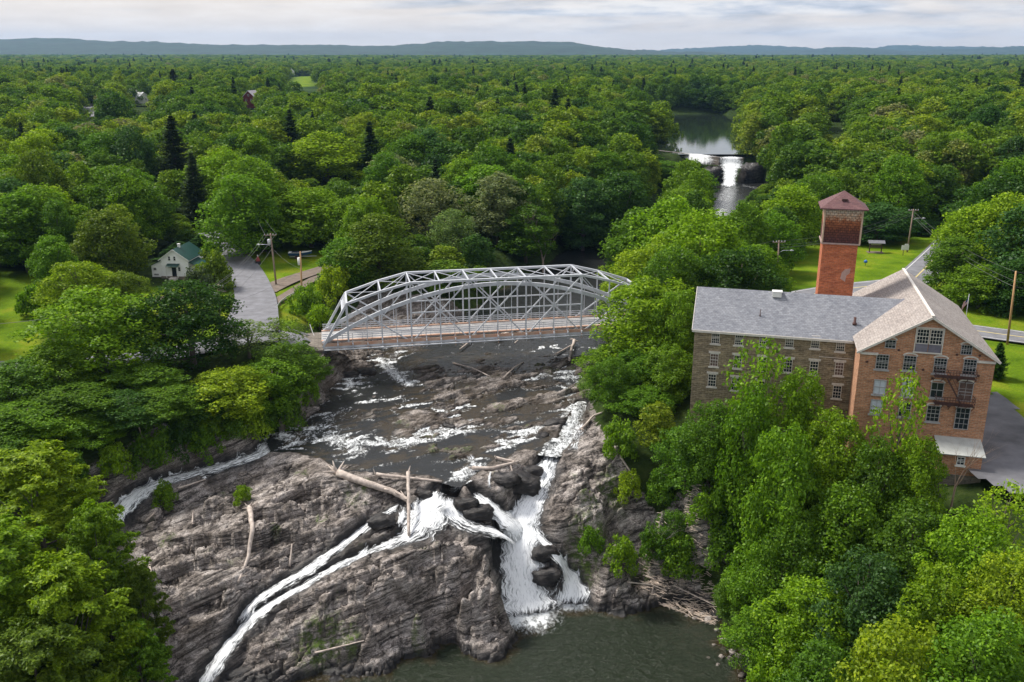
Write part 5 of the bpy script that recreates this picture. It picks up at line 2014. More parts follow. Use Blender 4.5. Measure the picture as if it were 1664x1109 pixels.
# trees one can pick out: photo x, photo y of the top, crown width in photo px, distance, kind, colour, label
HAND = """
30|585|130|118|fine|mid|mid green tree at the left edge below the side road
150|468|200|127|fine|bright|big bright green tree between the left lawn and the river bank
88|556|120|121|fine|fresh|fresh green tree just left below the big bright tree
300|455|165|131|fine|dark|dark round tree right of the big bright tree, below the white house
225|590|120|121|fine|mid|mid green tree under the dark round tree on the left bank
400|520|95|136|airy|pale|thin airy tree in front of the road junction
452|515|80|141|airy|olive|sparse olive tree between the junction and the left bridge end
465|556|110|131|fine|mid|green tree at the left end of the bridge
372|600|140|121|fine|lime|lime green tree hanging over the left bank below the junction
435|585|125|126|fine|fresh|leafy green tree over the retaining wall left of the bridge
503|590|70|136|fine|mid|small green tree beside the bridge abutment
118|640|150|114|fine|mid|mid green tree low on the left bank, third from the left edge
38|655|150|110|fine|fresh|fresh green tree low at the left edge of the bank
205|672|120|114|fine|dark|dark tree low on the left bank above the narrow stream
272|668|120|116|fine|mid|mid green tree above the narrow stream on the left bank
328|640|105|119|fine|dark|dark tree between the lime tree and the narrow stream
95|715|110|109|fine|bright|bright bushy tree at the foot of the left bank
165|715|90|111|fine|fresh|small fresh tree at the foot of the left bank
20|712|110|106|fine|mid|green tree at the left edge just above the foreground foliage
262|700|60|113|bush|fresh|bush at the bank foot above the narrow left stream
300|668|50|118|bush|mid|dark bush at the bank foot near the start of the narrow stream
118|425|130|152|fine|yellow|yellow green tree beside the left lawn
195|440|80|155|fine|olive|olive shrub-like tree between the yellow tree and the white house
60|470|60|150|bush|fresh|round bush on the left lawn edge
350|420|70|176|bush|olive|olive bush right of the white house
325|445|60|172|bush|dusk|dark bush at the right corner of the white house
290|395|75|202|pine|blue|blue green pine behind the white house
250|390|80|205|pine|dusk|dark pine behind the left side of the white house
325|380|60|207|pine|blue|slim pine right behind the white house roof
388|283|120|205|broad|fresh|tall fresh green tree beside the road above the junction
425|330|80|210|broad|mid|mid green tree right of the tall roadside tree
500|305|130|215|broad|bright|broad yellow green tree behind the parked boat
565|320|90|212|broad|bright|rounded bright tree right behind the parked boat
612|348|130|184|broad|olive|dull green spreading tree behind the left half of the bridge
560|385|90|180|broad|mid|mid green tree between the driveway and the river
545|440|70|168|bush|lime|bright bushes by the left end of the bridge
500|470|60|160|bush|fresh|fresh green bush beside the left bridge portal
520|500|50|155|bush|bright|low bright bush beside the bridge guard rail
528|215|135|305|broad|yellow|large round yellow green tree standing in the middle of the forest
640|250|110|275|willow|grey|grey green willow right of the large yellow green tree
700|290|115|232|willow|grey|pale grey willow rising above the middle of the bridge
735|340|80|215|willow|pale|pale willow just right of the grey willow
790|265|110|240|tall|fresh|tall fresh green tree left of the dead tree
855|330|90|222|tall|mid|mid green tree below the dead tree
950|285|90|245|tall|blue|tall blue green tree right of the dead tree
1010|280|110|250|broad|dark|dark tree above the right end of the bridge
1120|250|90|262|broad|fresh|fresh green tree left of the far waterfall
1070|262|110|335|broad|mid|mid green tree hiding the left part of the far dam
1128|272|80|330|broad|fresh|small fresh tree beside the far waterfall pool
275|175|85|268|pine|dusk|tall dark grey pine in the left forest
310|250|60|235|pine|dusk|dark leaning pine above the hidden grey house
280|110|45|640|pine|dusk|dark pine near the white farm building
480|165|40|500|pine|dark|dark pine right of the red barn
1060|452|175|140|fine|bright|big bright tree right of the bridge
1105|470|90|134|fine|fresh|fresh tree between the big bright tree and the stone mill
1000|560|115|136|fine|fresh|rounded fresh tree at the right end of the bridge above the rapids
1045|570|110|130|fine|mid|mid green tree below the big bright tree
1090|560|90|126|fine|fresh|green tree against the left corner of the stone mill
968|612|60|134|willow|pale|small pale willow at the water edge right of the rapids
1040|405|110|172|broad|yellow|yellow green tree above the right end of the bridge
1150|343|170|162|fine|bright|large bright tree behind the stone mill
1235|395|110|152|fine|fresh|fresh green tree between the stone mill roof and the tower
1085|380|100|175|broad|lime|lime tree left of the large tree behind the mill
1290|300|100|215|broad|bright|bright tree left of the brick tower top
1215|330|90|190|broad|fresh|green tree just above the large tree behind the mill
1245|548|115|106|airy|bright|light airy tree in front of the middle of the stone mill
1305|600|100|105|fine|bright|bright tree against the right half of the stone mill
1225|630|110|103|fine|fresh|fresh tree under the stone mill windows
1160|650|100|106|fine|mid|mid green tree at the left foot of the stone mill
1475|600|95|95|airy|bright|sparse bright tree reaching up the brick gable
1365|670|120|98|fine|bright|bright tree in the corner of the two mill blocks
1280|690|140|96|fine|fresh|fresh tree on the slope below the stone mill
1430|710|120|94|fine|mid|mid green tree at the foot of the brick gable
1500|705|100|93|fine|bright|bright tree left of the brick shed
1120|690|100|108|fine|mid|dark green tree on top of the grey cliff
1045|660|100|122|fine|mid|mid green tree on the bank right of the rapids
1005|690|70|121|bush|fresh|leafy bush on the rock shelf right of the rapids
1095|830|75|104|fine|mid|small green tree growing from the cleft in the cliff
1010|880|60|104|bush|bright|bright bush on the dark rock slab
960|860|45|106|bush|fresh|small bush in the middle of the dark rock slab
1060|860|60|103|bush|mid|dark bush beside the tree in the cliff cleft
1105|880|70|101|bush|fresh|bush at the foot of the cliff above the driftwood
40|725|220|90|feather|yellow|feathery yellow green tree top nearest the left edge
150|815|130|84|feather|bright|feathery green tree at the right side of the left foreground
222|915|80|82|feather|olive|feathery olive tree at the right edge of the left foreground
-30|850|260|76|feather|bright|feathery bright tree in the lower left corner
85|905|215|74|feather|yellow|feathery yellow tree in the middle of the left foreground
215|1010|100|78|feather|fresh|feathery fresh tree low at the right edge of the left foreground
50|1010|230|69|feather|olive|feathery olive tree at the very bottom left
1640|780|110|83|airy|lime|light lime tree in front of the yard
1590|830|150|80|fine|bright|bright tree below the brick shed
1650|900|150|74|fine|lime|lime tree at the right edge below the yard
1490|820|150|86|fine|mid|mid green tree on the slope below the shed
1380|790|150|91|fine|fresh|fresh tree in the middle of the right slope
1310|830|120|91|fine|mid|mid green tree on the slope right of the bare trunk
1255|880|110|92|fine|fresh|fresh green tree on the slope right of the cliff face
1420|900|160|80|fine|blue|blue green tree in the middle of the right foreground
1540|920|150|76|fine|bright|bright tree right of the middle of the right foreground
1330|940|150|83|fine|bright|bright yellowish tree above the right pool bank
1240|985|110|87|fine|fresh|fresh tree leaning over the pool
1208|930|80|94|fine|mid|mid green tree above the driftwood beach
1620|1000|190|66|fine|fresh|large fresh tree in the lower right corner
1470|1010|180|68|fine|lime|lime green tree at the bottom of the right foreground
1340|1050|150|73|fine|mid|mid green tree at the bottom near the pool bank
1250|1070|90|80|bush|bright|bright bush at the pool edge in the bottom right
1590|330|110|182|broad|bright|bright tree right of the road bend
1650|315|110|175|broad|lime|yellow green tree at the right edge above the road
1560|385|100|172|broad|mid|mid green tree on the inner side of the road bend
1600|430|100|162|broad|fresh|fresh green tree above the road right of the mill
1655|420|90|158|broad|dark|dark tree at the right edge behind the tall pole
1538|368|34|245|bush|lime|round clipped lime bush beside the road bend
1500|375|70|235|broad|dark|low dark tree behind the street lamp
1430|330|110|225|broad|blue|dark blue green tree behind the notice shelter
1627|557|36|126|spruce|dark|small dark spruce beside the brick mill
395|790|34|101|bush|bright|bright shrub growing on the bare left rock
268|790|45|103|bush|fresh|thin shrub by the narrow left stream
60|765|90|104|bush|fresh|bush low on the left bank beside the foreground foliage
120|745|80|108|bush|mid|dense bush left of the narrow stream on the left bank
235|712|60|113|bush|mid|wide bush overhanging the narrow stream
335|695|55|118|bush|fresh|bright bush overhanging the middle of the narrow stream
385|672|50|122|bush|mid|bush at the water edge where the narrow stream begins
300|690|60|0|bush|dark|dark bush on the left bank between two mid green bushes
190|728|60|0|bush|bright|bright bush low on the left bank above the stream
345|670|50|0|bush|fresh|fresh bush under the lime green bank tree
410|655|70|0|bush|lime|lime bush high on the left bank
1150|800|70|0|bush|fresh|fresh bush on the upper part of the grey cliff
1185|825|60|0|bush|dark|dark bush on the grey cliff beside the right slope trees
1170|860|70|0|bush|mid|bush on the grey cliff face
1205|905|80|0|bush|fresh|fresh bush at the foot of the grey cliff
1075|770|60|0|bush|mid|bush on the brow of the cliff
1020|770|50|0|bush|lime|lime tinted bush above the dark rock slab
425|648|50|126|bush|fresh|bush on the bank just left of the first white cascade
466|640|70|130|bush|mid|bush on top of the grey retaining wall
490|610|60|136|bush|fresh|bush between the retaining wall and the abutment
"""
hand_pos = []
for ln in HAND.strip().split('\n'):
    px, py, w, Y, kind, colr, lab = ln.split('|')
    px, py, w, Y = float(px), float(py), float(w), float(Y)
    x, zt_ = xat(px, py, Y)
    g = float(ground_z(x, Y))
    if kind == 'bush':
        x, Y, g = G(px, py + w * .72)
        zt_ = g + 1
        H = 9
    else:
        H = max(4.0, min(zt_ - g, 24))
    depth = Y * CP_ - (zt_ - CAMH) * SP_
    Rr = w / FPX * depth / 2 * (1.12 if kind != 'bush' else 1)
    if kind == 'bush':
        H = min(H, 1.75 * Rr)
    if kind == 'feather':
        Rr *= .86
    if Rr > 1.5:
        hand_pos.append((x, Y, Rr))
    r2 = random.Random(int(px * 7 + py))
    place_tree(x, Y, H * 1.02, Rr, kind, colr, lab, rng=r2, cat='bush' if kind == 'bush' else 'tree')
print('hand trees', len(hand_pos))

# where no forest may stand
HOUSE = P(285, 458, 0)
VIEWS = [(1160, 240, 1218, 300, 372), (1165, 300, 1208, 348, 335), (1068, 190, 1203, 250, 420), (396, 158, 416, 182, 640), (210, 152, 250, 180, 700), (136, 166, 158, 192, 640),
         (466, 124, 516, 146, 1180), (308, 316, 346, 347, 235), (1344, 196, 1374, 216, 520), (345, 395, 440, 560, 215), (230, 395, 345, 470, 190), (400, 370, 545, 500, 200),
         (1395, 395, 1540, 480, 240), (1280, 400, 1340, 470, 190), (1560, 520, 1700, 650, 160), (0, 445, 80, 580, 170), (560, 440, 1010, 560, 185), (1455, 330, 1500, 415, 230), (1195, 250, 1250, 296, 380), (435, 375, 500, 430, 185), (1090, 235, 1100, 245, 420), (1095, 765, 1240, 900, 109), (645, 262, 760, 372, 226), (850, 262, 925, 345, 216), (470, 215, 590, 285, 296), (250, 180, 300, 260, 262)]


def blocked(x, y, H, Rr):
    z0 = float(ground_z(x, y))
    for l_, t_, r_, b_, Y_b in VIEWS:
        if y < Y_b:
            dp = y * CP_ - (z0 + H * .5 - CAMH) * SP_
            cx = CX + FPX * x / dp
            ty = CY + FPX * (-((z0 + H - CAMH) * CP_ + y * SP_)) / (y * CP_ - (z0 + H - CAMH) * SP_)
            by = CY + FPX * (-((z0 + 1 - CAMH) * CP_ + y * SP_)) / (y * CP_ - (z0 - CAMH) * SP_)
            hw = FPX * Rr / dp * .8
            if cx + hw > l_ and cx - hw < r_ and ty < b_ and by > t_:
                return True
    return False


ROADS = [(np.array([p[:2] for p in r]), w) for r, w in ((RD_LEFT, 6.5), (RD_UP, 7.0), (RD_RIGHT, 7.0), (RD_SIDE, 7.0))]


def free_mask(x, y):
    ok = np.ones(x.shape, bool)
    for pl, w in ROADS:
        ok &= polydist(x, y, pl)[0] > w
    for pg in LAWNS:
        ok &= ~inpoly(x, y, pg)
    ok &= polydist(x, y, RIVER)[0] > 17
    ok &= ~(inpoly(x, y, POND) | (polydist(x, y, POND + POND[:1])[0] < 5))
    ok &= rock_mask(x, y) < .4
    ok &= ~inpoly(x, y, yard)
    mx = (x - MO[0]) * mu[0] + (y - MO[1]) * mu[1]
    my = (x - MO[0]) * mv[0] + (y - MO[1]) * mv[1]
    ok &= ~((mx > -24) & (mx < 18) & (my > -6) & (my < 29))
    ok &= np.hypot(x - HOUSE[0], y - HOUSE[1] - 4) > 13
    return ok


def scatter(y0, y1, step, side=.66, seed=1):
    rng = np.random.default_rng(seed)
    X = np.arange(-side * y1 - 30, side * y1 + 30, step)
    Y = np.arange(y0, y1, step)
    a, b = np.meshgrid(X, Y)
    a = a + (np.arange(len(Y)) % 2)[:, None] * step / 2
    a = (a + rng.uniform(-.36, .36, a.shape) * step).ravel()
    b = (b + rng.uniform(-.36, .36, b.shape) * step).ravel()
    k = (np.abs(a) < side * b + 22) & (b < y1)
    a, b = a[k], b[k]
    k = free_mask(a, b)
    return a[k], b[k]


fa, fb_ = scatter(100, 640, 8.0, seed=3)
hp = np.array(hand_pos)
cand = []
for x, y in zip(fa, fb_):
    if y < 640 and np.min(np.hypot(hp[:, 0] - x, hp[:, 1] - y) - hp[:, 2] * .62) < 2.2:
        continue
    sl = y < 150 and x > 0          # the mill slope carries smaller trees
    H = random.choice((1, 1, 1, .72, 1.12)) * random.uniform(12, 19) * (1 + .22 * float(perlin(np.array([x / 40]), np.array([y / 40]), 5)[0]))
    if y < 128:
        H = random.uniform(6, 11)
    Rr = H * random.uniform(.28, .50)
    if blocked(x, y, H, Rr):
        H *= .35
        Rr *= .5
        if H < 3 or blocked(x, y, H, Rr):
            continue
    cand.append((x, y, H, Rr))
print('forest candidates', len(cand))
cand.sort(key=lambda c: -(c[3] * c[2]) / (c[1] ** 2))
NIND = 172
near, rest = cand[:NIND], cand[NIND:]
SIZE = lambda h: 'tall' if h > 17 else 'medium' if h > 13 else 'low'
COLW = {'bright': 'bright green', 'lime': 'lime green', 'yellow': 'yellow green', 'mid': 'mid green', 'fresh': 'fresh green', 'dark': 'dark green', 'blue': 'blue green', 'grey': 'grey green', 'olive': 'olive', 'pale': 'pale green'}


def landmark(x, y):
    dp = y * CP_ + 35 * SP_
    px = CX + FPX * x / dp
    if y < 165:
        return 'on the left bank' if x < 0 else ('on the slope below the mill' if y < 115 else 'beside the mill')
    if px < 120:
        return 'beyond the left lawn' if y < 200 else 'in the forest at the far left'
    if px < 350:
        return 'behind the white house' if y < 215 else 'in the forest above the white house'
    if px < 480:
        return 'along the climbing road'
    if px < 700:
        return 'behind the left half of the bridge'
    if px < 1010:
        return 'behind the right half of the bridge'
    if px < 1180:
        return 'left of the far waterfall'
    if px < 1340:
        return 'between the far waterfall and the tower'
    if px < 1500:
        return 'behind the notice shelter'
    return 'right of the road bend'


rk_ = random.Random(5)
for x, y, H, Rr in near:
    pc = float(perlin(np.array([x / 28]), np.array([y / 28]), 9)[0])
    colr = rk_.choices(['bright', 'lime', 'yellow', 'mid', 'fresh', 'dark', 'blue', 'grey', 'olive'], [10 + 10 * pc, 4, 5 + 8 * max(pc, 0), 16, 18, 10 - 8 * pc, 5, 1.6, 3])[0]
    kind = rk_.choices(['broad', 'tall'], [3, 1])[0] if y > 150 else 'fine'
    lm = landmark(x, y)
    lab = '%s %s %s tree %s' % (SIZE(H), 'narrow' if kind == 'tall' else 'rounded', COLW[colr], lm)
    place_tree(x, y, H, Rr * (.85 if kind == 'tall' else 1.05), kind, colr, lab, group='forest trees ' + lm, rng=rk_)

# the far forest: one mass nobody could count
fcol = bpy.data.collections.new('forest_kinds')
for i in range(4):
    me, ce = crown_mesh('far_crown', 40 + i, R=5.0, H=15.0, nc=40, lp=120, ls=.33, base=.08, inner=.15)
    me.materials.clear()
    me.materials.append(M_LEAFFAR)
    fcol.objects.link(bpy.data.objects.new('far_tree', me))
me, tm = conifer_mesh('far_crown', 77, H=18, R=3.6, nb=34, per=8, ls=.36, npb=20)
me.materials.clear()
M_PINEFAR = leaf_material('far_needles', True, [(0, (.022, .05, .022)), (1, (.04, .075, .035))])
me.materials.append(M_PINEFAR)
fcol.objects.link(bpy.data.objects.new('far_pine', me))
FP = [(x, y, H / 15, Rr / 5 * 1.12) for x, y, H, Rr in rest]
for y0, y1, st_, hs, rs in ((640, 1500, 10.5, 1.05, 1.35), (1500, 2800, 18, 1.15, 2.3), (2800, 5400, 34, 1.25, 4.2)):
    a, b = scatter(y0, y1, st_, seed=int(y0))
    inf = inpoly(a, b, [tuple(q) for q in FIELD])
    for x, y in zip(a[~inf], b[~inf]):
        FP.append((x, y, hs * random.uniform(.6, 1.3), rs * random.uniform(.7, 1.3)))
FP = [f for f in FP if f[1] < 640 or f[1] > 1300 or not blocked(f[0], f[1], f[2] * 15, f[3] * 5)]
FP = np.array(FP)
print('far forest', len(FP))
pm = bpy.data.meshes.new('forest')
pm.vertices.add(len(FP))
zz_ = ground_z(FP[:, 0], FP[:, 1])
pm.vertices.foreach_set('co', np.stack([FP[:, 0], FP[:, 1], zz_ - .3], 1).astype(np.float32).ravel())
sa_ = pm.attributes.new('size', 'FLOAT_VECTOR', 'POINT')
sa_.data.foreach_set('vector', np.stack([FP[:, 3], FP[:, 3], FP[:, 2]], 1).astype(np.float32).ravel())
sp_ = pm.attributes.new('spin', 'FLOAT_VECTOR', 'POINT')
sp_.data.foreach_set('vector', np.stack([FP[:, 0] * 0, FP[:, 0] * 0, RNG.uniform(0, 6.28, len(FP))], 1).astype(np.float32).ravel())
pick = RNG.choice(5, len(FP), p=[.024, .244, .244, .244, .244])
pa_ = pm.attributes.new('pick', 'INT', 'POINT')
pa_.data.foreach_set('value', pick.astype(np.int32))
forest = link('forest', pm)
tag(forest, 'distant green forest reaching to the hills', kind='stuff')
gn = bpy.data.node_groups.new('forest', 'GeometryNodeTree')
gn.interface.new_socket('Geometry', in_out='INPUT', socket_type='NodeSocketGeometry')
gn.interface.new_socket('Geometry', in_out='OUTPUT', socket_type='NodeSocketGeometry')
gi_, go_ = gn.nodes.new('NodeGroupInput'), gn.nodes.new('NodeGroupOutput')
ci = gn.nodes.new('GeometryNodeCollectionInfo')
ci.inputs[0].default_value = fcol
ci.inputs['Separate Children'].default_value = True
iop = gn.nodes.new('GeometryNodeInstanceOnPoints')
iop.inputs['Pick Instance'].default_value = True


def nat(nm, ty):
    n = gn.nodes.new('GeometryNodeInputNamedAttribute')
    n.data_type = ty
    n.inputs[0].default_value = nm
    return n.outputs[0]


gn.links.new(gi_.outputs[0], iop.inputs['Points'])
gn.links.new(ci.outputs[0], iop.inputs['Instance'])
gn.links.new(nat('pick', 'INT'), iop.inputs['Instance Index'])
gn.links.new(nat('spin', 'FLOAT_VECTOR'), iop.inputs['Rotation'])
gn.links.new(nat('size', 'FLOAT_VECTOR'), iop.inputs['Scale'])
gn.links.new(iop.outputs[0], go_.inputs[0])
md = forest.modifiers.new('forest', 'NODES')
md.node_group = gn


# ------------------------------------------------------------------ houses and farm buildings
def house(name, label, cat, px, py, z, rot, w, d, eave, rise, wall, roof, extras=None, ov=.4):
    q = P(px, py, z) if not isinstance(px, np.ndarray) else px
    g = float(ground_z(q[0], q[1]))
    root = empty(name, (q[0], q[1], g), rot)
    tag(root, label, cat)
    mb = MB()
    a, b = -w / 2, w / 2
    mb.poly([(a, 0, -.6), (b, 0, -.6), (b, 0, eave), (0, 0, eave + rise - .06), (a, 0, eave)])
    mb.poly([(b, d, -.6), (a, d, -.6), (a, d, eave), (0, d, eave + rise - .06), (b, d, eave)])
    mb.poly([(b, 0, -.6), (b, d, -.6), (b, d, eave), (b, 0, eave)])
    mb.poly([(a, d, -.6), (a, 0, -.6), (a, 0, eave), (a, d, eave)])
    mb.build('wall', wall, root)
    k = rise / (w / 2)
    for s_ in (-1, 1):
        e = [(s_ * (w / 2 + ov), -ov, eave - ov * k + .12), (s_ * (w / 2 + ov), d + ov, eave - ov * k + .12), (0, d + ov, eave + rise + .12), (0, -ov, eave + rise + .12)]
        if s_ < 0:
            e = [e[1], e[0], e[3], e[2]]
        roof_slab('roof', e, roof, .14, root)
        MB().beam((s_ * (w / 2 + ov), -ov - .03, eave - ov * k + .02), (0, -ov - .03, eave + rise + .02), .06, .2).build('rake_board', M_WHITE, root)
    return root


def local_windows(root, lst, mat=M_WHITE):
    for (x, z, w, h, y) in lst:
        f = MB()
        for s_ in (-1, 1):
            f.box((x + s_ * w / 2, y - .04, z), (.09, .1, h + .09))
            f.box((x, y - .04, z + s_ * h / 2), (w - .09, .1, .09))
        f.box((x, y - .03, z), (w, .05, .05))
        wd = f.build('window', mat, root)
        MB().box((x, y - .012, z), (w - .02, .02, h - .02)).build('pane', M_GLASS, wd)


SIDING = plain('white_siding', (.95, .94, .92), .6, .03, .8, sc=(1, 1, 6))
h1 = house('white_house', 'small white gabled house with a dark green roof left of the road', 'house', 286.5, 456.5, 0, R_(-4), 6.2, 8.5, 3.9, 2.2, SIDING, M_GREENROOF)
h1.location.z += .5
h1.scale = (.93, .93, .93)
mb = MB().box((0, 4.2, -.5), (6.5, 8.9, 1.1)).box((-4.3, 3.6, -.5), (2.6, 6.2, 1.1)).box((4.1, 3.2, -.55), (2.1, 5.0, 1.0))
mb.build('foundation', plain('brown_stone', (.18, .15, .12), .9, .3, 1.5), h1)
mb = MB()
mb.poly([(-5.5, .25, -.2), (-3.1, .25, -.2), (-3.1, .25, 3.4), (-5.5, .25, 2.35)])
mb.poly([(-5.5, 6.5, -.2), (-5.5, .25, -.2), (-5.5, .25, 2.35), (-5.5, 6.5, 2.35)])
mb.poly([(-3.1, 6.5, -.2), (-5.5, 6.5, -.2), (-5.5, 6.5, 2.35), (-3.1, 6.5, 3.4)])
mb.build('side_wing', SIDING, h1)
roof_slab('wing_roof', [(-5.9, 6.8, 2.3), (-5.9, 0, 2.3), (-3.12, 0, 3.62), (-3.12, 6.8, 3.62)], M_GREENROOF, .12, h1)
roof_slab('porch_roof', [(5.3, .3, 2.3), (5.3, 5.8, 2.3), (3.12, 5.8, 3.3), (3.12, .3, 3.3)], M_GREENROOF, .1, h1)
for y_ in (.5, 3, 5.5):
    MB().box((5.1, y_, 1.15), (.13, .13, 2.3)).build('porch_post', M_WHITE, h1)
MB().box((4.1, 3.1, .0), (2.0, 5.0, .12)).box((5.05, 3.0, .55), (.06, 4.9, .7)).build('porch_floor', M_WHITE, h1)
MB().box((-.2, -.05, 1.0), (1.0, .08, 2.1)).build('door', M_GLASS, h1)
roof_slab('door_canopy', [(-1.6, -1.3, 2.5), (1.2, -1.3, 2.5), (1.2, -.02, 2.95), (-1.6, -.02, 2.95)], M_GREENROOF, .08, h1)
for x_ in (-1.5, 1.1):
    MB().box((x_, -1.2, 1.2), (.1, .1, 2.5)).build('canopy_post', M_WHITE, h1)
MB().box((-.2, -.8, -.35), (1.6, 1.4, .5)).build('door_step', M_TRIM, h1)
local_windows(h1, [(.15, 4.1, .5, .95, 0), (-1.25 + .2, 4.1, .5, .95, 0), (1.0, 1.7, .55, .9, 0), (-4.7, 1.6, .7, .6, .25), (-4.5, .35, 1.1, .35, .25)])
MB().box((.1, 3.0, 6.3), (.5, .5, .9)).box((.1, 3, 6.8), (.6, .6, .12)).build('chimney', M_WHITE, h1)

h2 = house('grey_cottage', 'grey cottage with a white porch half hidden by trees above the white house', 'house', 322, 346, 2, R_(-20), 7, 8, 3.6, 2.2, plain('grey_siding', (.34, .37, .42), .8, .1, 2), plain('grey_shingle', (.22, .23, .26), .85, .2, 2))
for x_ in (-2.8, 0, 2.8):
    MB().box((x_, -2.0, 1.3), (.16, .16, 2.6)).build('porch_post', M_WHITE, h2)
roof_slab('porch_roof', [(-3.6, -2.4, 2.7), (3.6, -2.4, 2.7), (3.6, -.02, 3.3), (-3.6, -.02, 3.3)], plain('porch_grey', (.42, .44, .47), .8, .1, 2), .1, h2)
local_windows(h2, [(-2, 1.7, 1, 1.3, 0), (2, 1.7, 1, 1.3, 0), (0, 4.2, .8, 1, 0)])
h3 = house('white_farmhouse', 'white farm building with a bright metal roof in the far left trees', 'farm building', P(236, 181, 8), 0, 8, R_(72), 9, 15, 4.0, 2.6, M_WHITE, plain('bright_metal_roof', (.78, .78, .80), .5, .05, 1))
local_windows(h3, [(-2, 2, 1, 1.4, 0), (2, 2, 1, 1.4, 0)])
h3.location.z += 2.5
h4 = house('barn', 'dark red barn with a grey roof standing in the far left trees', 'barn', P(406, 184, 8), 0, 8, R_(-12), 7.5, 10, 7, 3.4, plain('barn_red', (.14, .018, .022), .8, .2, 1), plain('barn_roof', (.36, .33, .36), .7, .15, 1))
h4.location.z += 1.5
local_windows(h4, [(-1.8, 4.5, 1, 1.3, 0), (1.8, 4.5, 1, 1.3, 0), (0, 7.6, 1, 1.2, 0)])
h5 = house('farmhouse', 'grey roofed house beside the white farm building, far left', 'house', P(217, 174, 8), 0, 8, R_(20), 7, 8, 5.2, 2.8, M_WHITE, plain('mauve_roof', (.30, .27, .33), .8, .15, 1))
h5.location.z += 2.5
local_windows(h5, [(-1.6, 2, .9, 1.3, 0), (1.6, 2, .9, 1.3, 0)])
h6 = house('farmhouse', 'white gabled house peeping out of the forest at the upper right', 'house', P(1360, 214, 4), 0, 4, R_(-30), 9, 10, 6, 3.2, M_WHITE, plain('pale_roof', (.42, .42, .46), .7, .1, 1))
h6.location.z += 1.0
local_windows(h6, [(-2, 4, 1, 1.3, 0), (2, 4, 1, 1.3, 0)])
h7 = house('shed', 'tiny white shed at the edge of the distant field', 'shed', P(474, 127, 9), 0, 9, R_(10), 9, 9, 6, 4, M_WHITE, plain('shed_roof', (.55, .55, .58), .7, .1, 1))
h7.location.z += 3


# ------------------------------------------------------------------ utility poles, lamps and wires
def pole(name, label, bpx, bpy_, tpx, tpy, arm=2.4, arm_dir=(1, .1), mat=M_POLE, lamp=0, transf=0, z=0.0):
    b = P(bpx, bpy_, z)
    b[2] = float(ground_z(b[0], b[1]))
    ztop = zat(b[0], b[1], tpy)
    H = ztop - b[2]
    xt, _ = xat(tpx, tpy, b[1])
    lean = xt - b[0]
    lean = max(-.9, min(.9, lean))
    root = empty(name, tuple(b))
    tag(root, label, 'utility pole')
    MB().tube([(0, 0, -1), (lean * .5, 0, H * .5), (lean, 0, H)], [.20, .17, .13], 9).build('pole', mat, root)
    d = Vector((arm_dir[0], arm_dir[1], 0)).normalized()
    ends = []
    if arm:
        t = Vector((lean, -.12, H - .35))
        c = MB().beam(t - d * arm / 2, t + d * arm / 2, .12, .14).build('crossarm', M_POLE if mat is not M_POLEO else mat, root)
        for k in (-1, -.45, .45, 1):
            q = t + d * arm / 2 * k * .94
            MB().tube([q, q + Vector((0, 0, .18)), q + Vector((0, 0, .3))], [.06, .085, .04], 6).build('insulator', M_GALV, c)
            ends.append(tuple(Vector(b) + q + Vector((0, 0, .3))))
    if transf:
        MB().tube([(lean * .8 - .45, -.1, H - 2.3), (lean * .8 - .45, -.1, H - 2.2), (lean * .8 - .45, -.1, H - 1.25), (lean * .8 - .45, -.1, H - 1.15)], [.25, .33, .33, .2], 12).build('transformer', M_GALV, root)
    if lamp:
        s_ = lamp
        z1 = H * .74
        a = MB().tube([(lean * .7, 0, z1), (lean * .7 + s_ * .9, -.2, z1 + .55), (lean * .7 + s_ * 2.3, -.4, z1 + .6)], .045, 6).build('lamp_arm', M_GALV, root)
        MB().tube([(lean * .7 + s_ * 2.2, -.4, z1 + .58), (lean * .7 + s_ * 2.5, -.43, z1 + .6), (lean * .7 + s_ * 2.9, -.47, z1 + .58)], [.08, .16, .09], 8).build('lamp_head', M_GALV, a)
    top = tuple(Vector(b) + Vector((lean, 0, H - .1)))
    return root, ends or [top] * 4, tuple(Vector(b) + Vector((lean * .7, 0, H * .72)))


pA = pole('utility_pole', 'grey utility pole with transformer and lamp where road and driveway meet', 449, 463, 439.5, 379.5, lamp=-1, transf=1)
pB = pole('utility_pole', 'orange brown utility pole with a pale collar beside the curved guard rail', 491, 496, 488, 409, arm=0, mat=M_POLEO)
bB = pB[0]
zb0 = (zat(bB.location.x, bB.location.y, 425) - bB.location.z)
MB().tube([(-.02, -.02, zb0 - .7), (-.02, -.02, zb0 + .7)], .24, 10).build('collar', M_WHITE, bB)
pC = pole('utility_pole', 'pale utility pole rising from the trees left of the junction', 359, 577, 355, 463, arm=1.4, transf=1)
pD = pole('utility_pole', 'utility pole with white crossarm half hidden in trees left of the tower', 1262, 462, 1266, 391, arm=2.6, lamp=1)
pE = pole('street_lamp_pole', 'grey utility pole with a street lamp beside the road bend', 1474, 411, 1484.5, 340, lamp=1)
pR = pole('utility_pole', 'tall brown utility pole on the lawn at the right edge', 1637, 560, 1651, 441, arm=0, mat=M_POLEO)


def wire(a, b, sag, label, r=.022, n=14):
    a, b = Vector(a), Vector(b)
    pts = []
    for k in range(n + 1):
        t = k / n
        q = a.lerp(b, t)
        q.z -= sag * 4 * t * (1 - t)
        pts.append(q)
    o = MB().tube(pts, r, 4, cap=False).build('power_line', M_WIRE)
    return tag(o, label, 'wire', 'power lines strung between the poles')


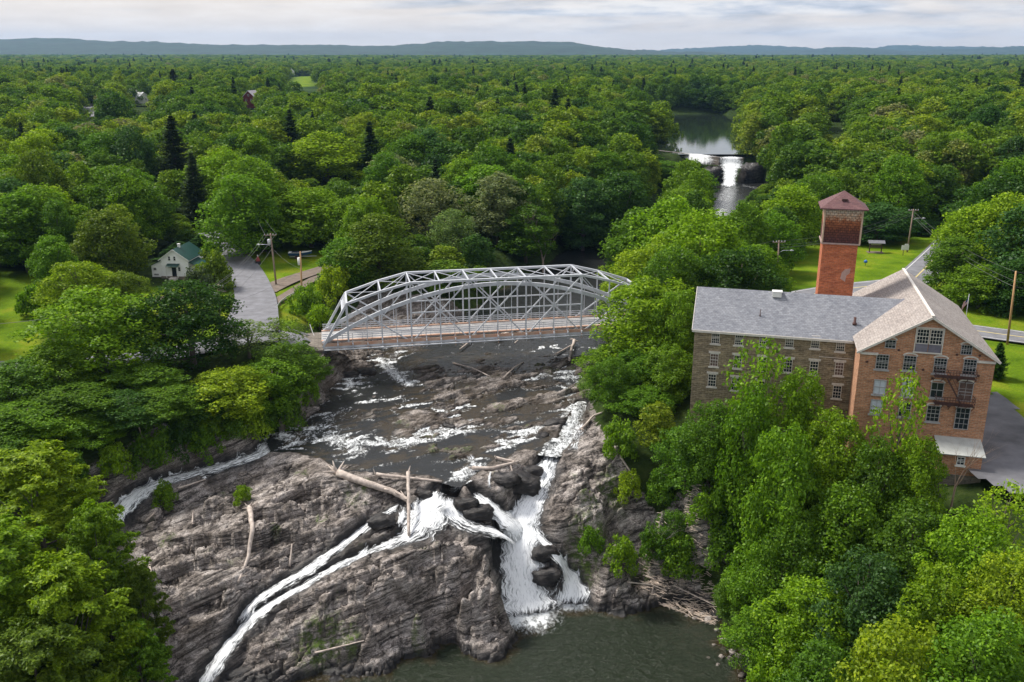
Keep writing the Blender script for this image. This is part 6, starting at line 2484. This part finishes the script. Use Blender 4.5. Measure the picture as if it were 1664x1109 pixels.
wl1 = 'thin dark power line crossing the road junction at the left'
for k in (0, 1, 3):
    wire(pC[1][k], pA[1][k], 1.0, wl1)
wire(pC[2], pB[2], .9, 'thin cable from the junction pole to the orange brown pole')
wire(pC[2], pA[2], .9, 'thin lower cable crossing the road junction')
wire(pA[2], pB[2], .6, 'short cable from the transformer pole to the orange brown pole')
for k in (0, 3):
    wire(pC[1][k], tuple(P(-120, 535, 9)), 1.2, 'thin dark power line running left across the lawn')
    wire(pA[1][k], (-70, 240, 12), 1.0, 'thin dark power line following the climbing road')
for dz_, r_ in ((0, .022), (-1.5, .022), (-2.4, .03)):
    rt = Vector(pR[1][0]) + Vector((0, 0, dz_))
    wire(rt, Vector(pE[1][1]) + Vector((0, 0, dz_ * .5)), 1.4, 'thin power line from the right edge pole towards the road bend', r_)
    wire(rt, (130, 118, 10 + dz_), .8, 'thin power line leaving the right edge pole to the right', r_)
    wire(Vector(pE[1][1]) + Vector((0, 0, dz_ * .6)), Vector(pD[1][1]) + Vector((0, 0, dz_ * .6)), 1.6, 'thin power line passing behind the brick tower', r_)
wire(pD[1][0], (24, 175, 8), 1.2, 'thin power line running from the hidden pole to the bridge trees')


# guard rails
def rail(pts, label, h=.75, name='guard_rail'):
    pts = [Vector((p[0], p[1], float(ground_z(p[0], p[1])) + .15)) for p in pts]
    root = empty(name, tuple(pts[0]))
    tag(root, label, 'guard rail')
    L = [p - pts[0] for p in pts]
    mb = MB()
    for a, b in zip(L[:-1], L[1:]):
        mb.beam(a + Vector((0, 0, h - .1)), b + Vector((0, 0, h - .1)), .06, .3)
    mb.build('rail', M_GALV, root)
    for a, b in zip(L[:-1], L[1:]):
        n = max(1, int((b - a).length / 2.0))
        for k in range(n):
            q = a.lerp(b, k / n)
            MB().box(q + Vector((0, 0, h / 2 - .2)), (.14, .14, h + .3)).build('rail_post', M_POLE, root)


rail([P(*q, 0) for q in ((450, 503), (456, 494), (466, 485), (478, 478), (490, 473))], 'curved pale guard rail beside the gravel driveway')
rail([P(*q, -.2) for q in ((503, 519), (506, 529), (510, 539))], 'short guard rail at the far left corner of the bridge')
a0 = tuple(BR_A + bn * (BW - .2) - bd * .6)
rail([a0, tuple(np.array(a0) - bd * 5.5)], 'pale guard rail on the far side of the bridge approach')
a0 = tuple(BR_A + bn * (.2) - bd * .6)
rail([a0, tuple(np.array(a0) - bd * 5.5)], 'pale guard rail on the near side of the bridge approach')

# notice shelter, signs, marker
q = P(1422, 411, 0)
kz = float(ground_z(q[0], q[1]))
k_ = empty('notice_shelter', (q[0], q[1], kz), R_(-8))
tag(k_, 'small roofed notice board on two posts standing on the lawn behind the tower', 'notice board')
for s_ in (-1, 1):
    MB().box((s_ * 1.35, 0, 1.1), (.2, .2, 2.8)).build('post', M_IRON, k_)
MB().box((0, 0, 1.55), (2.5, .1, .8)).build('board', plain('board_brown', (.10, .075, .055), .8, .2, 2), k_)
MB().box((0, -.08, 1.95), (2.3, .06, .16)).build('board_header', M_TRIM, k_)
for s_ in (-1, 1):
    e = [(-1.9, s_ * .9, 2.35), (1.9, s_ * .9, 2.35), (1.9, 0, 2.95), (-1.9, 0, 2.95)]
    roof_slab('roof', e if s_ < 0 else [e[1], e[0], e[3], e[2]], plain('shelter_roof', (.17, .17, .19), .7, .15, 2), .08, k_)
MB().box((0, 0, .03), (3.6, 2.2, .1)).build('base_pad', M_DIRT, k_)
q = P(1467, 416, 0)
s1 = empty('notice_sign', (q[0], q[1], float(ground_z(q[0], q[1]))))
tag(s1, 'white sign board on a thin post beside the street lamp pole', 'sign')
MB().box((0, 0, 1.0), (.1, .1, 2.4)).build('post', M_IRON, s1)
MB().box((.3, -.08, 1.9), (1.7, .08, 1.1)).box((.55, -.08, 2.6), (.8, .08, .35)).build('sign_panel', M_WHITE, s1)
q = P(1406, 432, 0)
s2 = empty('marker', (q[0], q[1], float(ground_z(q[0], q[1]))))
tag(s2, 'small bright blue marker on the lawn behind the tower', 'marker')
MB().box((0, 0, .5), (.08, .08, 1.2)).build('post', M_IRON, s2)
MB().tube([(0, 0, .7), (0, 0, .8), (0, 0, 1.2), (0, 0, 1.4)], [.15, .38, .38, .1], 10).build('marker_head', plain('blue_paint', (.02, .12, .45), .5, .1, 2), s2)

# flag on a pole behind the mill roof
fx, fz = xat(1566, 545, 140)
gz0 = float(ground_z(fx, 140))
fr_ = empty('flag_pole', (fx, 140, gz0))
tag(fr_, 'flag pole with a limp striped flag behind the right slope of the mill roof', 'flag')
xt_, zt2 = xat(1575, 478, 140)
MB().tube([(0, 0, -.5), ((xt_ - fx) * .5, 0, (zt2 - gz0) * .5), (xt_ - fx, 0, zt2 - gz0)], [.06, .05, .03], 7).build('pole', M_GALV, fr_)
top = Vector((xt_ - fx, 0, zt2 - gz0))
cb, cr_, cw_ = plain('flag_blue', (.03, .06, .2), .8, .1, 2), plain('flag_red', (.45, .05, .06), .8, .1, 2), plain('flag_white', (.75, .74, .72), .8, .05, 2)
mb = MB()
for k in range(13):
    for j in range(8):
        def fp(u, v):
            return (top.x - .1 - .75 * u - .12 * v * u, -.12 * math.sin(u * 7 + v * 2), top.z - .3 - 1.1 * v - 1.9 * u * .9 - .15 * math.sin(u * 6))
        u0_, u1_ = j / 8, (j + 1) / 8
        v0_, v1_ = k / 13, (k + 1) / 13
        mb.poly([fp(u0_, v1_), fp(u1_, v1_), fp(u1_, v0_), fp(u0_, v0_)], 0 if (j < 3 and k < 7) else (1 if k % 2 == 0 else 2))
mb.build('flag', (cb, cr_, cw_), fr_)

# boat on its trailer, garden stove
q = P(489, 424, 0)
bt = empty('motor_boat', (q[0], q[1], float(ground_z(q[0], q[1])) + .1), R_(4))
tag(bt, 'blue and white motor boat parked on a trailer on the lawn', 'boat')


def hull(l, w, h, z0, zs, inset=0):
    n = 9
    V, F_ = [], []
    for i in range(n):
        t = i / (n - 1)
        hw = w / 2 * (1 - max(0, (t - .45) / .55) ** 2.2) * (.92 + .08 * t) + .01
        x = -l / 2 + l * t
        rise = .35 * max(0, (t - .5) / .5) ** 2
        V += [(x, -hw, z0 + h + rise), (x, -hw * .8, z0 + h * .35 + rise), (x, 0, z0 + rise * 1.6), (x, hw * .8, z0 + h * .35 + rise), (x, hw, z0 + h + rise)]
    for i in range(n - 1):
        for k in range(4):
            F_.append((i * 5 + k, i * 5 + k + 1, (i + 1) * 5 + k + 1, (i + 1) * 5 + k))
        F_.append((i * 5 + 4, i * 5, (i + 1) * 5, (i + 1) * 5 + 4))
    F_.append((0, 1, 2, 3, 4))
    me = bpy.data.meshes.new('hull')
    me.from_pydata(V, [], F_)
    return me


link('hull', hull(5.2, 2.0, .75, .55, 0), plain('boat_blue', (.02, .07, .2), .3, .1, 2), bt)
dk_ = link('boat_deck', hull(5.3, 2.06, .16, 1.24, 0), M_WHITE, bt)
MB().box((-.9, 0, 1.45), (2.0, 1.3, .12)).build('cockpit', plain('cockpit_dark', (.04, .05, .07), .6, .1, 2), bt)
MB().beam((.3, -.75, 1.45), (.3, .75, 1.45), .05, .5).build('windshield', M_GLASS, bt)
tl = MB().beam((-2.4, -.6, .45), (2.6, -.1, .45), .1, .1).beam((-2.4, .6, .45), (2.6, .1, .45), .1, .1).beam((2.5, 0, .45), (3.6, 0, .45), .1, .1).build('trailer_frame', M_GALV, bt)
for s_ in (-1, 1):
    MB().tube([(-.9, s_ * .8, .32), (-.9, s_ * 1.0, .32)], .32, 12).build('wheel', M_IRON, tl)
q = P(420, 433, 0)
st_ = empty('garden_stove', (q[0], q[1], float(ground_z(q[0], q[1]))))
tag(st_, 'small dark and red garden stove with a pale cap on the lawn by the road', 'stove')
MB().box((0, 0, .35), (1.0, .9, .7)).build('firebox', plain('stove_dark', (.03, .03, .035), .7, .2, 3), st_)
MB().tube([(0, 0, .7), (0, 0, .9), (0, 0, 1.5), (0, 0, 1.7)], [.5, .48, .25, .2], 10).build('hood', plain('stove_red', (.30, .06, .05), .7, .2, 3), st_)
MB().tube([(0, 0, 1.7), (0, 0, 2.1)], .13, 8).build('flue', M_TRIM, st_)

# ------------------------------------------------------------------ logs and driftwood
def log(pxs, r0, r1, label, root=0, zoff=.0, name='log', group=None, lift=None, seed=1):
    rng = random.Random(seed)
    pts = []
    for i, (px, py) in enumerate(pxs):
        g = Vector(G(px, py))
        if inpoly(np.array([g.x]), np.array([g.y]), WATER_UP)[0]:
            g.z = max(g.z, float(water_level(g.x, g.y)) - .05)
        g.z += r0 * .75 + zoff + (lift[i] if lift else 0)
        pts.append(g)
    # resample with a little wander
    P2, n = [], 5
    for a, b in zip(pts[:-1], pts[1:]):
        for k in range(n):
            q = a.lerp(b, k / n)
            if P2:
                q += Vector((rng.uniform(-.06, .06), rng.uniform(-.06, .06), rng.uniform(-.03, .03))) * min(1, r0 * 3)
            P2.append(q)
    P2.append(pts[-1])
    if not lift:
        # a stiff log bridges the hollows: never under the ground
        m = len(P2)
        z0, z1 = P2[0].z, P2[-1].z
        need = 0
        for i, q in enumerate(P2):
            base_ = z0 + (z1 - z0) * i / (m - 1)
            need = max(need, float(ground_z(q.x, q.y)) + r0 * .5 - base_)
        need = min(need, 1.2)
        for i, q in enumerate(P2):
            q.z = z0 + (z1 - z0) * i / (m - 1) + need * .8
    rad = [r0 + (r1 - r0) * (i / (len(P2) - 1)) ** 1.2 for i in range(len(P2))]
    rad[0] *= 1.15
    mb = MB().tube(P2, rad, 9)
    o0 = P2[0]
    for k in range(root):
        d = (P2[0] - P2[1]).normalized()
        v = (d * rng.uniform(.3, 1) + Vector((rng.uniform(-1, 1), rng.uniform(-1, 1), rng.uniform(-.2, 1)))).normalized()
        L0 = r0 * rng.uniform(2.2, 4.5)
        mb.tube([o0 - d * .1, o0 + v * L0 * .5, o0 + v * L0 + Vector((rng.uniform(-.2, .2),) * 3)], [r0 * .55, r0 * .32, r0 * .08], 6)
    for k in range(max(0, root - 2)):
        i = rng.randint(len(P2) // 2, len(P2) - 2)
        v = Vector((rng.uniform(-1, 1), rng.uniform(-1, 1), rng.uniform(.1, .8))).normalized()
        mb.tube([P2[i], P2[i] + v * r0 * 3.5], [rad[i] * .4, rad[i] * .12], 5)
    o = mb.build(name, M_DEADWOOD)
    return tag(o, label, 'log', group)


log([(549, 774), (600, 795), (640, 808), (667, 822)], .50, .30, 'thick bleached log with broken roots lying above the long chute', 7, seed=2)
log([(664, 784), (665, 830), (665, 879)], .24, .20, 'pale upright log leaning across the chute beside the thick bleached log', 1, lift=[1.2, 1.9, .5], seed=3)
log([(612, 777), (665, 780), (718, 789)], .22, .15, 'long thin pale log lying behind the upright log', 2, seed=4)
log([(406, 830), (411, 865), (404, 910), (388, 955)], .34, .13, 'curved pale log with a forked root on the bare left rock', 5, lift=[.15, .15, .15, .1], seed=5)
log([(237, 851), (251, 835)], .12, .08, 'short brown log on the upper left of the bare rock', 1, seed=6)
log([(313, 852), (314, 832)], .12, .08, 'short upright stick between the two shrubs on the left rock', 1, seed=7)
log([(471, 925), (475, 889)], .13, .08, 'short reddish stick standing above the narrow chute', 0, seed=8)
log([(243, 920), (247, 936)], .12, .09, 'short white stick at the left edge of the bare rock', 0, seed=9)
log([(768, 774), (800, 764), (843, 756)], .26, .18, 'pale log lying across the gap above the main fall', 3, seed=10)
log([(829, 758), (840, 786)], .13, .07, 'thin stick leaning from the pale log above the main fall', 0, seed=11)
log([(805, 748), (845, 757)], .18, .12, 'short pale log end behind the gap above the main fall', 2, seed=12)
log([(290, 800), (335, 785)], .14, .08, 'dark grey branch near the shrub by the narrow left stream', 2, seed=13)
log([(738, 560), (760, 563), (808, 560)], .22, .14, 'long pale driftwood branch under the middle of the bridge', 4, zoff=.3, seed=14)
log([(772, 558), (762, 570), (747, 577)], .22, .12, 'forked driftwood stump left of the thick log under the bridge', 5, zoff=.3, seed=15)
log([(812, 562), (835, 558), (868, 557)], .42, .24, 'thick pale drift log lying under the right half of the bridge', 6, zoff=.3, seed=16)
log([(836, 567), (842, 561)], .13, .09, 'short stick beside the thick drift log under the bridge', 0, seed=17)
log([(738, 595), (768, 600), (796, 613)], .15, .09, 'bent grey branch on the mid river rock', 2, seed=18)
log([(817, 617), (836, 603), (851, 591)], .15, .09, 'slanting grey branch on the mid river rock right of the bent one', 1, seed=19)
log([(933, 566), (929, 578), (925, 593)], .30, .2, 'stubby pale stump leaning near the right bank below the bridge', 4, zoff=.2, seed=20)
log([(904, 581), (930, 569)], .16, .1, 'pale branch crossing the stubby stump near the right bank', 2, zoff=.2, seed=21)
log([(945, 698), (965, 680), (978, 672)], .18, .1, 'dark driftwood branch at the right edge above the main fall', 3, seed=22)
log([(1020, 956), (1060, 958), (1100, 976)], .10, .05, 'thin curved white branch on the left of the driftwood beach', 1, seed=23)
log([(1048, 948), (1100, 962), (1160, 996)], .11, .05, 'long white branch reaching down the driftwood beach', 2, seed=24)
log([(1062, 935), (1095, 940), (1132, 951)], .11, .06, 'white branch along the top of the driftwood beach', 1, seed=25)
log([(513, 1068), (550, 1062), (592, 1044)], .12, .06, 'thin grey branch on the shelf at the foot of the big rock', 2, seed=26)
log([(1008, 745), (1022, 770), (1030, 786)], .14, .08, 'dead stick slanting down from the bushes right of the main fall', 2, seed=27)

# drift heap on the beach
rng = random.Random(44)
mb = MB()
beach = [P(*q, -20.3) for q in ((1025, 955), (1050, 930), (1100, 928), (1150, 945), (1165, 985), (1160, 1010), (1110, 990), (1060, 972))]
bp = [(p[0], p[1]) for p in beach]
bxs = [p[0] for p in bp]
bys = [p[1] for p in bp]
cnt = 0
while cnt < 850:
    x, y = rng.uniform(min(bxs), max(bxs)), rng.uniform(min(bys), max(bys))
    if not inpoly(np.array([x]), np.array([y]), bp)[0]:
        continue
    a = rng.gauss(-.45, .45)
    L0 = rng.uniform(.3, 1.5)
    z = max(float(ground_z(x, y)), POOL + .05) + rng.uniform(.0, .14)
    d = Vector((math.cos(a), math.sin(a), rng.uniform(-.12, .12)))
    p0 = Vector((x, y, z))
    mb.tube([p0 - d * L0 / 2, p0 + Vector((0, 0, rng.uniform(-.04, .06))), p0 + d * L0 / 2], [.04, .045, .02], 4, cap=False)
    cnt += 1
tag(mb.build('driftwood', plain('drift_sticks', (.56, .46, .38), .9, .3, 3)), 'heap of pale driftwood sticks on the small beach', kind='stuff')


# boulders on the pool shore and in the river
def boulder_mesh(seed, wetness=0.0):
    rng = np.random.default_rng(seed)
    bm_v, bm_f = [], []
    n, m = 18, 12
    off = rng.uniform(0, 50, 2)
    for j in range(m + 1):
        for i in range(n):
            th, ph = 2 * math.pi * i / n, math.pi * j / m
            d = np.array([math.sin(ph) * math.cos(th), math.sin(ph) * math.sin(th), math.cos(ph)])
            r = 1 + .35 * float(perlin(np.array([d[0] * 1.4 + off[0] + d[2]]), np.array([d[1] * 1.4 + off[1] - d[2]]), seed)[0]) + .18 * float(perlin(np.array([d[0] * 3.4 + off[0] + d[2] * 2]), np.array([d[1] * 3.4 + off[1] - d[2]]), seed)[0])
            d = np.sign(d) * np.abs(d) ** .75
            bm_v.append(d * r * np.array([1, .8, .55]))
    for j in range(m):
        for i in range(n):
            bm_f.append((j * n + i, j * n + (i + 1) % n, (j + 1) * n + (i + 1) % n, (j + 1) * n + i))
    me = np_mesh('boulder', np.array(bm_v), np.array(bm_f))
    attr(me, 'rock', np.ones(len(bm_v)))
    attr(me, 'wet', np.full(len(bm_v), wetness))
    me.materials.append(M_GROUND)
    return me


bms = [boulder_mesh(i + 3) for i in range(5)]
wms = [boulder_mesh(i + 3, .85) for i in range(5)]
rng = random.Random(8)
BO = [(1130, 1008, .5), (1150, 1020, .7), (1165, 1032, .5), (1178, 1045, .8), (1160, 1055, .35), (1190, 1062, .6), (1172, 1075, .45), (1200, 1080, .7), (1185, 1092, .5), (1205, 1102, .6), (1150, 1085, .3),
      (1140, 1000, .4), (1115, 1012, .35), (1122, 1000, .5), (1195, 1045, .4), (1210, 1060, .5), (1165, 1100, .35), (1098, 998, .4)]
for i, (px, py, r) in enumerate(BO):
    q = G(px, py)
    o = bpy.data.objects.new('boulder', bms[i % 5])
    COL.objects.link(o)
    o.location = (q[0], q[1], max(q[2], POOL - .1) + r * .15)
    o.rotation_euler = (rng.uniform(-.3, .3), rng.uniform(-.3, .3), rng.uniform(0, 6))
    o.scale = (r * .8, r * .8, r * .75)
    tag(o, 'grey boulder on the right shore of the pool between beach and trees', 'boulder', 'boulders on the pool shore')
for i, (px, py, r, lab) in enumerate(((505, 668, 1.3, 'flat pale boulder at the upper left water edge'), (571, 664, 1.5, 'long low boulder in the upper river left of the centre'),
                                      (615, 650, 1.2, 'rounded brown boulder in the middle of the upper river'), (566, 612, 1.7, 'dark boulder between the two cascades under the bridge'),
                                      (594, 606, 1.6, 'tall dark rock right of the left cascade under the bridge'), (730, 694, .9, 'small dark boulder among the white rapids'),
                                      (900, 690, 1.6, 'dark boulder splitting the right rapids'), (880, 712, 1.1, 'low dark boulder above the main fall'), (1120, 1017, .9, 'lone dark rock standing in the pool'),
                                      (775, 838, 1.9, 'black wet boulder between two arms of the main fall'), (758, 822, 1.5, 'wet boulder at the left of the black one by the main fall'),
                                      (845, 790, 2.6, 'large dark boulder in the fork above the main fall'), (822, 782, 1.8, 'dark boulder left of the large one above the main fall'), (863, 770, 1.6, 'dark boulder at the very top of the main fall'),
                                      (885, 905, 1.7, 'black rock standing between the main fall and the fan fall'), (888, 940, 1.9, 'lower black rock between the main fall and the fan fall'), (620, 852, 1.6, 'dark wet boulder between the two chutes'), (690, 805, 1.2, 'dark boulder behind the upright log'))):
    q = G(px, py)
    o = bpy.data.objects.new('boulder', (wms if r < 1 or i > 8 or 'dark' in lab else bms)[(i * 2 + 1) % 5])
    COL.objects.link(o)
    o.location = (q[0], q[1], q[2] + r * .1)
    o.rotation_euler = (rng.uniform(-.2, .2), rng.uniform(-.2, .2), rng.uniform(-.4, .4))
    o.scale = (r * 1.05, r * .75, r * (.95 if i > 8 else .62))
    tag(o, lab, 'boulder')

# ------------------------------------------------------------------ bare trees
def bare(px, py, Y, H, label, seed, cat='dead tree', r0=.22, col=None, levels=4, spread=.55):
    x, _ = xat(px, py, Y)
    g = float(ground_z(x, Y))
    me = branch_tree_mesh('dead_tree', seed, H=H, r0=r0, mat=col, levels=levels, spread=spread)
    zz0 = max(v.co.z for v in me.vertices)
    o = link('dead_tree', me)
    o.scale = (H / zz0,) * 3
    o.location = (x, Y, g)
    return tag(o, label, cat)


bare(885, 330, 219, 22.5, 'bare pale pinkish dead tree rising above the bridge centre', 3, levels=5, r0=.38)
bare(1262, 845, 92.5, 10.5, 'bare grey trunk standing on the right slope beside the cliff', 9, r0=.32, col=plain('grey_trunk', (.30, .26, .20), .9, .25, 2), levels=3, spread=.3)
bare(1537, 775, 93.5, 6.5, 'slim bare trunk in front of the brick shed roof', 12, r0=.16, col=M_BARK, levels=2, spread=.25)
bare(1550, 775, 93.8, 12.5, 'tall leaning bare tree in front of the right side of the brick gable', 15, r0=.15, col=plain('tan_twigs', (.28, .20, .15), .9, .2, 2), levels=4, spread=.3)
bare(235, 700, 112, 8, 'slim pale bare trunk on the left bank above the stream', 18, r0=.12, levels=1, spread=.2)
bare(1075, 870, 102.5, 6.5, 'twiggy grey dead tree in the cliff cleft', 21, r0=.12, levels=4, col=plain('grey_twigs', (.28, .26, .22), .9, .2, 2))
bare(1375, 212, 480, 17, 'bare grey tree beside the white gabled house in the upper right forest', 24, r0=.3, levels=4)

# ------------------------------------------------------------------ far dam and its fall
dm = [P(1055, 243, 4), P(1105, 249, 4), P(1170, 256, 4), P(1208, 257, 4)]
mb = MB()
for a, b in zip(dm[:-1], dm[1:]):
    mb.beam(np.array([a[0], a[1], 2.4]), np.array([b[0], b[1], 2.4]), 1.2, 3.4)
tag(mb.build('dam', M_ABUT), 'low stone dam holding back the far river', 'dam')


def far_ribbon(pts, lab, seed, lift=.3):
    S = []
    for a, b, w, z in pts:
        p = P(a, b, z)
        S.append((p[0], p[1], z, w / FPX * (p[1] * CP_ - (z - CAMH) * SP_)))
    ribbon('waterfall', S, lab, seed, lift=lift)


def dam_fall(a, b, lab, seed, drops):
    c = (a + b) / 2
    d = (b - a)[:2]
    L0 = float(np.hypot(*d))
    n = np.array((d[1], -d[0])) / L0
    if n[1] > 0:
        n = -n
    S = [(c[0] + n[0] * o, c[1] + n[1] * o, z, L0 / 2 * w) for o, z, w in drops]
    ribbon('waterfall', S, lab, seed, lift=.25)


dam_fall(dm[2], dm[3], 'white far waterfall below the dam', 31, [(-2, 4.25, .8), (1.0, 4.1, .8), (1.9, 1.8, .8), (3.2, .4, .75), (6, -.8, .5), (10, -3.2, .45), (15, -5.6, .5), (19, -6, .5)])
dam_fall(dm[1], dm[2], 'thin veil of water over the left half of the far dam', 33, [(-2, 4.2, .68), (.95, 4.1, .68), (1.6, 2.2, .68), (2.1, .4, .68)])
for px, py, r, lab in ((1226, 279, 5.2, 'large dark rock face right of the far waterfall'), (1165, 281, 5.0, 'dark rock left of the far waterfall')):
    x, z = xat(px, py, 384)
    o = bpy.data.objects.new('rock_outcrop', wms[2])
    COL.objects.link(o)
    o.location = (x, 386, -3)
    o.scale = (r, r, 8.5 if r > 5.1 else 6)
    tag(o, lab, 'rock')

# ------------------------------------------------------------------ air
hm = bpy.data.materials.new('haze')
hm.use_nodes = True
ht = hm.node_tree
ht.nodes.clear()
pv_ = N(ht, 'ShaderNodeVolumePrincipled')
pv_.inputs['Color'].default_value = (.36, .62, 1.0, 1)
pv_.inputs['Density'].default_value = 0.000042
pv_.inputs['Anisotropy'].default_value = 0.2
ho = N(ht, 'ShaderNodeOutputMaterial')
L_(ht, pv_.outputs[0], ho.inputs['Volume'])
hz_ = MB().box((0, 6500, 150), (27500, 19000, 430)).build('haze', hm)
tag(hz_, 'thin bluish haze in the air of the valley', kind='stuff')
